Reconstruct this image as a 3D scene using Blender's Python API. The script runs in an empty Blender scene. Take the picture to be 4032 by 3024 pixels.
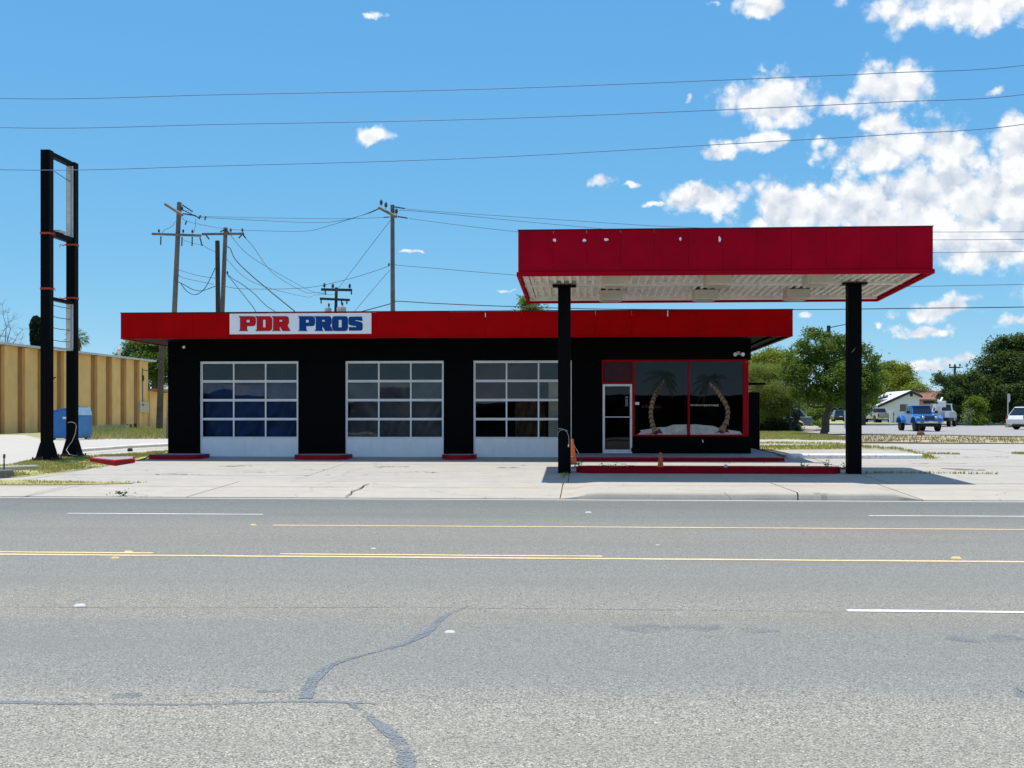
import bpy, bmesh, math, random
import numpy as np
from mathutils import Vector, Matrix, Euler

random.seed(7)
RNG = np.random.default_rng(11)
scene = bpy.context.scene
col = scene.collection

# ------------------------------------------------------------------ camera
FPX, HORIZON, YAW, CAMZ = 4600.0, 1640.0, math.radians(3.5), 1.65
cam_data = bpy.data.cameras.new("camera")
cam = bpy.data.objects.new("camera", cam_data)
col.objects.link(cam)
cam.location = (0, 0, CAMZ)
cam.rotation_euler = (math.radians(90), 0, YAW)
cam_data.sensor_width = 36.0
cam_data.lens = FPX / 4032.0 * 36.0
cam_data.shift_y = (HORIZON - 1512.0) / 4032.0
cam_data.clip_start = 0.1
cam_data.clip_end = 5000.0
scene.camera = cam

# ------------------------------------------------------------------ light
SUN_TO = Vector((-0.125, 0.12, 1.0)).normalized()
SUN_EL = math.asin(SUN_TO.z)
SUN_AZ = math.atan2(SUN_TO.x, SUN_TO.y)
sun_data = bpy.data.lights.new("sun", 'SUN')
sun_data.energy = 3.6
sun_data.angle = math.radians(0.53)
sun_data.color = (1.0, 0.93, 0.82)
sun = bpy.data.objects.new("sun", sun_data)
sun.rotation_euler = (-SUN_TO).to_track_quat('-Z', 'Y').to_euler()
sun.location = (0, 0, 60)
col.objects.link(sun)

scene.view_settings.view_transform = 'Standard'
scene.view_settings.look = 'None'
scene.view_settings.gamma = 1.0
scene.view_settings.exposure = 0.61
scene.cycles.use_denoising = True
scene.cycles.max_bounces = 8
scene.cycles.transparent_max_bounces = 24
scene.cycles.caustics_reflective = False
scene.cycles.caustics_refractive = False

SKY_STRENGTH = 0.12
FR = Vector((math.cos(YAW), math.sin(YAW), 0))
FF = Vector((-math.sin(YAW), math.cos(YAW), 0))


def ray(sx, sy):
    return FF + FR * ((sx - 2016.0) / FPX) + Vector((0, 0, (HORIZON - sy) / FPX))


def P(sx, sy, Y):
    """point on the upright plane y = Y that stands behind photo pixel (sx, sy)"""
    d = ray(sx, sy)
    t = Y / d.y
    return Vector((d.x * t, Y, CAMZ + d.z * t))


KNOTS = [(-400, 0.0), (23.2, 0.0), (23.21, 0.032), (36.0, 0.388), (45.0, 0.45), (80.0, 0.56), (110.0, 0.75), (150.0, 0.86), (200.0, 0.90), (4000.0, 0.90)]


def zg(Y):
    for (a, za), (b, zb) in zip(KNOTS, KNOTS[1:]):
        if Y <= b:
            return za + (zb - za) * (Y - a) / (b - a)
    return KNOTS[-1][1]


def G(sx, sy):
    """point of the ground profile behind photo pixel (sx, sy)"""
    d = ray(sx, sy)
    lo, hi = 2.0, 900.0
    for _ in range(60):
        m = (lo + hi) / 2
        if CAMZ + d.z * (m / d.y) > zg(m):
            lo = m
        else:
            hi = m
    t = lo / d.y
    return Vector((d.x * t, lo, zg(lo)))


# ------------------------------------------------------------------ world: sky with fair weather cumulus
world = bpy.data.worlds.new("World")
scene.world = world
world.use_nodes = True
wn, wl = world.node_tree.nodes, world.node_tree.links
wn.clear()


def wnode(kind, **kw):
    n = wn.new(kind)
    for k, v in kw.items():
        setattr(n, k, v)
    return n


def wmath(op, a, b=None, c=None, clamp=False):
    n = wnode('ShaderNodeMath', operation=op, use_clamp=clamp)
    for i, v in enumerate((a, b, c)):
        if v is None:
            continue
        if isinstance(v, (int, float)):
            n.inputs[i].default_value = v
        else:
            wl.new(v, n.inputs[i])
    return n.outputs[0]


sky = wnode('ShaderNodeTexSky', sky_type='NISHITA')
sky.sun_disc = False
sky.sun_elevation = SUN_EL
sky.sun_rotation = SUN_AZ
sky.altitude = 9000.0
sky.air_density = 2.0
sky.dust_density = 0.0
sky.ozone_density = 10.0
bg_sky = wnode('ShaderNodeBackground')
bg_sky.inputs['Strength'].default_value = SKY_STRENGTH
ssep = wnode('ShaderNodeSeparateColor')
wl.new(sky.outputs[0], ssep.inputs[0])
scmb = wnode('ShaderNodeCombineColor')
for i_, (k_, p_) in enumerate(((1.0, 0.95), (1.8, 0.5), (3.6, 0.15))):      # film response of the blue sky
    wl.new(wmath('MULTIPLY', wmath('POWER', ssep.outputs[i_], p_), k_), scmb.inputs[i_])
wl.new(scmb.outputs[0], bg_sky.inputs['Color'])
geo = wnode('ShaderNodeTexCoord')
sep = wnode('ShaderNodeSeparateXYZ')
wl.new(geo.outputs['Generated'], sep.inputs[0])
az = wmath('ARCTAN2', sep.outputs[0], sep.outputs[1])
el = wmath('ARCSINE', sep.outputs[2])
azel = wnode('ShaderNodeCombineXYZ')
wl.new(az, azel.inputs[0])
wl.new(el, azel.inputs[1])


def wnoise(scale, detail, rough, vec=None, color=False):
    n = wnode('ShaderNodeTexNoise')
    n.inputs['Scale'].default_value = scale
    n.inputs['Detail'].default_value = detail
    n.inputs['Roughness'].default_value = rough
    wl.new(vec or geo.outputs['Generated'], n.inputs['Vector'])
    return n.outputs['Color' if color else 'Fac']


warp_c = wnoise(26.0, 5.0, 0.62, color=True)
warp = wnode('ShaderNodeVectorMath', operation='MULTIPLY_ADD')
wl.new(warp_c, warp.inputs[0])
warp.inputs[1].default_value = (0.040, 0.028, 0.0)
warp.inputs[2].default_value = (-0.020, -0.014, 0.0)
wpos = wnode('ShaderNodeVectorMath', operation='ADD')
wl.new(azel.outputs[0], wpos.inputs[0])
wl.new(warp.outputs[0], wpos.inputs[1])
# centre and half size of each cloud, as angles read off the photograph
CLOUDS = [(2970, 20, 120, 40), (2790, 22, 52, 14), (3830, -10, 330, 78), (3030, 392, 165, 78), (3070, 310, 60, 62),
          (3290, 410, 95, 55), (3535, 335, 130, 92), (3490, 470, 120, 55), (3010, 555, 85, 42), (2830, 602, 70, 38),
          (3240, 550, 60, 42), (3450, 585, 165, 66), (3730, 590, 140, 88), (3840, 640, 70, 50), (4005, 570, 115, 120), (3905, 350, 50, 26),
          (2810, 775, 155, 50), (2760, 735, 50, 40), (2385, 706, 58, 30), (2500, 712, 36, 14), (2565, 790, 52, 16), (3120, 830, 175, 85),
          (3400, 815, 210, 95), (3680, 765, 190, 105), (3900, 780, 170, 95), (3560, 860, 260, 70), (3880, 950, 250, 95),
          (3090, 880, 150, 60), (3690, 1232, 142, 38), (3790, 1190, 80, 40), (3650, 1308, 108, 20), (3990, 1268, 82, 36),
          (3468, 1284, 26, 24), (3185, 1235, 26, 18), (3660, 1440, 105, 26), (3800, 1412, 44, 24), (1486, 55, 52, 17),
          (1495, 538, 92, 30), (1640, 995, 58, 9), (1960, 1143, 52, 12), (4180, 700, 170, 120),
          (4300, 1150, 220, 60), (4350, 200, 160, 90), (3330, 640, 44, 22), (2930, 400, 30, 26), (2700, 390, 26, 26)]
mlen = None
for (sx, sy, hw, hh) in CLOUDS:
    d = ray(sx, sy).normalized()
    a0, e0 = math.atan2(d.x, d.y), math.asin(d.z)
    iw, ih = FPX / hw, FPX / hh
    v = wnode('ShaderNodeVectorMath', operation='MULTIPLY_ADD')
    wl.new(wpos.outputs[0], v.inputs[0])
    v.inputs[1].default_value = (iw, ih, 0)
    v.inputs[2].default_value = (-a0 * iw, -e0 * ih, 0)
    ln = wnode('ShaderNodeVectorMath', operation='LENGTH')
    wl.new(v.outputs[0], ln.inputs[0])
    # small clouds are thin: keep the noise from swelling them
    lv = wmath('ADD', ln.outputs['Value'], 0.24 if hw < 62 else (0.10 if hw < 100 else (0.0 if hw < 150 else -0.22)))
    mlen = lv if mlen is None else wmath('MINIMUM', mlen, lv)
def wvor(scale, vec=None):
    n = wnode('ShaderNodeTexVoronoi', feature='F1')
    n.inputs['Scale'].default_value = scale
    wl.new(vec, n.inputs['Vector'])
    return n.outputs['Distance']


wdir = wnode('ShaderNodeVectorMath', operation='MULTIPLY_ADD')      # billows are stirred a little by noise
wl.new(wnoise(55.0, 5.0, 0.65, color=True), wdir.inputs[0])
wdir.inputs[1].default_value = (0.022, 0.022, 0.022)
wl.new(geo.outputs['Generated'], wdir.inputs[2])
puff1 = wvor(34.0, wdir.outputs[0])
puff2 = wvor(95.0, wdir.outputs[0])
fbm = wnoise(70.0, 8.0, 0.62)
dens = wmath('ADD', wmath('SUBTRACT', 1.27, mlen), wmath('MULTIPLY', wmath('SUBTRACT', 0.42, puff1), 1.0))
dens = wmath('ADD', dens, wmath('MULTIPLY', wmath('SUBTRACT', 0.42, puff2), 0.55))
dens = wmath('ADD', dens, wmath('MULTIPLY', wmath('SUBTRACT', fbm, 0.5), 1.0))
# unseen clouds round the rest of the sky, cover raised to brighten the shade
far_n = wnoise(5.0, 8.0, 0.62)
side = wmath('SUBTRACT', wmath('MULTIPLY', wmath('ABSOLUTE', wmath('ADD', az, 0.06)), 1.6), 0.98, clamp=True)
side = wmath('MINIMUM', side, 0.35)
fill_cloud_d = wmath('ADD', wmath('MULTIPLY', wmath('SUBTRACT', far_n, 0.56), 5.0), wmath('SUBTRACT', wmath('MULTIPLY', side, 3.6), 0.95))
dens_all = wmath('MAXIMUM', dens, fill_cloud_d)
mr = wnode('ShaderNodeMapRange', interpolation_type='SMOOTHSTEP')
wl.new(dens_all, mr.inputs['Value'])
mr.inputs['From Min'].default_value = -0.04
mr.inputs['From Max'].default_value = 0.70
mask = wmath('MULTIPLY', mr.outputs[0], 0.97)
# relief: thick parts turn a soft blue grey below, edges towards the sun stay white
shift = wnode('ShaderNodeVectorMath', operation='ADD')
wl.new(wdir.outputs[0], shift.inputs[0])
shift.inputs[1].default_value = (-0.004, 0.0, 0.009)
relief = wmath('ADD', wmath('MULTIPLY', wmath('SUBTRACT', wvor(34.0, shift.outputs[0]), puff1), 1.5), wmath('MULTIPLY', wmath('SUBTRACT', wvor(95.0, shift.outputs[0]), puff2), 0.7))
lit = wmath('ADD', wmath('ADD', 0.70, relief), wmath('MULTIPLY', wmath('SUBTRACT', 0.75, dens_all), 0.28), clamp=True)
ccol = wnode('ShaderNodeMix', data_type='RGBA')
wl.new(lit, ccol.inputs['Factor'])
ccol.inputs['A'].default_value = (0.37, 0.42, 0.50, 1)
ccol.inputs['B'].default_value = (0.66, 0.665, 0.665, 1)
bg_cloud = wnode('ShaderNodeBackground')
bg_cloud.inputs['Strength'].default_value = 1.0
wl.new(ccol.outputs['Result'], bg_cloud.inputs['Color'])
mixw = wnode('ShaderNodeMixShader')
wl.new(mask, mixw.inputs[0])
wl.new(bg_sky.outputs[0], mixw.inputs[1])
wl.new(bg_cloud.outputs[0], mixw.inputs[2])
wout = wnode('ShaderNodeOutputWorld')
wl.new(mixw.outputs[0], wout.inputs['Surface'])

# ------------------------------------------------------------------ materials
MATS = {}


def _nt(name):
    m = bpy.data.materials.new(name)
    m.use_nodes = True
    nt = m.node_tree
    b = nt.nodes['Principled BSDF']
    return m, nt, b


def _noise(nt, vec, scale, detail=4.0, rough=0.6):
    n = nt.nodes.new('ShaderNodeTexNoise')
    n.inputs['Scale'].default_value = scale
    n.inputs['Detail'].default_value = detail
    n.inputs['Roughness'].default_value = rough
    nt.links.new(vec, n.inputs['Vector'])
    return n.outputs['Fac']


def _ramp(nt, fac, stops):
    r = nt.nodes.new('ShaderNodeValToRGB')
    cr = r.color_ramp
    while len(cr.elements) < len(stops):
        cr.elements.new(0.5)
    for e, (p, c) in zip(cr.elements, stops):
        e.position = p
        e.color = (c[0], c[1], c[2], 1)
    nt.links.new(fac, r.inputs[0])
    return r.outputs['Color']


def _mix(nt, fac, a, b, blend='MIX'):
    m = nt.nodes.new('ShaderNodeMix')
    m.data_type = 'RGBA'
    m.blend_type = blend
    for sock, v in (('Factor', fac), ('A', a), ('B', b)):
        if isinstance(v, (int, float)):
            m.inputs[sock].default_value = v
        elif isinstance(v, tuple):
            m.inputs[sock].default_value = (v[0], v[1], v[2], 1)
        else:
            nt.links.new(v, m.inputs[sock])
    return m.outputs['Result']


def _mathn(nt, op, a, b=None, clamp=False):
    n = nt.nodes.new('ShaderNodeMath')
    n.operation = op
    n.use_clamp = clamp
    for i, v in enumerate((a, b)):
        if v is None:
            continue
        if isinstance(v, (int, float)):
            n.inputs[i].default_value = v
        else:
            nt.links.new(v, n.inputs[i])
    return n.outputs[0]


def _bump(nt, b, height, strength, dist=0.02):
    bp = nt.nodes.new('ShaderNodeBump')
    bp.inputs['Strength'].default_value = strength
    bp.inputs['Distance'].default_value = dist
    nt.links.new(height, bp.inputs['Height'])
    nt.links.new(bp.outputs[0], b.inputs['Normal'])


def pos_of(nt):
    g = nt.nodes.new('ShaderNodeNewGeometry')
    return g.outputs['Position'], g.outputs['Random Per Island']


def obj_of(nt):
    t = nt.nodes.new('ShaderNodeTexCoord')
    return t.outputs['Object']


def mat(name, c, rough=0.6, metal=0.0, var=0.12, scale=2.0, bump=0.0, bscale=40.0, spec=0.4, dirt=0.0, dirt_col=(0.12, 0.10, 0.08), streak=False, coords='pos', coat=0.0):
    if name in MATS:
        return MATS[name]
    m, nt, b = _nt(name)
    p = pos_of(nt)[0] if coords == 'pos' else obj_of(nt)
    n = _noise(nt, p, scale, 6.0, 0.65)
    lo = tuple(max(0, x * (1 - var)) for x in c)
    hi = tuple(min(1, x * (1 + var)) for x in c)
    colr = _ramp(nt, n, [(0.32, lo), (0.68, hi)])
    if dirt > 0:
        q = p
        if streak:
            mp = nt.nodes.new('ShaderNodeMapping')
            mp.inputs['Scale'].default_value = (1, 1, 0.12)
            nt.links.new(p, mp.inputs['Vector'])
            q = mp.outputs[0]
        dn = _noise(nt, q, scale * 2.7, 7.0, 0.7)
        f = _mathn(nt, 'MULTIPLY', _mathn(nt, 'SUBTRACT', dn, 0.52, True), dirt * 6.0, True)
        colr = _mix(nt, f, colr, dirt_col)
    nt.links.new(colr, b.inputs['Base Color'])
    b.inputs['Roughness'].default_value = rough
    b.inputs['Metallic'].default_value = metal
    b.inputs['Specular IOR Level'].default_value = spec
    b.inputs['Coat Weight'].default_value = coat
    b.inputs['Coat Roughness'].default_value = 0.08
    if bump > 0:
        _bump(nt, b, _noise(nt, p, bscale, 5.0, 0.7), bump)
    MATS[name] = m
    return m


def m_concrete(name, c, stain=0.5, warm=(0.36, 0.325, 0.265), crack=0.5):
    m, nt, b = _nt(name)
    p, isl = pos_of(nt)
    big = _noise(nt, p, 0.28, 5.0, 0.6)
    mid = _noise(nt, p, 1.7, 7.0, 0.7)
    mp = nt.nodes.new('ShaderNodeMapping')
    mp.inputs['Scale'].default_value = (0.35, 1.6, 1.0)
    nt.links.new(p, mp.inputs['Vector'])
    stk = _noise(nt, mp.outputs[0], 1.3, 6.0, 0.68)
    fin = _noise(nt, p, 34.0, 3.0, 0.7)
    colr = _ramp(nt, mid, [(0.3, tuple(x * 0.84 for x in c)), (0.7, tuple(min(1, x * 1.10) for x in c))])
    colr = _mix(nt, _mathn(nt, 'MULTIPLY', _mathn(nt, 'SUBTRACT', big, 0.45, True), 2.2 * stain, True), colr, warm)
    f = _mathn(nt, 'MULTIPLY', _mathn(nt, 'SUBTRACT', stk, 0.53, True), 3.2 * stain, True)
    colr = _mix(nt, f, colr, tuple(x * 0.55 for x in c))
    colr = _mix(nt, 0.32, colr, _ramp(nt, fin, [(0.3, tuple(x * 0.7 for x in c)), (0.7, tuple(min(1, x * 1.2) for x in c))]))
    colr = _mix(nt, _mathn(nt, 'MULTIPLY', isl, 0.16), colr, tuple(x * 0.72 for x in c))
    if crack > 0:
        w = nt.nodes.new('ShaderNodeVectorMath')
        w.operation = 'MULTIPLY_ADD'
        nn = nt.nodes.new('ShaderNodeTexNoise')
        nn.inputs['Scale'].default_value = 1.1
        nn.inputs['Detail'].default_value = 6
        nt.links.new(p, nn.inputs['Vector'])
        nt.links.new(nn.outputs['Color'], w.inputs[0])
        w.inputs[1].default_value = (1.4, 1.4, 0)
        nt.links.new(p, w.inputs[2])
        vo = nt.nodes.new('ShaderNodeTexVoronoi')
        vo.feature = 'DISTANCE_TO_EDGE'
        vo.inputs['Scale'].default_value = 0.20
        nt.links.new(w.outputs[0], vo.inputs['Vector'])
        cf = _mathn(nt, 'MULTIPLY', _mathn(nt, 'SUBTRACT', 1.0, _mathn(nt, 'MULTIPLY', vo.outputs['Distance'], 260.0), True), crack)
        colr = _mix(nt, cf, colr, (0.08, 0.07, 0.055))
    nt.links.new(colr, b.inputs['Base Color'])
    b.inputs['Roughness'].default_value = 0.85
    b.inputs['Specular IOR Level'].default_value = 0.25
    _bump(nt, b, fin, 0.25, 0.01)
    return m


def m_asphalt(name, light, dark, scale=75.0, tracks=True, contrast=1.0):
    m, nt, b = _nt(name)
    p, _ = pos_of(nt)
    vo = nt.nodes.new('ShaderNodeTexVoronoi')
    vo.inputs['Scale'].default_value = scale
    nt.links.new(p, vo.inputs['Vector'])
    sp = nt.nodes.new('ShaderNodeSeparateColor')
    nt.links.new(vo.outputs['Color'], sp.inputs[0])
    chip = sp.outputs[0]
    dist = vo.outputs['Distance']
    cellc = _ramp(nt, chip, [(0.0, dark), (0.16, tuple((a + c) * .5 for a, c in zip(light, dark))), (0.5, light), (0.93, tuple(min(1, x * 1.25) for x in light)), (1.0, tuple(min(1, x * 1.9) for x in light))])
    gap = _mathn(nt, 'MULTIPLY', _mathn(nt, 'SUBTRACT', dist, 0.46, True), 3.0, True)
    colr = _mix(nt, _mathn(nt, 'MULTIPLY', gap, 0.62 * contrast), cellc, tuple(x * 0.7 for x in dark))
    mp = nt.nodes.new('ShaderNodeMapping')
    mp.inputs['Scale'].default_value = (0.10, 0.9, 1.0)
    nt.links.new(p, mp.inputs['Vector'])
    band = _noise(nt, mp.outputs[0], 0.9, 6.0, 0.65)
    patch = _noise(nt, p, 0.9, 6.0, 0.7)
    if tracks:
        # polished, tar rich wheel paths: finer and a little bluer
        s = nt.nodes.new('ShaderNodeSeparateXYZ')
        nt.links.new(p, s.inputs[0])
        yy = _mathn(nt, 'ADD', s.outputs[1], _mathn(nt, 'MULTIPLY', _mathn(nt, 'SUBTRACT', patch, 0.5), 0.9))
        yn = _mathn(nt, 'DIVIDE', yy, 24.0)
        stops = [(0.0, 0.05), (0.285, 0.06), (0.30, 0.75), (0.37, 0.85), (0.40, 0.12), (0.425, 0.10), (0.46, 0.55), (0.54, 0.60), (0.57, 0.35), (0.62, 0.30), (0.70, 0.22), (0.80, 0.55), (0.90, 0.62), (0.955, 0.60), (0.967, 0.1)]
        tr = _ramp(nt, yn, [(a, (v, v, v)) for a, v in stops])
        polished = _mix(nt, 0.45, colr, tuple(a * k for a, k in zip(light, (0.66, 0.73, 0.80))))
        colr = _mix(nt, _mathn(nt, 'MULTIPLY', tr, 0.8), colr, polished)
    colr = _mix(nt, _mathn(nt, 'MULTIPLY', _mathn(nt, 'SUBTRACT', band, 0.47, True), 2.2, True), colr, tuple(x * 0.66 for x in light))
    colr = _mix(nt, 0.5, colr, _ramp(nt, patch, [(0.3, tuple(x * 0.86 for x in light)), (0.7, tuple(x * 1.1 for x in light))]), 'MIX') if not tracks else colr
    if tracks:
        tone = _ramp(nt, yn, [(0.0, (.90,) * 3), (0.27, (.86,) * 3), (0.30, (.73, .755, .79)), (0.38, (.70, .725, .76)), (0.41, (.77,) * 3), (0.50, (.69, .72, .755)), (0.62, (.68, .70, .73)), (0.72, (.70, .71, .725)), (0.80, (.60, .635, .675)), (0.94, (.49, .53, .58)), (0.962, (.62, .63, .64))])
        colr = _mix(nt, 1.0, colr, tone, 'MULTIPLY')
    nt.links.new(colr, b.inputs['Base Color'])
    b.inputs['Roughness'].default_value = 0.82
    b.inputs['Specular IOR Level'].default_value = 0.3
    hh = _mathn(nt, 'ADD', _mathn(nt, 'SUBTRACT', 1.0, dist), _mathn(nt, 'MULTIPLY', chip, 0.7))
    _bump(nt, b, hh, 0.55, 0.008)
    return m


def m_tar(name, c, cover=0.62, scale=70.0):
    """thin sealant: chips of the road show through it, more so where it is worn"""
    m, nt, b = _nt(name)
    p, _ = pos_of(nt)
    n1 = _noise(nt, p, scale, 3.0, 0.7)
    n2 = _noise(nt, p, 3.5, 5.0, 0.65)
    nt.links.new(_ramp(nt, n2, [(0.3, tuple(x * .85 for x in c)), (0.7, tuple(x * 1.15 for x in c))]), b.inputs['Base Color'])
    b.inputs['Roughness'].default_value = 0.6
    b.inputs['Specular IOR Level'].default_value = 0.25
    tr = nt.nodes.new('ShaderNodeBsdfTransparent')
    f = _mathn(nt, 'ADD', _mathn(nt, 'MULTIPLY', n1, 1.0), _mathn(nt, 'MULTIPLY', n2, 0.7))
    f = _mathn(nt, 'MULTIPLY', _mathn(nt, 'SUBTRACT', f, 0.35 + cover * 0.72, True), 7.0, True)
    mx = nt.nodes.new('ShaderNodeMixShader')
    nt.links.new(f, mx.inputs[0])
    nt.links.new(b.outputs[0], mx.inputs[1])
    nt.links.new(tr.outputs[0], mx.inputs[2])
    nt.links.new(mx.outputs[0], nt.nodes['Material Output'].inputs['Surface'])
    return m


def m_leaf(name, c, c2, trans=0.35):
    m, nt, b = _nt(name)
    p, isl = pos_of(nt)
    big = _noise(nt, p, 0.55, 3.0, 0.6)
    f = _mathn(nt, 'ADD', _mathn(nt, 'MULTIPLY', isl, 0.65), _mathn(nt, 'MULTIPLY', big, 0.45), True)
    colr = _ramp(nt, f, [(0.1, c), (0.9, c2)])
    nt.links.new(colr, b.inputs['Base Color'])
    b.inputs['Roughness'].default_value = 0.55
    b.inputs['Specular IOR Level'].default_value = 0.25
    tl = nt.nodes.new('ShaderNodeBsdfTranslucent')
    nt.links.new(_mix(nt, 0.35, colr, (0.35, 0.42, 0.05)), tl.inputs['Color'])
    mx = nt.nodes.new('ShaderNodeMixShader')
    mx.inputs[0].default_value = trans
    nt.links.new(b.outputs[0], mx.inputs[1])
    nt.links.new(tl.outputs[0], mx.inputs[2])
    nt.links.new(mx.outputs[0], nt.nodes['Material Output'].inputs['Surface'])
    return m


def m_glass(name, tint=(0.55, 0.6, 0.62), refl=1.0, wavy=0.0):
    m, nt, b = _nt(name)
    nt.nodes.remove(b)
    tr = nt.nodes.new('ShaderNodeBsdfTransparent')
    tr.inputs['Color'].default_value = (*tint, 1)
    gl = nt.nodes.new('ShaderNodeBsdfGlossy')
    gl.inputs['Roughness'].default_value = 0.0
    gl.inputs['Color'].default_value = (0.95, 0.97, 1, 1)
    fr = nt.nodes.new('ShaderNodeFresnel')
    fr.inputs['IOR'].default_value = 1.52
    p, _ = pos_of(nt)
    if wavy > 0:
        bp = nt.nodes.new('ShaderNodeBump')
        bp.inputs['Strength'].default_value = wavy
        bp.inputs['Distance'].default_value = 0.05
        nt.links.new(_noise(nt, p, 1.6, 1.0, 0.4), bp.inputs['Height'])
        nt.links.new(bp.outputs[0], gl.inputs['Normal'])
    mx = nt.nodes.new('ShaderNodeMixShader')
    nt.links.new(_mathn(nt, 'MULTIPLY', fr.outputs[0], refl, True), mx.inputs[0])
    nt.links.new(tr.outputs[0], mx.inputs[1])
    nt.links.new(gl.outputs[0], mx.inputs[2])
    nt.links.new(mx.outputs[0], nt.nodes['Material Output'].inputs['Surface'])
    return m


# ------------------------------------------------------------------ mesh building
ORG = {}


class MB:
    def __init__(s):
        s.v, s.f = [], []

    def box(s, x0, x1, y0, y1, z0, z1):
        n = len(s.v)
        s.v += [(x0, y0, z0), (x1, y0, z0), (x1, y1, z0), (x0, y1, z0), (x0, y0, z1), (x1, y0, z1), (x1, y1, z1), (x0, y1, z1)]
        s.f += [tuple(n + i for i in q) for q in ((3, 2, 1, 0), (4, 5, 6, 7), (0, 1, 5, 4), (1, 2, 6, 5), (2, 3, 7, 6), (3, 0, 4, 7))]
        return s

    def obox(s, c, size, rot=None):
        n = len(s.v)
        m = rot if rot is not None else Matrix.Identity(3)
        hx, hy, hz = (q / 2 for q in size)
        for x, y, z in ((-hx, -hy, -hz), (hx, -hy, -hz), (hx, hy, -hz), (-hx, hy, -hz), (-hx, -hy, hz), (hx, -hy, hz), (hx, hy, hz), (-hx, hy, hz)):
            s.v.append(tuple(Vector(c) + m @ Vector((x, y, z))))
        s.f += [tuple(n + i for i in q) for q in ((3, 2, 1, 0), (4, 5, 6, 7), (0, 1, 5, 4), (1, 2, 6, 5), (2, 3, 7, 6), (3, 0, 4, 7))]
        return s

    def poly(s, pts):
        n = len(s.v)
        s.v += [tuple(p) for p in pts]
        s.f.append(tuple(range(n, n + len(pts))))
        return s

    def prism(s, pts, vec):
        """closed prism: polygon pts moved along vec"""
        n, k = len(s.v), len(pts)
        s.v += [tuple(p) for p in pts] + [tuple(Vector(p) + Vector(vec)) for p in pts]
        s.f.append(tuple(range(n + k - 1, n - 1, -1)))
        s.f.append(tuple(range(n + k, n + 2 * k)))
        for i in range(k):
            j = (i + 1) % k
            s.f.append((n + i, n + j, n + k + j, n + k + i))
        return s

    def loft(s, rings, caps=True):
        n, k = len(s.v), len(rings[0])
        for r in rings:
            s.v += [tuple(p) for p in r]
        for a in range(len(rings) - 1):
            for i in range(k):
                j = (i + 1) % k
                s.f.append((n + a * k + i, n + a * k + j, n + (a + 1) * k + j, n + (a + 1) * k + i))
        if caps:
            s.f.append(tuple(range(n + k - 1, n - 1, -1)))
            s.f.append(tuple(range(n + (len(rings) - 1) * k, n + len(rings) * k)))
        return s

    def tube(s, pts, r, n=8, caps=True):
        pts = [Vector(p) for p in pts]
        rs = r if isinstance(r, (list, tuple)) else [r] * len(pts)
        rings = []
        ref = None
        for i, p in enumerate(pts):
            t = (pts[min(i + 1, len(pts) - 1)] - pts[max(i - 1, 0)])
            if t.length < 1e-9:
                t = Vector((0, 0, 1))
            t.normalize()
            if ref is None or abs(ref.dot(t)) > 0.98:
                ref = Vector((1, 0, 0)) if abs(t.x) < 0.9 else Vector((0, 1, 0))
            u = t.cross(ref).normalized()
            w = t.cross(u).normalized()
            ref = u.cross(t)
            ref = w if abs(ref.dot(t)) > 0.9 else ref
            rings.append([p + (u * math.cos(2 * math.pi * k / n) + w * math.sin(2 * math.pi * k / n)) * rs[i] for k in range(n)])
            ref = Vector((1, 0, 0)) if abs(t.x) < 0.9 else Vector((0, 1, 0))
        return s.loft(rings, caps)

    def lathe(s, c, prof, n=20, axis='Z'):
        rings = []
        for (r, h) in prof:
            ring = []
            for k in range(n):
                a = 2 * math.pi * k / n
                if axis == 'Z':
                    ring.append(Vector(c) + Vector((r * math.cos(a), r * math.sin(a), h)))
                elif axis == 'Y':
                    ring.append(Vector(c) + Vector((r * math.cos(a), h, r * math.sin(a))))
                else:
                    ring.append(Vector(c) + Vector((h, r * math.cos(a), r * math.sin(a))))
            rings.append(ring)
        return s.loft(rings, True)

    def mesh(s, name, off=(0, 0, 0), fix=True):
        me = bpy.data.meshes.new(name)
        o = Vector(off)
        me.from_pydata([tuple(Vector(p) - o) for p in s.v], [], s.f)
        if fix:
            bm = bmesh.new()
            bm.from_mesh(me)
            bmesh.ops.recalc_face_normals(bm, faces=bm.faces)
            bm.to_mesh(me)
            bm.free()
        return me

    def build(s, name, m, parent=None, smooth=False, bevel=0.0, seg=2, local=False, fix=True):
        off = (0, 0, 0) if local or parent is None else ORG.get(parent.name, (0, 0, 0))
        me = s.mesh(name, off, fix)
        return link(name, me, m, parent, smooth, bevel, seg)


def link(name, me, m, parent=None, smooth=False, bevel=0.0, seg=2):
    if m is not None:
        me.materials.append(m)
    o = bpy.data.objects.new(name, me)
    col.objects.link(o)
    if parent is not None:
        o.parent = parent
        ORG[o.name] = ORG.get(parent.name, (0, 0, 0))
    else:
        ORG[o.name] = (0, 0, 0)
    if smooth:
        for p in me.polygons:
            p.use_smooth = True
        if smooth != 'all' and hasattr(me, 'set_sharp_from_angle'):
            me.set_sharp_from_angle(angle=math.radians(38))
    if bevel > 0:
        b = o.modifiers.new('bevel', 'BEVEL')
        b.width = bevel
        b.segments = seg
        b.limit_method = 'ANGLE'
        b.angle_limit = math.radians(40)
    return o


def piece(name, me, loc, parent, rot=None, scale=None):
    """another object on shared mesh data, placed in world terms under a parent"""
    o = bpy.data.objects.new(name, me)
    col.objects.link(o)
    o.parent = parent
    o.location = Vector(loc) - Vector(ORG.get(parent.name, (0, 0, 0)))
    if rot is not None:
        o.rotation_euler = rot
    if scale is not None:
        o.scale = scale
    ORG[o.name] = tuple(loc)
    return o


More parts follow.
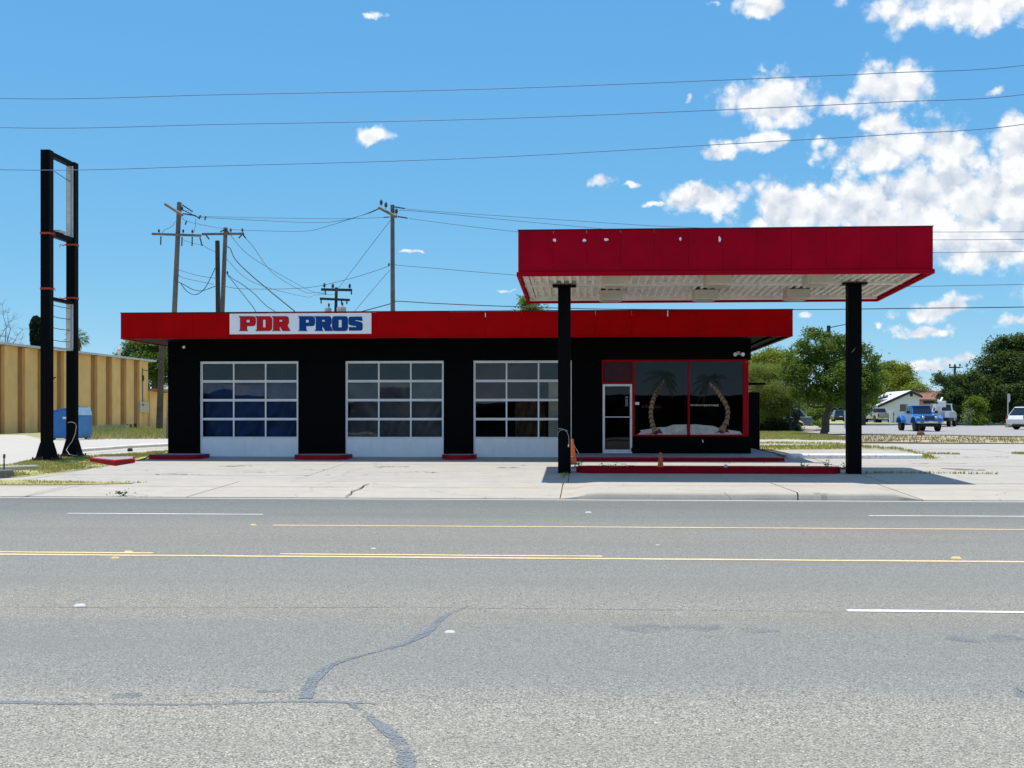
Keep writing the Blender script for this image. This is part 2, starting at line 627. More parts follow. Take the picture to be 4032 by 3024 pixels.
def thing(name, label, cat, loc=(0, 0, 0), rotz=0.0, group=None):
    o = bpy.data.objects.new(name, None)
    o.empty_display_size = 0.2
    col.objects.link(o)
    o.location = loc
    o.rotation_euler = (0, 0, rotz)
    ORG[o.name] = tuple(loc)
    return tag(o, label, cat, group)


def tag(o, label, cat, group=None):
    o['label'] = label
    o['category'] = cat
    if group:
        o['group'] = group
    return o


def struct(o):
    o['kind'] = 'structure'
    return o


def stuff(o):
    o['kind'] = 'stuff'
    return o


def place(o, origin):
    """move a single-mesh thing's origin to its base without moving the mesh"""
    d = Vector(origin)
    o.data.transform(Matrix.Translation(-d))
    o.location = d
    ORG[o.name] = tuple(d)
    return o


def sheet(name, pts_xy, lift, m, parent=None, thick=0.0):
    """flat polygon laid on the ground profile, split where the profile bends"""
    bm = bmesh.new()
    vs = [bm.verts.new((x, y, 0)) for x, y in pts_xy]
    bm.faces.new(vs)
    for (k, _) in KNOTS[1:-1]:
        bmesh.ops.bisect_plane(bm, geom=bm.verts[:] + bm.edges[:] + bm.faces[:], plane_co=(0, k, 0), plane_no=(0, 1, 0))
    if thick > 0:
        r = bmesh.ops.extrude_face_region(bm, geom=bm.faces[:])
        low = [v for v in r['geom'] if isinstance(v, bmesh.types.BMVert)]
        for v in bm.verts:
            v.co.z = zg(v.co.y) + lift
        for v in low:
            v.co.z -= thick
    else:
        for v in bm.verts:
            v.co.z = zg(v.co.y) + lift
    bmesh.ops.recalc_face_normals(bm, faces=bm.faces)
    if thick <= 0:
        for f in bm.faces:
            if f.normal.z < 0:
                f.normal_flip()
    me = bpy.data.meshes.new(name)
    bm.to_mesh(me)
    bm.free()
    if parent is not None:
        me.transform(Matrix.Translation(-Vector(ORG[parent.name])))
    return link(name, me, m, parent)


def xy(*pts):
    return [tuple(G(*p)[:2]) for p in pts]


def wobble(pts, step=0.5, amp=0.1):
    """roughen a polygon outline"""
    out = []
    for (a, b) in zip(pts, pts[1:] + pts[:1]):
        a, b = Vector((a[0], a[1])), Vector((b[0], b[1]))
        n = max(1, int((b - a).length / step))
        for i in range(n):
            q = a.lerp(b, i / n)
            out.append((q.x + random.uniform(-amp, amp), q.y + random.uniform(-amp, amp)))
    return out


def rectS(sx0, sy0, sx1, sy1, Y):
    mx, my = (sx0 + sx1) / 2, (sy0 + sy1) / 2
    return P(sx0, my, Y).x, P(sx1, my, Y).x, P(mx, sy1, Y).z, P(mx, sy0, Y).z
# ------------------------------------------------------------------ ground, road, pavements
M_CONC = m_concrete("pale concrete", (0.425, 0.395, 0.345), 0.55)
M_CONC2 = m_concrete("worn forecourt concrete", (0.40, 0.38, 0.345), 0.75, warm=(0.33, 0.305, 0.26))
M_KERB = m_concrete("kerb concrete", (0.45, 0.44, 0.41), 0.5, crack=0.0)
M_JOINT = mat("joint dirt", (0.055, 0.05, 0.04), 0.95, var=0.4, scale=6)
M_ROAD = m_asphalt("chip seal road", (0.385, 0.370, 0.318), (0.135, 0.127, 0.105), 98.0)
M_STREET = m_asphalt("faded street asphalt", (0.31, 0.305, 0.295), (0.15, 0.15, 0.145), 40.0, tracks=False, contrast=0.5)
M_LOT = m_concrete("bleached gravel lot", (0.47, 0.45, 0.41), 0.5, crack=0.0)
M_TAR = m_tar("crack sealant", (0.20, 0.222, 0.24), 0.62)
M_TARTHIN = m_tar("bleeding tar", (0.225, 0.25, 0.275), 0.50)
M_WHITEPAINT = mat("white road paint", (0.70, 0.70, 0.67), 0.6, var=0.08, scale=9, dirt=0.95, dirt_col=(0.32, 0.32, 0.31))
M_YELLOW = mat("yellow road paint", (0.74, 0.55, 0.29), 0.6, var=0.12, scale=9, dirt=0.9, dirt_col=(0.34, 0.32, 0.27))
M_REDKERB = mat("red kerb paint", (0.34, 0.004, 0.014), 0.6, var=0.22, scale=3, dirt=0.22, dirt_col=(0.16, 0.01, 0.015), bump=0.1, spec=.1)
M_WALK = m_concrete("grey painted walk", (0.30, 0.31, 0.33), 0.7)


def m_dirt(name, a, b_, c_):
    m, nt, b = _nt(name)
    p, _ = pos_of(nt)
    n1 = _noise(nt, p, 0.35, 7.0, 0.7)
    n2 = _noise(nt, p, 5.0, 6.0, 0.7)
    colr = _mix(nt, 0.5, _ramp(nt, n1, [(0.35, a), (0.62, b_)]), _ramp(nt, n2, [(0.3, a), (0.5, b_), (0.72, c_)]))
    nt.links.new(colr, b.inputs['Base Color'])
    b.inputs['Roughness'].default_value = 0.95
    b.inputs['Specular IOR Level'].default_value = 0.1
    _bump(nt, b, n2, 0.4, 0.03)
    return m


M_GROUND = m_dirt("dry ground", (0.27, 0.23, 0.15), (0.30, 0.30, 0.13), (0.36, 0.32, 0.22))
M_SAND = m_dirt("pale caliche dirt", (0.33, 0.265, 0.175), (0.42, 0.36, 0.26), (0.24, 0.19, 0.115))
M_TURF = m_dirt("thin turf soil", (0.29, 0.30, 0.09), (0.36, 0.335, 0.15), (0.44, 0.38, 0.22))

bm = bmesh.new()
rows = []
for (y, z) in KNOTS:
    yy = max(y, -250.0)
    yy = min(yy, 2500.0)
    rows.append([bm.verts.new((x, yy, z - 0.05)) for x in (-1500, -60, 60, 1500)])
for a, b in zip(rows, rows[1:]):
    for i in range(3):
        bm.faces.new((a[i], a[i + 1], b[i + 1], b[i]))
me = bpy.data.meshes.new("ground")
bm.to_mesh(me)
bm.free()
ground = struct(link("ground", me, M_GROUND))

road = struct(MB().poly([(-400, -6, 0), (400, -6, 0), (400, 22.96, 0), (-400, 22.96, 0)]).build("road", M_ROAD, fix=False))
gutter = struct(MB().box(-400, 400, 22.96, 23.19, -0.1, 0.006).build("gutter", M_KERB))
# far side of the road, behind the viewer
near_walk = struct(MB().box(-400, 400, -9.5, -6.0, -0.1, 0.12).build("near_pavement", M_CONC))


def line(name, x0, x1, y, w, m, z=0.004):
    """worn painted line with slightly ragged edges"""
    n = max(2, int((x1 - x0) / 0.35))
    mb = MB()
    top, bot = [], []
    for i in range(n + 1):
        x = x0 + (x1 - x0) * i / n
        top.append((x, y + w / 2 + random.uniform(-.012, .012), z))
        bot.append((x, y - w / 2 + random.uniform(-.012, .012), z))
    for i in range(n):
        mb.poly([bot[i], bot[i + 1], top[i + 1], top[i]])
    return mb.build(name, m, road, fix=False)


def xat(sx, Y):
    return P(sx, 1700, Y).x


Yw, Yd, Yy, Yf = G(3700, 2408).y, G(2016, 2194).y, G(2016, 2074).y, G(700, 2024).y
line("lane_line", xat(3335, Yw), xat(3335, Yw) + 6.1, Yw, 0.10, M_WHITEPAINT)
line("lane_line", -22.0, xat(600, Yd + .1), Yd + 0.14, 0.10, M_YELLOW)
line("lane_line", xat(1100, Yd + .1), xat(2370, Yd + .1), Yd + 0.14, 0.10, M_YELLOW)
line("lane_line", -120, 120, Yd - 0.10, 0.115, M_YELLOW)
line("lane_line", xat(1075, Yy), 120, Yy, 0.10, M_YELLOW)
line("lane_line", xat(265, Yf), xat(1036, Yf), Yf, 0.10, M_WHITEPAINT)
Yf2 = G(3700, 2032).y
line("lane_line", xat(3420, Yf2), xat(3420, Yf2) + 6.1, Yf2, 0.10, M_WHITEPAINT)


def ribbon(name, spts, widths, m, parent, z=0.003, jitter=0.18):
    pts = [G(*p) for p in spts]
    fine, fw = [], []
    for i in range(len(pts) - 1):
        k = max(1, int((pts[i + 1] - pts[i]).length / 0.06))
        for j in range(k):
            t = j / k
            fine.append(pts[i].lerp(pts[i + 1], t))
            fw.append(widths[i] + (widths[i + 1] - widths[i]) * t)
    fine.append(pts[-1])
    fw.append(widths[-1])
    # light smoothing
    for _ in range(6):
        fine = [fine[0]] + [(fine[i - 1] + fine[i] * 2 + fine[i + 1]) / 4 for i in range(1, len(fine) - 1)] + [fine[-1]]
    mb = MB()
    L, R = [], []
    dl = dr = 0.0
    for i, p in enumerate(fine):
        t = fine[min(i + 1, len(fine) - 1)] - fine[max(i - 1, 0)]
        t.z = 0
        t.normalize()
        nrm = Vector((-t.y, t.x, 0))
        dl = dl * 0.75 + random.uniform(-1, 1) * jitter * 0.5
        dr = dr * 0.75 + random.uniform(-1, 1) * jitter * 0.5
        L.append(p + nrm * fw[i] * (0.5 + dl) + Vector((0, 0, z)))
        R.append(p - nrm * fw[i] * (0.5 + dr) + Vector((0, 0, z)))
    for i in range(len(fine) - 1):
        mb.poly([R[i], R[i + 1], L[i + 1], L[i]])
    return mb.build(name, m, parent, fix=False)


ribbon("tar_seam", [(-60, 2762), (300, 2771), (700, 2776), (1100, 2763), (1300, 2762), (1480, 2773)], [.075, .06, .05, .06, .065, .02], M_TAR, road)
ribbon("tar_seam", [(1200, 2752), (1216, 2700), (1270, 2640), (1330, 2605), (1450, 2575), (1560, 2548), (1670, 2498), (1720, 2455), (1745, 2425), (1850, 2385)], [.09, .085, .07, .055, .055, .07, .09, .085, .06, .01], M_TAR, road, z=0.0045)
ribbon("tar_seam", [(1385, 2772), (1440, 2815), (1520, 2870), (1580, 2930), (1600, 3000), (1570, 3080)], [.04, .055, .07, .085, .10, .10], M_TAR, road, z=0.0045)
ribbon("tar_seam", [(-20, 2390), (700, 2393), (1500, 2391), (2200, 2398), (2900, 2404), (3340, 2412)], [.025, .03, .02, .02, .025, .01], M_TAR, road)
ribbon("tar_seam", [(0, 2002), (70, 1985), (140, 1974)], [.10, .14, .02], M_TARTHIN, road)
ribbon("tar_seam", [(850, 1998), (890, 1989), (920, 1984), (905, 1978)], [.05, .12, .12, .04], M_TARTHIN, road)
ribbon("tar_seam", [(3180, 1982), (3240, 2000), (3300, 2006)], [.15, .14, .02], M_TARTHIN, road)
for (sx0, sx1, sy, w) in ((2380, 2850, 2470, .45), (2910, 3070, 2485, .22), (2770, 2840, 2508, .10), (3720, 4060, 2516, .30), (3990, 4070, 2735, .35), (1010, 1130, 2722, .10), (430, 560, 2738, .15)):
    k = 7
    pts = [(sx0 + (sx1 - sx0) * i / k, sy + random.uniform(-5, 5)) for i in range(k + 1)]
    ribbon("tar_patch", pts, [0.02] + [w * random.uniform(.55, 1.1) for _ in range(k - 1)] + [0.02], M_TARTHIN, road, jitter=0.35)

# raised lane markers glued to the road
M_STUDW = mat("white lane stud", (0.60, 0.60, 0.58), 0.4, var=.05)
M_STUDY = mat("yellow lane stud", (0.75, 0.55, 0.22), 0.4, var=.1)
stud = MB()
stud.loft([[(-.10, -.05, 0), (.10, -.05, 0), (.10, .05, 0), (-.10, .05, 0)], [(-.065, -.03, .018), (.065, -.03, .018), (.065, .03, .018), (-.065, .03, .018)]])
for (sx, sy, mm, rz, sc) in ((314, 2385, M_STUDW, .3, 1), (506, 2174, M_STUDY, .2, 1.1), (453, 2197, M_STUDY, -.1, .9), (998, 2067, M_STUDY, 0, .9), (2317, 2018, M_STUDW, .1, 1.1), (3766, 2198, M_STUDY, -.2, 1.2), (1772, 2489, M_STUDW, .1, .8), (2590, 2146, M_STUDW, .4, .5), (1470, 2160, M_STUDW, .1, .6)):
    me_ = stud.mesh("lane_stud")
    me_.materials.append(mm)
    o = piece("lane_stud", me_, G(sx, sy), road, rot=(0, 0, rz), scale=(sc * .48, sc * .65, sc * .8))

def pill(x0, x1, y0, y1, r, n=8):
    pts = []
    for cx, cy, a0 in ((x1 - r, y0 + r, -90), (x1 - r, y1 - r, 0), (x0 + r, y1 - r, 90), (x0 + r, y0 + r, 180)):
        for k in range(n + 1):
            a = math.radians(a0 + 90 * k / n)
            pts.append((cx + r * math.cos(a), cy + r * math.sin(a)))
    return pts


# ---- pavement along the road: ramped drive crossings and the raised kerb between them
XL0, XL1, XR1, XR0 = G(2215, 1962).x, G(2335, 1945).x, G(3475, 1945).x, G(3613, 1962).x
YK, YP = 23.2, G(2016, 1899).y


def kerb_h(x):
    if x <= XL0 or x >= XR0:
        return 0.0
    if x < XL1:
        t = (x - XL0) / (XL1 - XL0)
    elif x > XR1:
        t = (XR0 - x) / (XR0 - XR1)
    else:
        t = 1.0
    return 0.135 * (t * t * (3 - 2 * t))


pav = struct(MB().poly([(-120, YK + .02, -0.03), (120, YK + .02, -0.03), (120, YP + .05, zg(YP) - 0.05), (-120, YP + .05, zg(YP) - 0.05)]).build("pavement", M_JOINT, fix=False))


def pave_z(x, y):
    t = (y - YK) / (YP - YK)
    base = 0.022 + (zg(YP) - 0.022) * t
    return max(base, kerb_h(x) + 0.02 + (zg(YP) - 0.12) * t * 0.2) if kerb_h(x) > 0 else base


def pave_slab(xa, xb, skew=0.0):
    nx = max(2, int((xb - xa) / 0.25)) if xb - xa < 30 else 20
    ys = [YK, YK + .02, YK + .06, YK + .12, YK + .25, YK + .6, YK + 1.6, YP - 0.012]
    mb = MB()
    idx = []
    for i in range(nx + 1):
        x = xa + (xb - xa) * i / nx
        rowi = []
        for j, y in enumerate(ys):
            h = kerb_h(x)
            z = pave_z(x, y)
            if j == 0:
                z = -0.05
            elif j == 1:
                z = 0.018 + (z - .018) * 0.55
            elif j == 2:
                z = 0.018 + (z - .018) * 0.86
            rowi.append(len(mb.v))
            mb.v.append((x + skew * (y - YK), y, z))
        idx.append(rowi)
    for i in range(nx):
        for j in range(len(ys) - 1):
            mb.f.append((idx[i][j], idx[i + 1][j], idx[i + 1][j + 1], idx[i][j + 1]))
    return mb.build("slab", M_CONC, pav, smooth=True, fix=False)


edges = [-60, -46, -34, -24, G(75, 1963).x, G(725, 1963).x, G(2206, 1960).x, G(3105, 1945).x, G(3613, 1960).x, 13.5, 20, 28, 40, 60]
for a, b in zip(edges, edges[1:]):
    g = 0.012
    pave_slab(a + g, b - g)
# the wandering crack between two drive slabs
ribbon("crack", [(1361, 1957), (1385, 1945), (1382, 1938), (1412, 1928), (1428, 1920), (1432, 1914), (1453, 1906)], [.03, .025, .04, .03, .04, .03, .02], M_JOINT, pav, z=0.016)
ribbon("crack", [(80, 1962), (150, 1940), (220, 1925), (270, 1910)], [.012, .012, .014, .01], M_JOINT, pav, z=0.016)

# ---- forecourt slabs
XSL = P(661, 1700, 36).x            # left wall face of the shop
XSR = P(2957, 1700, 36).x           # right wall face
fore_pts = xy((-80, 1899), (545, 1899)) + [(60, YP + .02), (60, 52)] + xy((3000, 1742)) + [(XSR, 45), (XSL, 45), (XSL - .6, 36.2)] + xy((545, 1812), (440, 1836), (300, 1853), (180, 1868), (60, 1879), (-80, 1888))
forecourt = struct(sheet("forecourt", fore_pts, -0.028, M_JOINT))
lefty = xy((560, 1897.5), (560, 1811), (440, 1837), (300, 1854), (180, 1869), (60, 1880), (-60, 1889), (-60, 1897.5))
lefty[0] = (lefty[1][0], YP + .015)
sheet("slab", lefty, 0.0, M_CONC2, forecourt, thick=0.05)
x0 = lefty[0][0] + .012
yj1, yj2 = G(1900, 1874).y, 36.9
xs = [x0, G(1210, 1874).x, G(2240, 1874).x, G(3410, 1874).x, 14.5, 22, 34, 59]
for i, (a, b) in enumerate(zip(xs, xs[1:])):
    g = 0.006 if i < 2 else 0.012
    for (ya, yb) in ((YP + .015, yj1 - g), (yj1 + g, 32.6), (32.62, 36.6), (36.62, 44.0), (44.02, 51.5)):
        if ya > 36.0 and a < XSR + 1.5:
            if b < XSR + 2.5:
                continue
            aa = max(a, XSR + 1.25)
        else:
            aa = a
        sheet("slab", [(aa + g, ya), (b - g, ya), (b - g, yb - g), (aa + g, yb - g)], random.uniform(-.003, .003), M_CONC2, forecourt, thick=0.05)
# shop floor strip under the building
struct(sheet("shop_floor", [(XSL + .1, 36.02), (XSR - .1, 36.02), (XSR - .1, 49.7), (XSL + .1, 49.7)], 0.004, M_CONC2))

# weathered white parking stripe beside the walk
M_PEEL = mat("peeling white paint", (0.78, 0.78, 0.76), 0.7, var=0.05, scale=5, dirt=1.1, dirt_col=(0.40, 0.38, 0.34))
KY = G(3300, 1806).y
kp = thing("white_kerb", "long low kerb with peeling white paint right of the red walk", "kerb", (P(3400, 1800, KY).x, KY, zg(KY)))
kx0, kx1 = P(3100, 1800, KY).x, P(3642, 1800, KY).x
kr = []
for (dz, ins) in ((-.06, 0.0), (.10, 0.0), (.135, .03)):
    kr.append([(x, y, zg(KY) + dz) for x, y in pill(kx0 + ins, kx1 - ins, KY + ins, KY + .55 - ins, .26 - ins, 6)])
MB().loft(kr).build("kerb_body", M_PEEL, kp, smooth=True)
# broken patch with white repair
ribbon("broken_patch", [(3705, 1845), (3780, 1847), (3830, 1849), (3880, 1852)], [.10, .35, .55, .10], M_JOINT, forecourt, z=0.006, jitter=.35)
ribbon("broken_patch", [(3655, 1800), (3690, 1801), (3705, 1801)], [.1, .4, .1], M_JOINT, forecourt, z=0.006, jitter=.3)
ribbon("broken_patch", [(3195, 1822), (3225, 1823), (3252, 1822)], [.05, .22, .05], M_JOINT, forecourt, z=0.006, jitter=.3)
ribbon("white_patch", [(3760, 1851), (3810, 1853), (3850, 1851)], [.05, .32, .05], M_PEEL, forecourt, z=0.010, jitter=.35)
for (sx, sy, w) in ((1205, 1873, .05), (1290, 1870, .05), (1440, 1869, .05), (1560, 1869, .03), (2060, 1832, .10), (395, 1843, .05), (2425, 1821, .04)):
    ribbon("stain", [(sx - 12, sy), (sx, sy), (sx + 14, sy)], [.01, w * 1.6, .01], M_JOINT, forecourt, z=0.005, jitter=.3)

M_OIL = m_tar("oil stain", (0.20, 0.19, 0.17), 0.47, 9.0)
for (sx, sy, L_, w) in ((930, 1835, 60, .9), (1010, 1858, 90, .5), (1540, 1838, 70, .8), (1620, 1860, 110, .45), (2020, 1842, 60, .8), (700, 1868, 120, .35), (2900, 1822, 120, .3), (3700, 1825, 120, .5), (560, 1850, 70, .5), (1250, 1850, 80, .4), (3560, 1775, 90, .8), (3850, 1800, 140, .7)):
    k = 6
    ribbon("stain", [(sx - L_ + 2 * L_ * i / k, sy + random.uniform(-2, 2)) for i in range(k + 1)], [.02] + [w * random.uniform(.5, 1.2) for _ in range(k - 1)] + [.02], M_OIL, forecourt, z=.0055, jitter=.3)
# ---- raised walk in front of the office, red edge
walk = thing("office_walk", "raised grey walk with red painted edge under the office window", "kerb", (P(2700, 1790, 34.3).x, 35.2, zg(35)))
wx0, wx1 = P(2262, 1805, 34.3).x, P(3090, 1806, 34.3).x
zt0, zt1 = 0.455, 0.52
WY0, WY1 = 34.3, 36.0
MB().prism([(wx0, WY0 + .13, zt0 + .004), (wx1 - .05, WY0 + .13, zt0 + .004), (wx1 - .05, WY1, zt1), (wx0, WY1, zt1)], (0, 0, -.3)).build("walk_slab", M_WALK, walk)
MB().prism([(XSR + .002, WY1, zt1), (wx1 - .05, WY1, zt1), (wx1 - .05, 41, .56), (XSR + .002, 41, .56)], (0, 0, -.3)).build("walk_slab", M_WALK, walk)
for i, (a, b) in enumerate(((wx0, wx0 + 2.2), (wx0 + 2.206, wx0 + 4.5), (wx0 + 4.506, wx1))):
    MB().box(a, b, WY0, WY0 + .127, .2, zt0 + random.uniform(-.004, .004)).build("kerb_stone", M_REDKERB, walk, bevel=0.018)

# ---- red pump island
ic = G(2800, 1866)
isl = thing("pump_island", "long red kerbed pump island with weeds between the black canopy columns", "kerb", (ic.x, 29.85, zg(29.85)))
ix0, ix1 = P(2268, 1850, 29.4).x, P(3332, 1850, 29.4).x
IY0, IY1, IZ = G(2800, 1865).y, G(2800, 1865).y + 0.95, zg(29.4) + .165


outer, inner = pill(ix0, ix1, IY0, IY1, .44), pill(ix0 + .13, ix1 - .13, IY0 + .13, IY1 - .13, .31)
mb = MB()
mb.loft([[(x, y, zg(29.4) - .1) for x, y in outer], [(x, y, IZ - .03) for x, y in outer], [(x * .998 + ic.x * .002, y + (.012 if y < 29.6 else -.012), IZ) for x, y in outer], [(x, y, IZ) for x, y in inner], [(x, y, IZ - .06) for x, y in inner], [(x, y, zg(29.4) - .1) for x, y in inner]], caps=False)
mb.build("kerb_ring", M_REDKERB, isl, smooth=True)
MB().prism([(x, y, IZ - .055) for x, y in inner], (0, 0, -.1)).build("soil_bed", M_SAND, isl)

# ---- red kerbs at the foot of the shop piers are built with the shop; this one lies in the grass
lk = thing("kerb_island", "low red kerb island lying in the grass beside the pole sign", "kerb", G(430, 1820))
pts = [G(*p) for p in ((352, 1817), (452, 1835), (531, 1822), (531, 1806), (400, 1809))]
base_z = min(p.z for p in pts)
MB().prism([(p.x, p.y, base_z + .16) for p in pts], (0, 0, -.3)).build("kerb_block", M_REDKERB, lk, bevel=0.03)
cpt = sum((p for p in pts), Vector()) / len(pts)
MB().prism([(p.x * .9 + cpt.x * .1, p.y * .9 + cpt.y * .1, base_z + .166) for p in pts], (0, 0, -.05)).build("top_slab", M_WALK, lk)

# ---- outlying ground: street behind, lots, dirt, turf
street_pts = xy((3050, 1697), (3330, 1711), (3700, 1712), (3870, 1716), (4300, 1722)) + [(220, 70), (220, 136)] + [(G(3000, 1676).x - 10, 136), (G(3000, 1697).x, 100)]
street = struct(sheet("side_street", street_pts, 0.0, M_STREET))
dirt = struct(sheet("dirt_strip", wobble(xy((3180, 1712), (3330, 1713), (3700, 1714), (3860, 1720), (4100, 1732), (4100, 1745), (3700, 1742), (3380, 1739), (3200, 1734), (3120, 1722)), 1.2, .35), -0.005, M_SAND))
M_RUT = m_tar("brown dirt rut", (0.17, 0.125, 0.075), 0.56, 4.0)
for (sx, sy, L_, w) in ((3480, 1718, 150, 1.4), (3700, 1722, 170, 1.2), (3560, 1730, 190, 1.3), (3850, 1733, 170, 1.0), (3420, 1736, 120, 1.0), (3300, 1722, 80, 1.2), (3760, 1739, 200, .7), (3650, 1713, 120, 1.2)):
    ribbon("rut", [(sx - L_ + 2 * L_ * i / 7, sy + random.uniform(-1.2, 1.2)) for i in range(8)], [.05] + [w * random.uniform(.4, 1.3) for _ in range(6)] + [.05], M_RUT, dirt, z=.012, jitter=.3)
lot = struct(sheet("gravel_lot", xy((-500, 1846), (-60, 1838), (60, 1822), (180, 1796), (300, 1792), (480, 1787), (660, 1772)) + [(XSL, 44), (XSL, 62)] + xy((560, 1727), (420, 1724), (340, 1731), (180, 1731), (100, 1712), (0, 1712)) + [(-70, 72)], -0.012, M_LOT))
verge_pts = xy((-200, 1868), (-60, 1887), (60, 1878), (180, 1867), (300, 1852), (440, 1836), (545, 1812), (560, 1800), (661, 1783), (661, 1771), (480, 1786), (300, 1792), (180, 1797), (60, 1822), (-60, 1838))
struct(sheet("verge_soil", wobble(verge_pts, 1.0, .15), -0.006, M_TURF))
struct(sheet("verge_soil", wobble(xy((-200, 1911), (200, 1910), (330, 1908), (520, 1905), (520, 1900), (330, 1897), (120, 1893), (-200, 1889)), .8, .06), 0.012, M_TURF))
TURF_R1 = xy((2975, 1757), (3340, 1753), (3480, 1760), (3530, 1763), (3600, 1778), (3650, 1790), (3690, 1808), (3640, 1808), (3600, 1785), (3540, 1770), (3400, 1768), (2975, 1771))
TURF_R2 = xy((2985, 1744), (3060, 1741), (3300, 1746), (3330, 1751), (3200, 1749), (3000, 1748))
TURF_R3 = xy((2960, 1699), (3120, 1699), (3250, 1712), (3350, 1722), (3340, 1731), (3200, 1734), (3100, 1730), (2960, 1731))
for t in (TURF_R1, TURF_R2, TURF_R3):
    struct(sheet("turf_strip", wobble(t, .8, .12), 0.006, M_TURF))
struct(sheet("pale_path", xy((2960, 1747.5), (3340, 1752), (3340, 1754), (2960, 1757.5)), 0.003, M_CONC))
struct(sheet("pale_path", xy((2960, 1731), (3100, 1730), (3330, 1735), (3340, 1745), (3300, 1746), (3060, 1741.5), (2960, 1744)), 0.003, M_CONC))
# far kerb and lawn across the side street
far_y = G(3800, 1674).y
struct(MB().box(G(3000, 1676).x - 12, 200, far_y, far_y + .3, .4, zg(far_y) + .16).build("far_kerb", M_CONC))
struct(sheet("far_lawn", [(25, far_y + .3), (200, far_y + .3), (200, 330), (25, 330)], .10, M_TURF))
# ------------------------------------------------------------------ the repair shop
M_BLACK = mat("black masonry paint", (0.0016, 0.0017, 0.0024), 0.7, var=0.35, scale=2.5, bump=0.12, bscale=18, spec=0.06)
M_BLACKM = mat("black metal paint", (0.0014, 0.0015, 0.0022), 0.6, var=0.3, scale=4, bump=0.06, bscale=30, spec=0.08)
M_RED = mat("red fascia paint", (0.42, 0.0006, 0.002), 0.6, var=0.14, scale=1.1, dirt=0.12, dirt_col=(0.22, 0.001, 0.003), spec=0.05, bump=.25, bscale=1.6)
M_RED2 = mat("canopy crimson paint", (0.40, 0.0012, 0.014), 0.6, var=0.14, scale=1.0, dirt=0.18, dirt_col=(0.22, 0.002, 0.010), spec=0.05, bump=.2, bscale=1.3, streak=True)
M_REDFRAME = mat("red window frame", (0.36, 0.002, 0.012), 0.5, var=0.15, scale=5, spec=.1)
M_WHITE = mat("white door enamel", (0.84, 0.845, 0.85), 0.45, var=0.05, scale=2, dirt=0.16, dirt_col=(0.45, 0.44, 0.42), streak=True)
M_ALU = mat("white aluminium", (0.74, 0.75, 0.77), 0.4, var=0.06, scale=3)
M_GLASS = m_glass("garage glass", (0.86, 0.88, 0.90), 0.62, wavy=0.03)
M_GLASSD = m_glass("tinted office glass", (0.30, 0.34, 0.38), 0.6, wavy=0.015)
M_DARK = mat("dark interior", (0.02, 0.02, 0.022), 0.9, var=0.3)
M_MAROON = mat("maroon transom panel", (0.045, 0.004, 0.010), 0.6, var=0.3, scale=3)

YF, YE = 36.0, 34.4                       # wall face, fascia face
z_soff = P(1500, 1331, YE).z
z_top = P(1500, 1229, YE).z
SXL, SXR = P(475, 1280, YE).x, P(3122, 1270, YE).x
YB = 50.0
shop = thing("repair_shop", "low black repair shop with red fascia and three glazed garage doors", "shop", ((XSL + XSR) / 2, 43, zg(36)))


def wall(x0, x1, z0, z1, y0=YF, y1=YF + .25, m=M_BLACK, name="wall"):
    return MB().box(x0, x1, y0, y1, z0, z1).build(name, m, shop, bevel=0.008)


GZ = zg(36.0)
d1 = (P(788, 1600, YF).x, P(1174, 1600, YF).x)
d2 = (P(1360, 1600, YF).x, P(1747, 1600, YF).x)
d3 = (P(1864, 1600, YF).x, P(2251, 1600, YF).x)
dz1 = P(1500, 1421, YF).z
of0 = P(2370, 1600, YF).x                 # office front opening
of1 = P(2947, 1600, YF).x
ofz1 = P(2650, 1417, YF).z
sill = P(2700, 1718, YF).z
xdo0, xdo1 = P(2372, 1650, YF).x, P(2489, 1650, YF).x
zdo0, zdo1 = P(2430, 1785, YF).z, P(2430, 1512, YF).z
# piers
wall(XSL, d1[0], GZ - .2, dz1)
wall(d1[1], d2[0], GZ - .2, dz1)
wall(d2[1], d3[0], GZ - .2, dz1)
wall(d3[1], of0, GZ - .2, dz1)
wall(xdo1 + .01, XSR, GZ - .2, sill - .003, YF - .012, YF + .25, name="knee_wall")
wall(of0, xdo1 + .01, GZ - .2, zdo0 - .003, YF, YF + .25, name="threshold")
wall(XSL, P(2957, 1400, YF).x, dz1, z_soff + .05, name="lintel")
wall(XSL, XSL + .25, GZ - .2, z_soff + .05, YF + .25, YB, name="side_wall")
wall(XSR - .25, XSR, GZ - .2, z_soff + .05, YF + 1.9, YB, name="side_wall")
wall(XSR - .25, XSR, GZ - .2, sill - .003, YF + .25, YF + 1.9, name="knee_wall")
wall(XSR - .25, XSR, ofz1, z_soff + .05, YF + .25, YF + 1.9, name="lintel")
wall(XSL + .25, XSR - .25, GZ - .2, z_soff + .05, YB - .25, YB, name="rear_wall")
wall(of0 - .9, of0 - .75, GZ - .2, z_soff + .05, YF + .25, YB - .25, m=M_DARK, name="inner_wall")
wall(of0 - .75, XSR - .25, GZ - .2, z_soff + .05, YF + 4.0, YF + 4.15, m=M_DARK, name="inner_wall")
# roof with soffit overhang
MB().box(SXL + .06, SXR - .06, YE + .06, YB + 1.0, z_soff + .05, z_top - .12).build("roof_deck", M_BLACK, shop)
mb = MB()
nb = 26
for i in range(nb):
    xa = SXL + .07 + (SXR - SXL - .14) * i / nb
    xb = SXL + .07 + (SXR - SXL - .14) * (i + 1) / nb - .012
    mb.box(xa, xb, YE + .07, YF + 13.9, z_soff + .028, z_soff + .047)
stuff(mb.build("soffit_boards", M_BLACK, shop))
for xx in (XSR + .35, XSR + .78):
    MB().box(xx, xx + .06, YE + .2, YB + .8, z_soff - .03, z_soff + .026).build("soffit_batten", M_BLACKM, shop)
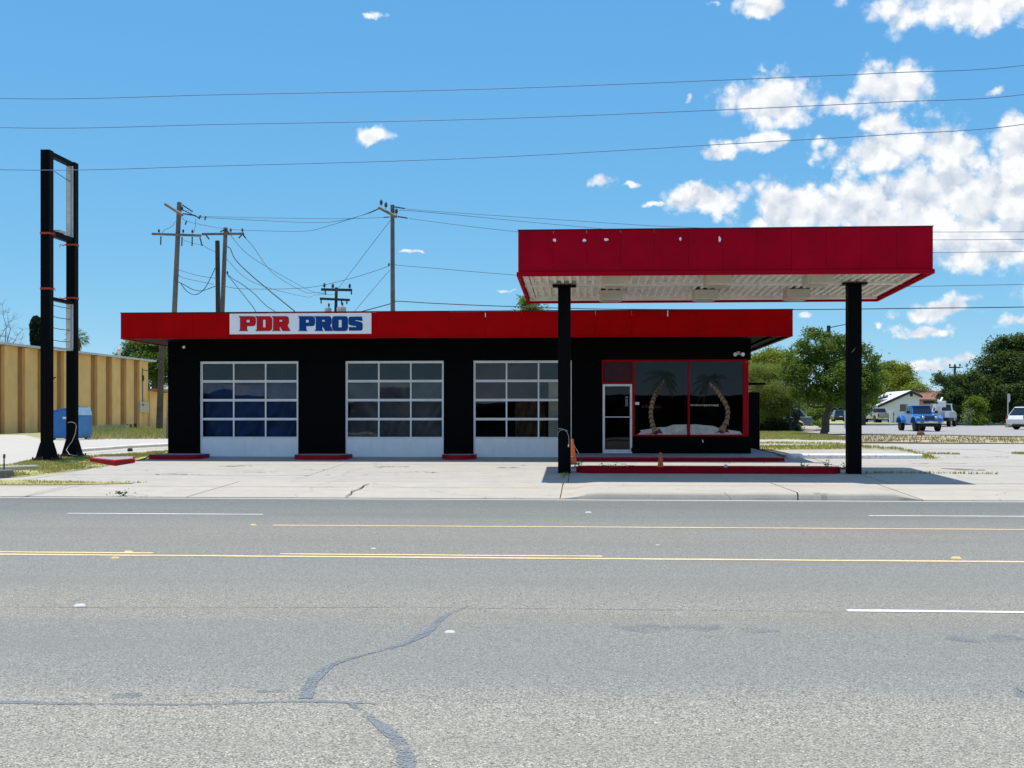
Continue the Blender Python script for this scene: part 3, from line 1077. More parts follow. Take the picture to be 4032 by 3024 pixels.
# fascia panels, front and both sides
seams = [475, 614, 757, 914, 1056, 1198, 1340, 1481, 1627, 1769, 1911, 2053, 2197, 2345, 2487, 2629, 2771, 2913, 3055, 3122]
for a, b in zip(seams, seams[1:]):
    xa, xb = P(a, 1280, YE).x + .0015, P(b, 1280, YE).x - .0015
    dz = random.uniform(-.006, .006)
    dy = random.uniform(-.006, .006)
    MB().box(xa, xb, YE + dy, YE + .05, z_soff + dz, z_top + dz * .4).build("fascia_panel", M_RED, shop, bevel=0.003)
MB().box(SXL - .012, SXR + .012, YE - .015, YE + .07, z_top + .006, z_top + .03).build("roof_edge", mat("dark flashing", (.05, .004, .01), .5), shop)
MB().box(SXL, SXR, YE - .012, YE - .007, z_soff + .004, z_soff + .035).build("drip_strip", M_RED, shop)
for sx_, sgn in ((SXL, 1), (SXR, -1)):
    ny = 10
    for i in range(ny):
        ya = YE + .052 + (YB + .95 - YE) * i / ny
        yb = YE + .046 + (YB + .95 - YE) * (i + 1) / ny
        x_a, x_b = (sx_, sx_ + .05) if sgn > 0 else (sx_ - .05, sx_)
        MB().box(x_a, x_b, ya, yb, z_soff, z_top).build("fascia_panel", M_RED, shop, bevel=0.003)
MB().box(SXL, SXR, YB + .96, YB + 1.0, z_soff, z_top).build("fascia_panel", M_RED, shop)
# torn paint showing metal at one seam
MB().box(P(2627, 1240, YE).x, P(2631, 1240, YE).x, YE - .016, YE - .010, P(2629, 1246, YE).z, P(2629, 1222, YE).z).build("paint_tear", M_WHITE, shop)
MB().box(P(1910, 1240, YE).x, P(1913, 1240, YE).x, YE - .016, YE - .010, P(1911, 1248, YE).z, P(1911, 1232, YE).z).build("paint_tear", M_WHITE, shop)


def garage_door(x0, x1, bend=0.0):
    W, z0, z1 = x1 - x0, P(1500, 1800, YF).z, dz1
    H = z1 - z0
    fr = MB()
    y0, y1 = YF + .06, YF + .10
    # track jambs
    fr.box(x0 + .002, x0 + .03, YF + .02, y1, z0, z1 - .002)
    fr.box(x1 - .03, x1 - .002, YF + .02, y1, z0, z1 - .002)
    fr.box(x0 + .031, x1 - .031, YF + .03, y1, z1 - .035, z1 - .002)
    sec = (H - .035) / 5
    xa, xb = x0 + .032, x1 - .032
    cw = (xb - xa) / 3
    st = .034
    for s_ in range(5):
        za, zb = z0 + sec * s_ + .003, z0 + sec * (s_ + 1) - .003
        fr.box(xa, xb, y0, y1, za, za + st)
        fr.box(xa, xb, y0, y1, zb - st, zb)
        for k in range(4):
            xc = xa + cw * k
            w0, w1 = (xc, xc + .03) if k == 0 else ((xc - .03, xc) if k == 3 else (xc - .022, xc + .022))
            if s_ == 0 and k in (1, 2):
                w0, w1 = xc - .006, xc + .006
            fr.box(w0, w1, y0 + .002, y1 - .002, za + st, zb - st)
    door = fr.build("garage_door", M_WHITE, shop, bevel=0.004)
    pane = MB().box(-cw / 2 + .018, cw / 2 - .018, -.003, .003, -sec / 2 + .03, sec / 2 - .03).mesh("pane")
    pane.materials.append(M_GLASS)
    panel = MB().box(-cw / 2 + .006, cw / 2 - .006, -.012, .012, -sec / 2 + .03, sec / 2 - .03).mesh("panel")
    panel.materials.append(M_WHITE)
    for k in range(3):
        xc = xa + cw * (k + .5)
        piece("panel", panel, (xc, YF + .075, z0 + sec * .5), door)
        for s_ in range(1, 5):
            piece("pane", pane, (xc, YF + .082, z0 + sec * (s_ + .5)), door, rot=(random.uniform(-.006, .006), 0, random.uniform(-.006, .006)))
    MB().box(x0 + .03, x1 - .03, YF + .055, YF + .105, z0 - .03, z0).build("bottom_seal", mat("rubber seal", (.03, .035, .045), .7), door)
    return door


for dd in (d1, d2, d3):
    garage_door(*dd)
# red kerbs round the pier feet
for (a, b, yy) in ((568, 780, 34.55), (1147, 1362, 34.6), (1733, 1868, 34.75)):
    xa, xb = P(a, 1805, yy).x, P(b, 1805, yy).x
    o_ = pill(xa, xb, yy, YF - .002, min(.42, (YF - yy) * .48), 6)
    zz = zg(yy + .3)
    mb = MB()
    mb.loft([[(x, y, zz - .2) for x, y in o_], [(x, y, zz + .11) for x, y in o_], [(x * .985 + (xa + xb) * .0075, y * .985 + (yy + 36) * .0075, zz + .135) for x, y in o_]])
    k_ = mb.build("pier_kerb", M_REDKERB, shop, smooth=True)
    MB().prism([(x * .93 + (xa + xb) * .035, y * .93 + (yy + 36) * .035, zz + .137) for x, y in o_], (0, 0, -.02)).build("kerb_top", M_WALK, k_)

# ---- office front
fy0, fy1 = YF - .03, YF + .09


def bar(sx0, sy0, sx1, sy1, name="window_frame", m=None, y0=fy0, y1=fy1):
    x0_, x1_, z0_, z1_ = rectS(sx0, sy0, sx1, sy1, YF)
    return MB().box(x0_, x1_, y0, y1, z0_, z1_).build(name, m or M_REDFRAME, shop, bevel=0.006)


bar(2370, 1416, 2946, 1424.5)
bar(2370, 1425, 2375.5, 1511)
bar(2489.8, 1425, 2498.5, 1718)
bar(2376, 1503.5, 2489.5, 1511)
bar(2708, 1425, 2715.5, 1711)
bar(2925, 1425, 2947, 1718, "corner_post")
bar(2499, 1711.5, 2707.5, 1718, "window_sill")
bar(2716, 1711.5, 2924.5, 1718, "window_sill")
x0_, x1_, z0_, z1_ = rectS(2376, 1425.5, 2489.5, 1503, YF)
MB().box(x0_, x1_, YF + .03, YF + .05, z0_, z1_).build("transom_panel", M_MAROON, shop)
M_GREEN = mat("painted palm green", (0.004, 0.016, 0.007), .6, var=.4, scale=9)
M_TRUNK = mat("painted palm trunk", (0.27, 0.17, 0.09), .7, var=.35, scale=14, dirt=.6, dirt_col=(.10, .06, .04))
M_TRUNKD = mat("painted trunk shadow", (0.035, 0.025, 0.022), .7, var=.3, scale=9)
M_SANDP = mat("painted white sand", (0.50, 0.50, 0.45), .7, var=.22, scale=5, dirt=.6, dirt_col=(.25, .24, .20))
win = []
for (a, b) in ((2499, 2707.5), (2716, 2924.5)):
    x0_, x1_, z0_, z1_ = rectS(a, 1425, b, 1711, YF)
    win.append(MB().box(x0_ - .01, x1_ + .01, YF + .02, YF + .026, z0_ - .01, z1_ + .01).build("window_pane", M_GLASSD, shop))
# corner return pane on the side of the office
MB().box(XSR - .14, XSR - .134, YF + .25, YF + 1.9, sill, ofz1).build("window_pane", M_GLASSD, shop)


def zs(px, py):                # zoom-picture coords (2100,1350) -> point just in front of the glass
    return P(2100 + px * .4521, 1350 + py * .4521, YF + .014)


def flat(pts, dy):
    return [(p.x, YF + .014 - dy, p.z) for p in (zs(*q) for q in pts)]


sand1 = [(905, 798), (940, 775), (925, 762), (1020, 748), (1100, 735), (1150, 735), (1220, 713), (1280, 712), (1336, 710), (1340, 800)]
sand2 = [(1366, 800), (1366, 711), (1420, 709), (1480, 717), (1560, 722), (1610, 740), (1700, 757), (1800, 772), (1822, 798)]
for w_, s_ in ((win[0], sand1), (win[1], sand2)):
    MB().prism(flat(s_, 0), (0, -.002, 0)).build("painted_sand", M_SANDP, w_)
trk = [[(1062, 772, 62), (1042, 722, 52), (1033, 690, 46), (1026, 650, 42), (1022, 610, 42), (1026, 570, 42), (1032, 525, 46), (1044, 492, 42), (1058, 460, 42), (1070, 430, 40), (1088, 400, 36), (1106, 372, 30), (1122, 345, 26), (1136, 320, 20)],
       [(1636, 762, 70), (1674, 704, 54), (1690, 655, 44), (1696, 612, 44), (1691, 570, 44), (1678, 530, 46), (1652, 490, 46), (1632, 462, 42), (1612, 430, 40), (1588, 400, 34), (1562, 374, 26), (1534, 350, 20)]]
for k in range(2):
    t_ = trk[k]
    up = MB()
    dk = MB()
    for i in range(len(t_) - 1):
        (xa, ya, wa), (xb, yb, wb) = t_[i], t_[i + 1]
        wa, wb = wa * .84, wb * .84
        d_ = Vector((xb - xa, yb - ya))
        d_.normalize()
        n_ = Vector((-d_.y, d_.x))
        # each scale flares at its lower rim
        q = [(xa + n_.x * wa * .62, ya + n_.y * wa * .62 + 7), (xa + n_.x * wa * .2, ya + n_.y * wa * .2 - 4), (xa - n_.x * wa * .25, ya - n_.y * wa * .25 + 3), (xa - n_.x * wa * .62, ya - n_.y * wa * .62 + 7), (xb - n_.x * wb * .30, yb - n_.y * wb * .30), (xb + n_.x * wb * .30, yb + n_.y * wb * .30)]
        up.prism(flat(q, .004 + .0012 * i), (0, -.001, 0))
        dk.prism(flat([(x + 4, y + 9) for x, y in q[:4]] + [(xa, ya - 14)], .0036 + .0012 * i), (0, -.0003, 0))
    tr_ = up.build("painted_trunk", M_TRUNK, win[k])
    dk.build("painted_shadow", M_TRUNKD, win[k])
    bx, by, bw = t_[0]
    MB().prism(flat([(bx - bw * .9, by + 26), (bx - bw * .3, by + 4), (bx + bw * .1, by - 8), (bx + bw * .5, by - 30), (bx + bw * .9, by + 4), (bx + bw * 1.0, by + 20), (bx + bw * .5, by + 14), (bx + bw * .1, by + 30), (bx - bw * .3, by + 18)], .0045), (0, -.0004, 0)).build("painted_roots", M_TRUNKD, win[k])
    # fronds
    cx, cy = (1140, 300) if k == 0 else (1530, 330)
    fm = MB()
    rr = random.Random(5 + k)
    fr_list = [(-2.9, 190), (-2.5, 200), (-2.1, 150), (-1.55, 120), (-1.0, 120), (-.6, 130), (-.2, 110), (.35, 110), (.8, 110), (2.6, 150), (2.2, 140)] if k == 0 else [(-2.8, 150), (-2.3, 150), (-1.8, 110), (-1.0, 150), (-.55, 200), (-.2, 120), (2.9, 150), (2.4, 130), (2.0, 120)]
    lay = 0
    for (a_, L) in fr_list:
        for j in range(26):
            u = j / 25
            px_ = cx + math.cos(a_) * L * u
            py_ = cy + math.sin(a_) * L * u + 90 * u * u
            ln_ = (14 + 34 * math.sin(math.pi * min(1, u * 1.1))) * rr.uniform(.6, 1.1)
            for sgn in (-1, 1):
                aa_ = a_ + sgn * rr.uniform(.6, 1.2) + .5 * u
                ex, ey = px_ + math.cos(aa_) * ln_, py_ + math.sin(aa_) * ln_ + 8
                if (ex < 888 or ex > 1322) if k == 0 else (ex < 1368 or ex > 1818):
                    continue
                if ey < 176:
                    continue
                lay += 1
                fm.poly(flat([(px_ - 1.6, py_ - 1.6), (ex, ey), (px_ + 1.6, py_ + 2.2)], .022 + .00002 * lay))
    fm.build("painted_fronds", M_GREEN, win[k], fix=False)


def text_obj(name, body, size, m, parent, loc, rot=(math.radians(90), 0, 0), sx=1.0, ext=.001):
    cu = bpy.data.curves.new(name, 'FONT')
    cu.body = body
    cu.size = size
    cu.extrude = ext
    cu.align_x = 'CENTER'
    cu.align_y = 'CENTER'
    tmp = bpy.data.objects.new(name + "_tmp", cu)
    col.objects.link(tmp)
    bpy.context.view_layer.update()
    me_ = bpy.data.meshes.new_from_object(tmp.evaluated_get(bpy.context.evaluated_depsgraph_get()))
    bpy.data.objects.remove(tmp)
    bpy.data.curves.remove(cu)
    me_.name = name
    me_.materials.clear()
    me_.materials.append(m)
    return piece(name, me_, loc, parent, rot=rot, scale=(sx, 1, 1))


M_REDVINYL = mat("red window vinyl", (0.13, 0.006, 0.012), .6, var=.3)
c_ = P(2565, 1601, YF + .016)
text_obj("window_lettering", "& Diagnostics", .145, M_REDVINYL, win[0], c_, sx=.72)
# pale curtain edge behind the first pane, notice and banner seen in the glass
x0_, x1_, z0_, z1_ = rectS(2698, 1430, 2705, 1672, YF)
MB().box(x0_, x1_, YF + .10, YF + .13, z0_, z1_).build("curtain_edge", mat("pale curtain", (.55, .56, .58), .8), shop)
x0_, x1_, z0_, z1_ = rectS(2501, 1583, 2517, 1594, YF)
MB().box(x0_, x1_, YF + .012, YF + .016, z0_, z1_).build("paper_notice", M_WHITE, win[0])
mb = MB()
rr = random.Random(3)
for i in range(17):
    a = 2719 + i * 6.6
    x0_, x1_, z0_, z1_ = rectS(a, 1592 + rr.uniform(-1, 1), a + 4.4, 1599 + rr.uniform(-1, 1), YF)
    mb.box(x0_, x1_, YF + .012, YF + .015, z0_, z1_)
mb.build("worn_lettering", mat("worn grey vinyl", (.34, .35, .35), .7, var=.5, scale=30), win[1])
# white faced door
dr = MB()
x0_, x1_, z0_, z1_ = rectS(2373, 1512.5, 2489, 1785, YF)
fw = (x1_ - x0_) * .075
dr.box(x0_, x0_ + fw, YF - .012, YF + .05, z0_, z1_)
dr.box(x1_ - fw, x1_, YF - .012, YF + .05, z0_, z1_)
dr.box(x0_ + fw, x1_ - fw, YF - .010, YF + .048, z1_ - .065, z1_)
dr.box(x0_ + fw, x1_ - fw, YF - .010, YF + .048, z0_, z0_ + .115)
odoor = dr.build("office_door", M_ALU, shop, bevel=0.004)
MB().box(x0_ + fw - .005, x1_ - fw + .005, YF + .016, YF + .022, z0_ + .11, z1_ - .06).build("door_glass", M_GLASSD, odoor)
zb = P(2430, 1642, YF).z
MB().tube([(x0_ + .02, YF - .05, zb), (x1_ - .02, YF - .05, zb)], .014, 8).tube([(x0_ + .03, YF - .05, zb), (x0_ + .03, YF - .005, zb)], .012, 6).tube([(x1_ - .03, YF - .05, zb), (x1_ - .03, YF - .005, zb)], .012, 6).build("push_bar", M_ALU, odoor, smooth=True)
MB().box(x1_ - .03, x1_ + .015, YF - .03, YF - .0125, P(2430, 1778, YF).z, P(2430, 1763, YF).z).build("lock_plate", M_BLACKM, odoor)
c_ = P(2468, 1580, YF + .010)
text_obj("door_number", "5003", .12, mat("pale blue vinyl", (.34, .40, .54), .5), odoor, c_, rot=(math.radians(90), math.radians(-90), 0), sx=1.35)
# hose spout and lamps on the wall
x_ = P(2766, 1738, YF).x
z_ = P(2766, 1738, YF).z
MB().tube([(x_, YF - .012, z_ + .04), (x_, YF - .06, z_ + .03), (x_ + .01, YF - .07, z_ - .03)], .018, 8).build("hose_tap", M_WHITE, shop, smooth=True)
lx, lz = P(2907, 1394, YF).x, P(2907, 1394, YF).z
fl = MB().box(lx - .05, lx + .05, YF - .04, YF - .002, lz - .02, lz + .08).build("flood_lamp", M_ALU, shop, bevel=.01)
for s_ in (-1, 1):
    MB().tube([(lx + s_ * .02, YF - .04, lz + .02), (lx + s_ * .07, YF - .09, lz + .0), (lx + s_ * .10, YF - .16, lz - .015), (lx + s_ * .115, YF - .20, lz - .02)], [.02, .035, .055, .062], 12).build("lamp_head", M_ALU, fl, smooth=True)
lx, lz = P(727, 1366, YF).x, P(727, 1366, YF).z
cm = MB().box(lx - .03, lx + .03, YF - .05, YF - .002, lz - .03, lz + .05).build("security_camera", M_ALU, shop, bevel=.01)
MB().tube([(lx + .01, YF - .05, lz), (lx + .03, YF - .17, lz - .02)], [.04, .045], 12).build("camera_barrel", M_ALU, cm, smooth=True)

# ---- black cabinet and stub awning on the flank of the shop
cb = P(2979, 1775, 42.0)
MB().box(XSR, cb.x, 41.2, 42.6, zg(42), P(2979, 1546, 42).z).build("side_cabinet", M_BLACKM, shop, bevel=.03)
MB().box(XSR, P(3007, 1512, 42).x, 41.5, 42.2, P(2979, 1517, 42).z, P(2979, 1508, 42).z).build("side_awning", M_BLACKM, shop, bevel=.02)

# ---- name board on the fascia
board = thing("name_board", "white shop sign with red and blue slab letters on the red fascia", "sign", (P(1185, 1280, YE).x, YE - .05, P(1185, 1316, YE).z))
x0_, x1_, z0_, z1_ = rectS(906, 1235, 1463.5, 1315.5, YE)
MB().box(x0_, x1_, YE - .055, YE - .02, z0_, z1_).build("sign_panel", mat("sign white", (.84, .85, .87), .45, var=.05, scale=2, dirt=.1, dirt_col=(.45, .45, .46)), board, bevel=.006)
LET = {
    'P': ([(197, 97), (412, 97), (432, 104), (443, 122), (448, 150), (449, 192), (437, 232), (410, 243), (318, 243), (318, 290), (336, 315), (200, 315), (216, 290), (216, 126)], [(312, 150), (312, 190), (356, 190), (356, 150)]),
    'D': ([(437, 97), (650, 97), (672, 108), (686, 132), (690, 160), (690, 262), (682, 292), (662, 310), (640, 315), (443, 315), (462, 290), (462, 128)], [(553, 148), (553, 262), (592, 262), (592, 148)]),
    'R': ([(682, 97), (902, 97), (922, 106), (932, 124), (936, 150), (936, 198), (915, 232), (957, 315), (842, 315), (802, 242), (798, 290), (818, 315), (685, 315), (704, 290), (704, 126)], [(795, 150), (795, 178), (836, 178), (836, 150)]),
    'O': ([(1604, 97), (1776, 97), (1796, 108), (1805, 130), (1806, 160), (1806, 268), (1796, 298), (1774, 315), (1602, 315), (1582, 298), (1571, 262), (1570, 160), (1576, 120), (1588, 103)], [(1668, 150), (1668, 262), (1714, 262), (1714, 150)]),
    'S': ([(1842, 104), (2011, 102), (2021, 167), (1912, 152), (1910, 164), (1998, 184), (2016, 196), (2022, 214), (2022, 280), (2012, 300), (1992, 309), (1822, 309), (1818, 256), (1922, 259), (1930, 252), (1926, 244), (1846, 232), (1822, 220), (1814, 196), (1814, 134), (1824, 112)], None)}
SEQ = [('P', 0, 'r'), ('D', 0, 'r'), ('R', 0, 'r'), ('P', 873, 'b'), ('R', 628, 'b'), ('O', 0, 'b'), ('S', 0, 'b')]
M_LR = mat("letter red", (.60, .008, .016), .5, var=.08, spec=.1)
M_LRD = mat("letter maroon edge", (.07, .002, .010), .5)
M_LB = mat("letter blue", (.006, .055, .24), .5, var=.15, spec=.1)
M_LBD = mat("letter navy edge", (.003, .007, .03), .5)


def shape_mesh(name, loops, y, off, ext):
    cu = bpy.data.curves.new(name, 'CURVE')
    cu.dimensions = '2D'
    cu.fill_mode = 'BOTH'
    cu.extrude = ext
    cu.offset = off
    cen = None
    for lp in loops:
        w = [P(890 + x * .26673, 1220 + yy * .26673, YE) for x, yy in lp]
        sp = cu.splines.new('POLY')
        sp.points.add(len(w) - 1)
        for q, p_ in zip(sp.points, w):
            q.co = (p_.x, p_.z, 0, 1)
        sp.use_cyclic_u = True
    tmp = bpy.data.objects.new(name, cu)
    col.objects.link(tmp)
    bpy.context.view_layer.update()
    me_ = bpy.data.meshes.new_from_object(tmp.evaluated_get(bpy.context.evaluated_depsgraph_get()))
    bpy.data.objects.remove(tmp)
    bpy.data.curves.remove(cu)
    me_.materials.clear()
    # curve lies in its own xy plane: stand it up at depth y
    me_.transform(Matrix(((1, 0, 0, 0), (0, 0, -1, 0), (0, 1, 0, 0), (0, 0, 0, 1))))
    me_.transform(Matrix.Translation((0, y, 0)))
    return me_


for ch, dx, cc in SEQ:
    o_, h_ = LET[ch]
    loops = [[(x + dx, y) for x, y in o_]] + ([[(x + dx, y) for x, y in h_]] if h_ else [])
    m1 = shape_mesh("letter", loops, YE - .060, 0.0, .005)
    m1.transform(Matrix.Translation(-Vector(ORG[board.name])))
    l1 = link("letter", m1, M_LRD if cc == 'r' else M_LBD, board)
    m2 = shape_mesh("letter_face", loops, YE - .067, -.014, .0015)
    m2.transform(Matrix.Translation(-Vector(ORG[board.name])))
    link("letter_face", m2, M_LR if cc == 'r' else M_LB, l1)

# ---- what hangs behind the garage glass
M_TARPB = mat("blue tarpaulin", (0.012, 0.055, 0.18), .5, var=.25, scale=1.2, bump=.4, bscale=3)
M_TARPG = mat("grey plastic sheet", (0.13, 0.13, 0.13), .5, var=.3, scale=1.2, bump=.4, bscale=3)
M_BOARD = mat("tan board", (0.52, 0.46, 0.36), .8, var=.2, scale=2)


def drape(name, x0, x1, z0, ztop, y, m, label, seed, sag=.12):
    nx, nz = 44, 34
    mb = MB()
    ph = [random.Random(seed + i).uniform(0, 6.28) for i in range(8)]
    for j in range(nz + 1):
        v = j / nz
        for i in range(nx + 1):
            u = i / nx
            zt = ztop - sag * math.sin(math.pi * u) * (1 + .4 * math.sin(3 * u + ph[0]))
            z = z0 + (zt - z0) * v
            fold = .07 * math.sin(14 * u + 6 * v + ph[1]) * (.3 + v) + .05 * math.sin(23 * u * (1 - .5 * v) + 9 * v + ph[2]) + .03 * math.sin(41 * u - 17 * v + ph[4]) + .05 * math.sin(7 * (u - .5) * (1.2 - v) * 4 + ph[3])
            mb.v.append((x0 + (x1 - x0) * u, y + fold, z))
    for j in range(nz):
        for i in range(nx):
            a = j * (nx + 1) + i
            mb.f.append((a, a + 1, a + nx + 2, a + nx + 1))
    o = mb.build(name, m, None, smooth='all', fix=False)
    place(o, ((x0 + x1) / 2, y, z0))
    return tag(o, label, "tarp")


zt = P(1500, 1496, YF).z
drape("blue_tarp", d1[0] + .05, d1[1] - .05, GZ + .1, zt, YF + .34, M_TARPB, "blue tarpaulin hanging behind the leftmost garage door", 1)
drape("grey_sheet", d2[0] + .05, d2[1] - .05, GZ + .1, zt - .02, YF + .34, M_TARPG, "wrinkled grey sheet hanging behind the middle garage door", 9, .06)
bo = MB().box(d3[1] - .72, d3[1] - .06, YF + .2, YF + .25, GZ + .05, zt).build("leaning_board", M_BOARD, bevel=.01)
place(bo, (d3[1] - .4, YF + .52, GZ + .05))
tag(bo, "tan board standing behind the right garage door next to the column", "board")
rg = drape("brown_rug", d3[0] + 1.25, d3[0] + 2.2, GZ + .05, zt - .62, YF + .75, mat("brown cloth", (.13, .075, .04), .9, var=.5, scale=3), "mottled brown cloth hanging behind the right garage door", 21, .03)
rg['category'] = "cloth"
# ------------------------------------------------------------------ fuel canopy
CY0, CY1, CYM = 27.4, 32.55, 29.85
cxl, cxr = P(2040, 1000, CY0).x, P(3674, 980, CY0).x
zc_b0 = (P(2040, 1090, CY0).z + P(3674, 1076, CY0).z) / 2      # lip bottom, front
zc_t = (P(2040, 908, CY0).z + P(3674, 893, CY0).z) / 2
zc_b1 = (P(2088, 1198, CY1).z + P(3412, 1185, CY1).z) / 2      # lip bottom, rear


def lip_z(y):
    return zc_b0 + (zc_b1 - zc_b0) * (y - CY0) / (CY1 - CY0)


can = thing("fuel_canopy", "crimson flat fuel canopy on two black columns", "canopy", ((cxl + cxr) / 2, CYM, zg(CYM)))
sm = [2040, 2179, 2310, 2443, 2576, 2710, 2845, 2980, 3117, 3253, 3393, 3530, 3674]
LIP = .11
for a, b in zip(sm, sm[1:]):
    xa, xb = P(a, 1000, CY0).x + .0015, P(b, 1000, CY0).x - .0015
    MB().box(xa, xb, CY0 + random.uniform(0, .006), CY0 + .05, zc_b0 + LIP, zc_t).build("fascia_panel", M_RED2, can, bevel=.003)
for sx_, s_ in ((cxl, 1), (cxr, -1)):
    n_ = 7
    for i in range(n_):
        ya = CY0 + .052 + (CY1 - CY0 - .1) * i / n_
        yb = CY0 + .046 + (CY1 - CY0 - .1) * (i + 1) / n_
        xa, xb = (sx_, sx_ + .05) if s_ > 0 else (sx_ - .05, sx_)
        MB().prism([(xa, ya, lip_z(ya) + LIP), (xa, yb, lip_z(yb) + LIP), (xa, yb, zc_t), (xa, ya, zc_t)], (.05, 0, 0)).build("fascia_panel", M_RED2, can, bevel=.003)
MB().box(cxl, cxr, CY1 - .05, CY1, lip_z(CY1) + LIP, zc_t).build("fascia_panel", M_RED2, can)
MB().box(cxl - .01, cxr + .01, CY0 - .012, CY0 + .06, zc_t + .004, zc_t + .025).build("roof_edge", mat("dark flashing", (.05, .004, .01), .5), can)
# folded lip round the bottom edge
lip = MB()
lip.box(cxl - .035, cxr + .035, CY0 - .035, CY0 + .02, zc_b0, zc_b0 + LIP - .004)
for x_a, x_b in ((cxl - .035, cxl + .02), (cxr - .02, cxr + .035)):
    lip.prism([(x_a, CY0 + .021, lip_z(CY0)), (x_a, CY1 - .021, lip_z(CY1)), (x_a, CY1 - .021, lip_z(CY1) + LIP - .004), (x_a, CY0 + .021, lip_z(CY0) + LIP - .004)], (x_b - x_a, 0, 0))
lip.box(cxl - .035, cxr + .035, CY1 - .02, CY1 + .035, lip_z(CY1), lip_z(CY1) + LIP - .004)
lip.build("edge_lip", M_RED2, can, bevel=.01)
MB().prism([(cxl + .06, CY0 + .06, zc_t - .06), (cxr - .06, CY0 + .06, zc_t - .06), (cxr - .06, CY1 - .06, zc_t - .06), (cxl + .06, CY1 - .06, zc_t - .06)], (0, 0, -.03)).build("roof_deck", M_BLACKM, can)
# ribbed metal ceiling
M_SOFF = mat("dirty cream ceiling metal", (0.74, 0.71, 0.63), .6, var=.12, scale=1.5, dirt=.42, dirt_col=(.22, .17, .11), spec=.3)
M_SOFFB = mat("cream beam paint", (0.72, 0.70, 0.64), .5, var=.1, scale=2, dirt=.25, dirt_col=(.2, .16, .11), streak=False)
prof = []
pitch = .19
x_ = cxl + .03
SZ = .15
while x_ < cxr - .03:
    prof += [(x_, 0), (x_ + .06, 0), (x_ + .075, .065), (x_ + pitch - .015, .065)]
    x_ += pitch
prof = [(min(x, cxr - .025), z) for x, z in prof]
for (ya, yb) in ((CY0 + .05, CYM - .09), (CYM + .09, CY1 - .22)):
    mb = MB()
    for (x1_, z1_), (x2_, z2_) in zip(prof, prof[1:]):
        mb.poly([(x1_, ya, lip_z(ya) + SZ + z1_), (x2_, ya, lip_z(ya) + SZ + z2_), (x2_, yb, lip_z(yb) + SZ + z2_), (x1_, yb, lip_z(yb) + SZ + z1_)])
    mb.build("ceiling_deck", M_SOFF, can, fix=False)
for (ya, yb, dz) in ((CYM - .09, CYM + .09, .10), (CY1 - .22, CY1 - .06, .06), (CY0 + .052, CY0 + .12, .10)):
    MB().prism([(cxl + .04, ya, lip_z(ya) + dz), (cxl + .04, yb, lip_z(yb) + dz), (cxl + .04, yb, lip_z(yb) + dz + .2), (cxl + .04, ya, lip_z(ya) + dz + .2)], (cxr - cxl - .08, 0, 0)).build("ceiling_beam", M_SOFFB, can, bevel=.006)
for xx in (cxl + .06, cxr - .20):
    MB().prism([(xx, CY0 + .13, lip_z(CY0) + .11), (xx, CY1 - .23, lip_z(CY1) + .11), (xx, CY1 - .23, lip_z(CY1) + .25), (xx, CY0 + .13, lip_z(CY0) + .25)], (.14, 0, 0)).build("ceiling_beam", M_SOFFB, can, bevel=.006)
# flat lamp boxes under the ceiling
Z8 = lambda px, py: (1950 + px * .81374, 850 + py * .81374)
M_LAMP = mat("cream lamp housing", (0.54, 0.50, 0.42), .55, var=.08, scale=3, dirt=.2, dirt_col=(.2, .15, .1))
M_LAMPR = mat("lamp rim", (0.42, 0.36, 0.28), .6)
for (pa, pb, yc) in ((522, 627, 28.55), (1020, 1130, 28.55), (1497, 1620, 28.55), (510, 608, 31.25), (965, 1065, 31.25), (1400, 1515, 31.25)):
    xa, xb = P(Z8(pa, 0)[0], 1120, yc).x, P(Z8(pb, 0)[0], 1120, yc).x
    xc = (xa + xb) / 2
    w = .60
    zt = lip_z(yc) + SZ
    lb = MB()
    lb.loft([[(xc - w / 2, yc - .38, zt - .002), (xc + w / 2, yc - .38, zt - .002), (xc + w / 2, yc + .38, zt - .002), (xc - w / 2, yc + .38, zt - .002)],
             [(xc - w / 2, yc - .38, zt - .23), (xc + w / 2, yc - .38, zt - .23), (xc + w / 2, yc + .38, zt - .23), (xc - w / 2, yc + .38, zt - .23)],
             [(xc - w / 2 + .07, yc - .31, zt - .255), (xc + w / 2 - .07, yc - .31, zt - .255), (xc + w / 2 - .07, yc + .31, zt - .255), (xc - w / 2 + .07, yc + .31, zt - .255)]])
    lo = lb.build("lamp_box", M_LAMP, can, bevel=.01)
    MB().box(xc - w / 2 + .09, xc + w / 2 - .09, yc - .28, yc + .28, zt - .268, zt - .257).build("lamp_lens", M_LAMPR, lo)
# columns
for (a, b) in ((2197, 2247), (3340, 3393)):
    xa, xb = P(a, 1500, CYM - .15).x, P(b, 1500, CYM - .15).x
    zt = lip_z(CYM) + .10
    MB().box(xa, xb, CYM - .17, CYM + .17, zg(CYM) - .1, zt).build("column", M_BLACKM, can, bevel=.012)
    MB().box(xa - .14, xb + .14, CYM - .2, CYM + .2, zt - .012, zt + .03).build("cap_plate", M_BLACKM, can, bevel=.004)
    cx_ = (xa + xb) / 2
    bo_ = MB()
    for s1 in (-1, 1):
        bo_.lathe((cx_ + s1 * .12, CYM - .19, zg(CYM)), [(.018, 0), (.018, .05), (.01, .055)], 8)
    bo_.build("anchor_bolts", M_BLACKM, can)
xs_ = P(3358, 1380, CYM - .172)
MB().prism([(xs_.x - .06, CYM - .1715, xs_.z - .08), (xs_.x + .02, CYM - .1715, xs_.z - .02), (xs_.x + .08, CYM - .1715, xs_.z + .08), (xs_.x + .02, CYM - .1715, xs_.z + .03)], (0, -.002, 0)).build("paint_scuff", mat("grey scuff", (.12, .10, .09), .8), can)
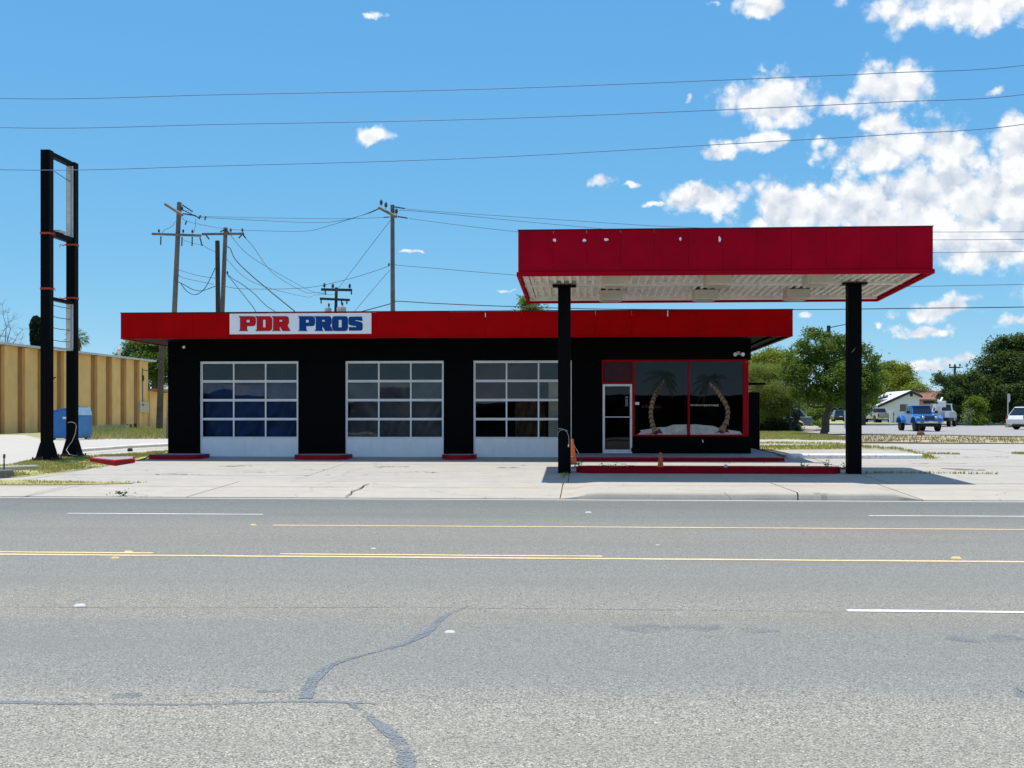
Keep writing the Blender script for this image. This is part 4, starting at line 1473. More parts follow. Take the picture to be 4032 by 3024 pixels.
# torn holes where letters were fixed
rr = random.Random(4)
for (px, py, w, h) in ((288, 118, .045, .05), (432, 119, .045, .045), (537, 115, .06, .04), (896, 111, .035, .05), (1085, 111, .035, .075)):
    c_ = P(*Z8(px, py), CY0 - .002)
    pts = [(c_.x + w * math.cos(t) * rr.uniform(.6, 1.1), CY0 - .002, c_.z + h * math.sin(t) * rr.uniform(.6, 1.1)) for t in [k * math.pi / 4 for k in range(8)]]
    MB().prism(pts, (0, -.003, 0)).build("torn_spot", M_WHITE, can)

# ---- cables hanging on the left column
c0 = P(2196, 1700, CYM - .2)
hose_m = mat("grey cable", (.45, .46, .5), .5)


def zc(px, py, y):           # zoom (2190,1680) scale .1326
    return P(2190 + px * .13258, 1680 + py * .13258, y)


hs = thing("hanging_cable", "grey cable looped over the left black canopy column", "cable", (c0.x, CYM - .2, zg(CYM)))
y_ = CYM - .19
MB().tube([zc(60, 60, y_), zc(140, 62, y_), zc(210, 75, y_), zc(240, 92, y_)], .007, 6).build("cable_strand", hose_m, hs, smooth=True)
MB().tube([zc(45, 280, y_), zc(48, 200, y_), zc(90, 130, y_), zc(160, 95, y_), zc(235, 88, y_)], .006, 6).build("cable_strand", hose_m, hs, smooth=True)
MB().tube([zc(250, 90, y_), zc(320, 160, y_), zc(365, 270, y_), zc(382, 400, y_), zc(378, 520, y_)], .007, 6).build("cable_strand", hose_m, hs, smooth=True)
MB().tube([zc(250, 90, y_), zc(330, 120, y_), zc(390, 200, y_ + .1), zc(440, 330, y_ + .3), zc(560, 600, 31.5), zc(690, 830, 34.4)], .007, 6).build("cable_strand", hose_m, hs, smooth=True)
MB().tube([zc(372, 515, y_), zc(366, 605, y_)], .015, 8).build("cable_plug", M_WHITE, hs, smooth=True)

# ---- traffic cones
M_ORANGE = mat("sun bleached cone orange", (0.62, 0.13, 0.035), .55, var=.2, scale=12, dirt=.3, dirt_col=(.35, .09, .04), coords='obj')
M_ORANGE2 = mat("dirty cone orange", (0.62, 0.11, 0.03), .6, var=.2, scale=12, dirt=.3, dirt_col=(.25, .06, .03), coords='obj')
b_ = Vector((P(2256, 1825, 33.0).x - .02, 33.0, zg(33.0)))
cone = thing("traffic_cone", "tall bleached orange traffic cone partly behind the left column", "cone", b_, 0.0, "traffic cones")
MB().lathe(b_, [(.15, .03), (.13, .035), (.035, .70), (.028, .715), (.02, .716)], 24).build("cone_body", M_ORANGE, cone, smooth=True)
MB().lathe(b_ + Vector((0, 0, .0)), [(.143, .20), (.118, .215), (.116, .225), (.142, .205)], 24).build("cone_band", mat("cone band", (.12, .015, .015), .6), cone, smooth=True)
MB().box(b_.x - .18, b_.x + .18, b_.y - .18, b_.y + .18, b_.z, b_.z + .03).build("cone_base", mat("cone rubber", (.02, .02, .02), .8), cone, bevel=.01)
b_ = Vector((P(2601, 1838, IY0 + .45).x, IY0 + .45, IZ - .052))
cone = thing("traffic_cone", "small dirty orange cone standing on the red pump island", "cone", b_, 0.0, "traffic cones")
MB().lathe(b_, [(.085, .03), (.08, .04), (.03, .40), (.022, .41)], 24).build("cone_body", M_ORANGE2, cone, smooth=True)
MB().box(b_.x - .11, b_.x + .11, b_.y - .11, b_.y + .11, b_.z, b_.z + .03).build("cone_base", M_ORANGE2, cone, bevel=.01)
b_ = Vector((P(2855, 1838, IY0 + .3).x, IY0 + .3, IZ - .055))
cup = MB().lathe((0, 0, 0), [(.036, 0), (.048, .11), (.046, .112), (.034, .01)], 16).build("paper_cup", mat("white paper", (.75, .77, .82), .6, coords='obj'), smooth=True)
cup.location = b_
cup.rotation_euler = (.25, .2, 0)
tag(cup, "crumpled white paper cup on the red pump island", "cup")

# ------------------------------------------------------------------ empty pole sign
M_POLEWHITE = mat("peeling white metal", (0.62, 0.62, 0.58), .6, var=.1, scale=4, dirt=.5, dirt_col=(.25, .12, .07))
M_RUST = mat("rusted red strap", (0.45, 0.05, 0.02), .7, var=.3, scale=10)
gl_, gr_ = G(187, 1811), G(283, 1797)
PX = (gl_.x + gr_.x) / 2
yl, yr = gl_.y, gr_.y
hw = .14
ztl, ztr = P(187, 592, yl).z, P(283, 642, yr).z
zt_ = (ztl + ztr) / 2
psn = thing("pole_sign", "tall empty black pole sign frame on two posts in the grass", "sign", (PX, (yl + yr) / 2, zg(yl)))
for yy in (yl, yr):
    MB().box(PX - hw, PX + hw, yy - hw, yy + hw, zg(yy) + .35, zt_).build("post", M_BLACKM, psn, bevel=.006)
    zb_ = zg(yy)
    MB().loft([[(PX - .29, yy - .29, zb_ + .03), (PX + .29, yy - .29, zb_ + .03), (PX + .29, yy + .29, zb_ + .03), (PX - .29, yy + .29, zb_ + .03)],
               [(PX - .24, yy - .24, zb_ + .10), (PX + .24, yy - .24, zb_ + .10), (PX + .24, yy + .24, zb_ + .10), (PX - .24, yy + .24, zb_ + .10)],
               [(PX - hw - .01, yy - hw - .01, zb_ + .52), (PX + hw + .01, yy - hw - .01, zb_ + .52), (PX + hw + .01, yy + hw + .01, zb_ + .52), (PX - hw - .01, yy + hw + .01, zb_ + .52)]]).build("post_skirt", M_BLACKM, psn, bevel=.006)
    MB().box(PX - .36, PX + .36, yy - .36, yy + .36, zb_ - .05, zb_ + .03).build("base_plate", M_RUST if False else M_BLACKM, psn)
    bb = MB()
    for sx_ in (-.3, 0, .3):
        for sy_ in (-.3, .3):
            bb.lathe((PX + sx_, yy + sy_, zb_ + .03), [(.025, 0), (.025, .06), (.014, .07)], 8)
    bb.build("anchor_bolts", mat("rusty bolts", (.06, .045, .035), .8), psn)
zS = lambda py, y: P(260, 550 + py * .8137, y).z


def rail(zq, h, name="cross_rail", m=M_BLACKM, dx0=-.10, dx1=.10):
    return MB().box(PX + dx0, PX + dx1, yl + hw, yr - hw, zq - h / 2, zq + h / 2).build(name, m, psn, bevel=.005)


rail(zt_ - .07, .13)
zm_ = zS(487, yr - hw)
rail(zm_, .16)
rail(zS(790, yr - hw), .09)
rail(zS(1018, yr - hw), .05, m=M_POLEWHITE)
# white inner channels on the far post
for (pa, pb) in ((112, 482), (790, 1022)):
    z1_, z0_ = zS(pa, yr - hw), zS(pb, yr - hw)
    ch = MB().box(PX - .12, PX + .10, yr - hw - .03, yr - hw, z0_, z1_).build("lamp_channel", M_POLEWHITE, psn, bevel=.004)
    MB().box(PX + .02, PX + .06, yr - hw - .05, yr - hw - .03, z0_ + .1, z1_ - .1).build("socket_strip", mat("grey socket strip", (.35, .36, .34), .6), ch)
for pa in (820, 873, 926, 983):
    z_ = zS(pa, yr - hw)
    MB().tube([(PX, yl + hw - .01, z_ + .02), (PX, (yl + yr) / 2, z_), (PX, yr - hw, z_ + .02)], .010, 6).build("tie_rod", M_BLACKM, psn)
z_ = zS(205, yr - hw)
MB().tube([(PX, yl + hw + .35, z_ + .10), (PX, yr - hw, z_)], .010, 6).build("tie_rod", M_BLACKM, psn)
for (yy, pa) in ((yl, 455), (yr, 511), (yl, 722), (yr, 768)):
    z_ = P(187 if yy == yl else 283, 550 + pa * .8137, yy).z
    st = MB().box(PX - hw - .012, PX + hw + .012, yy - hw - .012, yy + hw + .012, z_ - .03, z_ + .03).build("strap", M_RUST, psn)
    s_ = 1 if yy == yl else -1
    MB().tube([(PX + s_ * hw, yy - hw - .02, z_), (PX + s_ * (hw + .10), yy - hw - .03, z_ - .03), (PX + s_ * (hw + .17), yy - hw - .03, z_ + .01), (PX + s_ * (hw + .20), yy - hw - .02, z_ - .09)], [.022, .018, .014, .008], 6).build("strap_tail", M_RUST, st)
z_ = P(200, 1490, yl).z
MB().tube([(PX + hw - .01, yl - .05, z_ - .02), (PX + hw + .08, yl - .06, z_), (PX + hw + .16, yl - .06, z_ + .03)], .018, 6).build("bent_bracket", M_BLACKM, psn)
MB().box(PX - .09, PX + .16, yl + .5, yl + .95, zm_ + .085, zm_ + .17).build("ballast_box", M_POLEWHITE, psn, bevel=.01)


def z6(px, py, y):      # zoom (180,1450) scale .27126
    return P(180 + px * .27126, 1450 + py * .27126, y)


wy = yr - hw - .02
wr = thing("loose_cable", "thin pale cable wound round the right pole sign post", "cable", (PX, yr - .2, zg(yr)))
MB().tube([z6(322, 795, wy), z6(345, 780, wy), z6(390, 782, wy), z6(430, 800, wy), z6(445, 830, wy), z6(430, 950, wy), z6(385, 1060, wy), z6(330, 1130, wy - .05), z6(300, 1190, wy - .13), z6(345, 1250, wy - .18), z6(420, 1268, wy - .18), z6(465, 1262, wy - .15), z6(455, 1290, wy - .15)], .011, 6).build("cable_strand", mat("pale cable", (.55, .56, .55), .5), wr, smooth=True)
MB().tube([z6(445, 1130, wy), z6(478, 1135, wy), z6(490, 1155, wy), z6(472, 1190, wy)], .012, 6).build("cable_strand", M_BLACKM, wr, smooth=True)
# ------------------------------------------------------------------ utility poles and wires
M_WOOD = mat("weathered pole wood", (0.17, 0.145, 0.12), .9, var=.3, scale=1.5, bump=.4, bscale=14, dirt=.4, dirt_col=(.07, .06, .05), streak=True)
M_WOODD = mat("dark creosote pole", (0.045, 0.035, 0.028), .9, var=.4, scale=2, bump=.3, bscale=14)
M_ARM = mat("grey crossarm wood", (0.16, 0.16, 0.15), .9, var=.25, scale=3)
M_ARMD = mat("dark crossarm wood", (0.035, 0.04, 0.055), .9, var=.3, scale=3)
M_INS = mat("dark insulator", (0.03, 0.035, 0.045), .35, var=.2)
M_WIRE = mat("dull wire", (0.07, 0.08, 0.10), .5, var=.1)
M_WIREK = mat("black service cable", (0.015, 0.016, 0.02), .5, var=.1)
M_CAN = mat("transformer grey", (0.34, 0.34, 0.32), .5, var=.15, scale=4)


def pole(name, label, sx_top, sy_top, Y, sx_low, sy_low, rtop, rbase, m=M_WOOD, base=None):
    top = P(sx_top, sy_top, Y)
    low = P(sx_low, sy_low, Y)
    zb_ = zg(Y) - .2
    k = (zb_ - top.z) / (low.z - top.z)
    bot = top.lerp(low, k)
    t = thing(name, label, "utility pole", (bot.x, Y, zg(Y)), 0.0, "utility poles")
    n_ = 7
    pts = [bot.lerp(top, i / n_) for i in range(n_ + 1)]
    MB().tube(pts, [rbase + (rtop - rbase) * i / n_ for i in range(n_ + 1)], 12).build("shaft", m, t, smooth=True)
    return t


def insul(t, p, s=1.0, down=False):
    d = -1 if down else 1
    prof = [(.012, 0), (.012, .05), (.055, .06), (.03, .09), (.06, .10), (.035, .14), (.05, .15), (.02, .20)]
    MB().lathe(p, [(r * s, h * s * d) for r, h in prof], 10).build("insulator", M_INS, t, smooth=True)


def hang(t, a, b, s=1.0):
    """string of discs from a to b"""
    a, b = Vector(a), Vector(b)
    n_ = 7
    pts, rs = [], []
    for i in range(n_ * 2 + 1):
        pts.append(a.lerp(b, i / (n_ * 2)))
        rs.append((.055 if i % 2 else .022) * s)
    MB().tube(pts, rs, 8).build("insulator_string", M_INS, t, smooth=True)


def arm(t, pa, pb, h=.12, w=.10, m=M_ARM):
    pa, pb = Vector(pa), Vector(pb)
    d = (pb - pa)
    L = d.length
    rot = d.to_track_quat('X', 'Z').to_matrix()
    return MB().obox((pa + pb) / 2, (L, w, h), rot).build("crossarm", m, t, bevel=.01)


def q1(px, py):      # zoom (580,780)
    return 580 + px * .27723, 780 + py * .27727


def q2(px, py):      # zoom (1200,780)
    return 1200 + px * .27731, 780 + py * .27727


YA = 60.0
pa_ = pole("utility_pole", "tall weathered pole left of the white sign, with long grey crossarm", *q1(455, 60), YA, *q1(385, 1610), .12, .155)
arm(pa_, P(*q1(65, 508), YA - .15), P(*q1(765, 532), YA - .15))
arm(pa_, P(*q1(255, 85), YA + 1.2), P(*q1(500, 240), YA - .9), .13, .11, M_WOOD)
for q in ((200, 545), (500, 560), (645, 560), (750, 560)):
    hang(pa_, P(*q1(q[0] - 6, q[1] - 10), YA - .2), P(*q1(q[0] - 10 if q[0] < 700 else q[0] + 30, q[1] + 120), YA - .2), .9)
for q in ((165, 500), (510, 505), (640, 508)):
    insul(pa_, P(*q1(q[0], q[1]), YA - .15), 1.1)
hang(pa_, P(*q1(495, 95), YA), P(*q1(645, 195), YA), .9)
hang(pa_, P(*q1(495, 220), YA), P(*q1(690, 250), YA), .9)
hang(pa_, P(*q1(500, 165), YA), P(*q1(740, 285), YA), .7)
insul(pa_, P(*q1(493, 190), YA), 1.3)
for q in ((745, 240), (823, 255), (548, 320)):
    hang(pa_, P(*q1(q[0] + 10, q[1]), YA), P(*q1(q[0] - 8, q[1] + 60), YA), .9)
YB_ = 61.0
pb_ = pole("utility_pole", "pole with a flat crossarm standing beside the dark stub pole", *q1(1113, 420), YB_, *q1(1065, 1610), .11, .15)
arm(pb_, P(*q1(775, 512), YB_ - .15), P(*q1(1375, 506), YB_ - .15))
for q in ((1185, 480), (1350, 480)):
    insul(pb_, P(*q1(q[0], q[1] + 12), YB_ - .15), 1.2)
hang(pb_, P(*q1(830, 520), YB_ - .15), P(*q1(880, 585), YB_ - .15), .9)
hang(pb_, P(*q1(1345, 515), YB_ - .15), P(*q1(1300, 570), YB_ - .15), .9)
hang(pb_, P(*q1(1355, 515), YB_ - .15), P(*q1(1398, 570), YB_ - .15), .9)
arm(pb_, P(*q1(1110, 440), YB_ - .2), P(*q1(1035, 480), YB_ - .2), .06, .04, M_WOODD)
arm(pb_, P(*q1(1115, 440), YB_ - .2), P(*q1(1165, 500), YB_ - .2), .06, .04, M_WOODD)
insul(pb_, P(*q1(1137, 1090), YB_ - .15), 1.0)
pc_ = pole("utility_pole", "dark creosoted stub pole with cut top, left of the flat crossarm pole", *q1(996, 606), 60.2, *q1(1005, 1610), .12, .135, M_WOODD)
YD_ = 60.0
pd_ = pole("utility_pole", "tall grey pole rising behind the fascia right of the white sign", *q2(1245, 98), YD_, *q2(1250, 1610), .105, .14)
arm(pd_, P(*q2(1055, 135), YD_ + 1.0), P(*q2(1300, 265), YD_ - 1.0), .13, .11, M_WOOD)
for q in ((1085, 105), (1152, 140), (1300, 230)):
    insul(pd_, P(*q2(q[0], q[1] + 12), YD_ - .1), 1.7)
hang(pd_, P(*q2(1275, 125), YD_), P(*q2(1418, 148), YD_), .9)
hang(pd_, P(*q2(1320, 262), YD_), P(*q2(1460, 285), YD_), .9)
hang(pd_, P(*q2(1050, 150), YD_), P(*q2(905, 215), YD_), .8)
hang(pd_, P(*q2(1205, 268), YD_), P(*q2(1120, 275), YD_), .7)
insul(pd_, P(*q2(1195, 975), YD_ - .12), 1.0)
YE_ = 100.0
pe_ = pole("utility_pole", "distant dark pole with two crossarms and transformers behind the sign", *q2(450, 1270), YE_, *q2(440, 1620), .13, .17, M_ARMD)
arm(pe_, P(*q2(232, 1298), YE_ - .2), P(*q2(672, 1306), YE_ - .2), .22, .14, M_ARMD)
arm(pe_, P(*q2(215, 1428), YE_ - .2), P(*q2(640, 1448), YE_ - .2), .2, .14, M_ARMD)
for q in ((278, 1275), (398, 1285), (638, 1285)):
    insul(pe_, P(*q2(q[0], q[1] + 10), YE_ - .2), 2.4)
for q in ((290, 1310), (660, 1310), (230, 1435), (520, 1440), (595, 1445)):
    hang(pe_, P(*q2(*q), YE_ - .2), P(*q2(q[0] + 4, q[1] + 62), YE_ - .2), 1.5)
for q in ((330, 1600, .30), (520, 1585, .42)):
    c_ = P(*q2(q[0], q[1]), YE_ - .4)
    MB().lathe((c_.x, c_.y, c_.z - .6), [(q[2], 0), (q[2], .75), (q[2] * .85, .85), (q[2] * .3, .88)], 14).build("transformer_can", M_CAN, pe_, smooth=True)
    insul(pe_, (c_.x + .1, c_.y - .1, c_.z + .25), 2.0)
# short pole near the warehouse, its head hidden behind the fascia
g_ = G(627, 1703)
pf_ = pole("utility_pole", "plain brown pole under the left eave beside the tan warehouse", 640, 1285, g_.y, 627, 1700, .16, .24, mat("brown pole wood", (0.10, 0.078, 0.06), .95, var=.35, scale=2, bump=.4, bscale=12))
# poles on the right
pg_ = pole("utility_pole", "short dark pole sticking out of the tree right of the shop", *(3263, 1282), 82.0, *(3262, 1350), .13, .16, M_WOODD)
MB().tube([P(3267, 1290, 82), P(3290, 1285, 82), P(3330, 1277, 82), P(3390, 1268, 82)], [.03, .03, .025, .02], 6).build("lamp_arm", M_ARMD, pg_)
ph_ = pole("utility_pole", "distant pole with single crossarm above the dark trees at right", 3760, 1438, 150.0, 3759, 1500, .14, .17, M_ARMD)
arm(ph_, P(3737, 1447, 149.8), P(3782, 1447, 149.8), .16, .12, M_ARMD)
for s_ in (3740, 3760, 3780):
    insul(ph_, P(s_, 1446, 149.8), 2.2)
pi_ = pole("utility_pole", "faint distant pole above the white gabled house", 3567, 1455, 190.0, 3567, 1500, .14, .17, M_ARM)
arm(pi_, P(3556, 1463, 189.8), P(3585, 1463, 189.8), .15, .12, M_ARM)
arm(pi_, P(3558, 1478, 189.8), P(3578, 1478, 189.8), .15, .12, M_ARM)


def wire(label, pts, r, m=M_WIRE, smooth_n=10, name="overhead_wire"):
    """pts: world points; a soft curve through them"""
    pts = [Vector(p) for p in pts]
    fine = []
    for i in range(len(pts) - 1):
        p0 = pts[max(i - 1, 0)]
        p1, p2 = pts[i], pts[i + 1]
        p3 = pts[min(i + 2, len(pts) - 1)]
        for j in range(smooth_n):
            t = j / smooth_n
            fine.append(0.5 * ((2 * p1) + (-p0 + p2) * t + (2 * p0 - 5 * p1 + 4 * p2 - p3) * t * t + (-p0 + 3 * p1 - 3 * p2 + p3) * t ** 3))
    fine.append(pts[-1])
    o = MB().tube(fine, r, 5).build(name, m, None, smooth='all')
    place(o, fine[0])
    return tag(o, label, "wire", "overhead wires")


YW = 26.5


def q5(px, py):      # zoom (0,0) .9042
    return px * .9042, py * .9040


def ext(pts, k=0.6):
    """carry a wire on past both ends of what the photo shows"""
    a, b = Vector(pts[0]), Vector(pts[-1])
    da, db = a - Vector(pts[1]), b - Vector(pts[-2])
    return [a + da * 2.2 * k + Vector((0, 0, .5))] + list(pts) + [b + db * 2.2 * k + Vector((0, 0, .5))]


WM = mat("sky blue glare wire", (0.10, 0.17, 0.30), .5, var=.1)
for (lab, rows_) in (("topmost of the three long wires crossing the whole sky", [(0, 387), (900, 372), (1900, 351), (2900, 313), (3500, 287), (4032, 257)]),
                     ("middle one of the three long wires crossing the whole sky", [(0, 502), (900, 489), (1900, 469), (2900, 430), (3500, 402), (4032, 372)]),
                     ("lowest of the three long wires crossing the whole sky", [(0, 668), (900, 652), (1900, 621), (2900, 565), (3500, 530), (4032, 489)])):
    wire(lab, ext([P(x, y, YW) for x, y in rows_]), .0085, WM)
S2 = lambda *qs: [P(*q2(px, py), Y) for px, py, Y in qs]
S1 = lambda *qs: [P(*q1(px, py), Y) for px, py, Y in qs]
wire("upper of two level wires between the tall crossarm pole and grey pole", S1((690, 250, 60), (840, 262, 60)) + S2((0, 290, 60), (650, 290, 60), (1120, 275, 60)), .012)
wire("lower sagging wire between the tall crossarm pole and grey pole", S1((740, 285, 60), (860, 280, 60)) + S2((0, 345, 60), (500, 322, 60), (905, 215, 60), (1055, 150, 60)), .012)
wire("deepest sagging wire running left from the grey pole's slanted arm", S1((480, 265, 60), (590, 335, 60), (1060, 430, 60), (1500, 460, 60)) + S2((0, 468, 60), (350, 390, 60), (720, 275, 60), (1050, 155, 60)), .012)
wire("steep guy wire running down left from the grey pole's head", S2((1212, 320, 60), (1010, 585, 62), (700, 990, 66), (485, 1270, 70), (420, 1360, 71)), .014)
wire("lower steep guy wire beside the grey pole", S2((1200, 1030, 60), (1000, 1260, 58), (710, 1605, 55)), .014)
wire("telephone wire sagging from the dark stub pole to the grey pole", S1((1110, 1255, 60.5), (1400, 1290, 60)) + S2((0, 1275, 60), (560, 1165, 60), (1000, 1035, 60), (1200, 960, 60)), .014)
wire("black service cable from the grey pole towards the right edge", S2((800, 1612, 58), (1200, 1505, 60), (1300, 1465, 60)) + [P(1720, 1195, 60), P(1990, 1206, 60), P(2400, 1217, 60), P(3130, 1219, 60), P(3600, 1214, 60), P(4032, 1209, 60), P(4400, 1200, 60)], .024, M_WIREK)
wire("upper wire leaving the grey pole's head to the right", S2((1418, 148, 60), (1800, 185, 60)) + [P(2200, 865, 60), P(2700, 895, 60), P(3400, 912, 60), P(4032, 913, 60), P(4300, 912, 60)], .012)
wire("second wire leaving the grey pole's head to the right", S2((1310, 168, 60), (1800, 205, 60)) + [P(2200, 885, 60), P(2700, 925, 60), P(3400, 943, 60), P(4032, 943, 60), P(4300, 940, 60)], .012)
wire("third wire leaving the grey pole's head to the right", S2((1480, 288, 60), (1800, 333, 60)) + [P(2030, 912, 60), P(2700, 975, 60), P(3400, 995, 60), P(4032, 990, 60), P(4300, 985, 60)], .012)
wire("single wire leaving the grey pole halfway up to the right", S2((1290, 940, 60), (1340, 955, 60), (1800, 993, 60)) + [P(2030, 1083, 60), P(2700, 1130, 60), P(3400, 1130, 60), P(4032, 1120, 60), P(4300, 1116, 60)], .014)
wire("thin wire dropping right from the flat crossarm's middle", S1((1185, 530, 61), (1510, 860, 70)) + S2((0, 1280, 88), (160, 1340, 95), (280, 1356, 99.5)), .016)
wire("thin wire dropping right from the flat crossarm's end", S1((1400, 575, 61), (1510, 700, 64)) + [P(1080, 1080, 75), P(1200, 1150, 86)] + S2((160, 1340, 94), (280, 1350, 99.5)), .016)
wire("thick black cable falling from the flat crossarm pole to the roof", S1((1140, 690, 61), (1180, 720, 60.5), (1230, 840, 60), (1320, 950, 58), (1510, 1125, 55)) + [P(1080, 1160, 52), P(1160, 1225, 50)], .026, M_WIREK)
wire("middle cable falling from the flat crossarm pole to the roof", S1((1140, 1080, 61), (1220, 1150, 60), (1340, 1220, 58), (1510, 1350, 55)) + [P(1050, 1205, 53), P(1108, 1240, 51)], .018, M_WIREK)
wire("left cable falling from the flat crossarm pole to the roof", S1((1140, 1100, 61), (1200, 1165, 60), (1330, 1330, 57), (1510, 1560, 53), (1540, 1640, 52)), .018, M_WIREK)
wire("faint wire between the flat crossarm pole and the far pole", S1((1130, 870, 61), (1510, 1200, 72)) + S2((0, 1400, 86), (160, 1375, 96), (400, 1370, 99.5)), .014)
wire("drooping cable loop between the tall pole and the stub pole", S1((445, 1190, 60), (540, 1240, 60), (650, 1300, 60), (780, 1315, 60), (965, 1250, 60.2)), .020, M_WIREK)
wire("deep cable loop rising to the stub pole", S1((470, 1200, 60), (560, 1320, 60), (680, 1372, 60), (800, 1300, 60), (880, 1170, 60), (965, 990, 60.2)), .020, M_WIREK)
wire("upper short wire from the tall pole to the stub pole", S1((445, 1020, 60), (700, 1095, 60), (965, 1138, 60.2)), .014)
wire("lower short wire from the tall pole to the stub pole", S1((445, 1090, 60), (520, 1135, 60), (940, 1225, 60.2)), .014)
wire("jumper wire curling above the left end of the long crossarm", S1((400, 330, 60), (340, 410, 60), (250, 450, 60), (210, 500, 60)), .012)
wire("jumper wire hanging to the long crossarm's middle", S1((690, 295, 60), (680, 400, 60), (655, 500, 60)), .012)
wire("slack wire from the long crossarm to the stub pole", S1((505, 590, 60), (620, 635, 60), (720, 655, 60)) + S1((800, 670, 60), (870, 720, 60), (965, 762, 60.2)), .012)

# ------------------------------------------------------------------ tan warehouse at left
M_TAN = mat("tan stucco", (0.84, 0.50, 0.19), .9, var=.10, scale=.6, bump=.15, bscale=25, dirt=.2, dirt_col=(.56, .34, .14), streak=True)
M_TAND = mat("darker strip brown", (0.36, 0.18, 0.06), .9, var=.15, scale=.8, bump=.15, bscale=25)
M_GALV = mat("galvanised edge", (0.50, 0.52, 0.54), .45, var=.15, scale=2)
WX = -39.3


def ywall(sx):          # depth at which the warehouse flank x = WX is seen at photo column sx
    d = ray(sx, 1600)
    return WX / d.x * d.y


wy0, wy1 = 52.0, ywall(583)
zr1 = P(583, 1424, wy1).z
zr0_ = P(0, 1358, ywall(0)).z
slope = (zr1 - zr0_) / (wy1 - ywall(0))
zr0 = zr1 - slope * (wy1 - wy0)
wh = thing("warehouse", "long tan stucco warehouse with brown upright strips behind the pole sign", "warehouse", (WX - 8, (wy0 + wy1) / 2, zg(80)))
MB().prism([(WX, wy0, zg(60) - .5), (WX, wy1, zg(100) - .5), (WX, wy1, zr1), (WX, wy0, zr0)], (-18, 0, 0)).build("wall", M_TAN, wh)
MB().prism([(WX + .45, wy0 - .5, zr0 + .01), (WX + .45, wy1 + .9, zr1 + .01), (WX + .45, wy1 + .9, zr1 + .17), (WX + .45, wy0 - .5, zr0 + .17)], (-19.5, 0, 0)).build("roof", M_GALV, wh)
# pilasters standing out, a thin darker brown strip on the near flank of each
zq = lambda px: px * .48222
for (pd0, pd1, pp1) in ((145, 172, 205), (308, 335, 358), (466, 490, 512), (742, 766, 782), (866, 888, 905), (985, 1005, 1022), (1094, 1113, 1130), (-20, 4, 34)):
    ya, yb, yc = ywall(zq(pd0)), ywall(zq(pd1)), ywall(zq(pp1))
    zz = lambda y: zr0 + slope * (y - wy0)
    MB().prism([(WX + .004, ya, zg(70) - .3), (WX + .004, yb, zg(70) - .3), (WX + .004, yb, zz(yb) - .02), (WX + .004, ya, zz(ya) - .02)], (.05, 0, 0)).build("brown_strip", M_TAND, wh)
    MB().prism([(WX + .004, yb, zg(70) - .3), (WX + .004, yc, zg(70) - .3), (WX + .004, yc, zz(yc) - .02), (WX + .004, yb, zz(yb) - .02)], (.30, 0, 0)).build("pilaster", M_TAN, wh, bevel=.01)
# meter box, conduits, pipes
ym = ywall(555)
zf = lambda sy, y: P(560, sy, y).z
mx = MB().box(WX + .005, WX + .35, ym - 1.1, ym + 1.0, zf(1624, ym), zf(1582, ym)).build("meter_box", mat("beige meter box", (.52, .44, .32), .6), wh, bevel=.02)
MB().box(WX + .352, WX + .37, ym - .6, ym - .2, zf(1598, ym), zf(1590, ym)).build("meter_plate", M_ARM, mx)
for dy in (-.6, .15):
    MB().tube([(WX + .1, ym + dy, zf(1582, ym)), (WX + .1, ym + dy * .8, zf(1450, ym))], .045, 6).build("conduit", M_ARM, wh)
MB().box(WX + .01, WX + .2, ym - .35, ym + .3, zf(1500, ym), zf(1478, ym)).build("cable_head", M_WOODD, wh, bevel=.05)
MB().tube([(WX + .1, ym + .1, zf(1457, ym)), (WX + .8, ym + 1, zf(1459, ym))], .03, 6).build("conduit", M_WOODD, wh)
# lean-to at the far end
yl0, yl1 = wy1 + .01, wy1 + 7
MB().prism([(WX + .2, yl0, zg(100) - .5), (WX + .2, yl1, zg(100) - .5), (WX + .2, yl1, P(600, 1545, yl0).z), (WX + .2, yl0, P(600, 1540, yl0).z)], (-10, 0, 0)).build("annex_wall", M_TAN, wh)
MB().box(WX - 9, WX + .9, yl0, yl1 + .3, P(600, 1540, yl0).z, P(600, 1530, yl0).z).build("annex_roof", mat("tan fascia board", (.36, .2, .1), .8), wh)
# roof vent pipe and roof box
vp = P(469, 1412, wy1 - 12)
vx = WX - 1.5
v_ = P(469, 1372, wy1 - 12)
VY = wy1 - 6
VX_ = P(469, 1390, VY).x
VZ = P(469, 1388, VY).z
MB().tube([(VX_, VY, zr1 - .2), (VX_, VY, VZ)], .13, 12).lathe((VX_, VY, VZ), [(.13, 0), (.22, .03), (.22, .14), (.16, .17), (.16, .26), (.24, .28), (.24, .34), (.05, .4)], 12).build("roof_vent", mat("cream vent pipe", (.6, .55, .47), .6), wh, smooth=True)
ux = MB().box(WX - 6.5, WX - 2.6, 84, 88.5, zr0 - .3, P(250, 1358, 85).z).build("roof_unit", mat("grey roof unit", (.16, .17, .18), .6), wh, bevel=.03)
MB().box(WX - 4.6, WX - 3.9, 83.98, 84, P(230, 1374, 85).z, P(230, 1364, 85).z).build("unit_label", M_WHITE, ux)

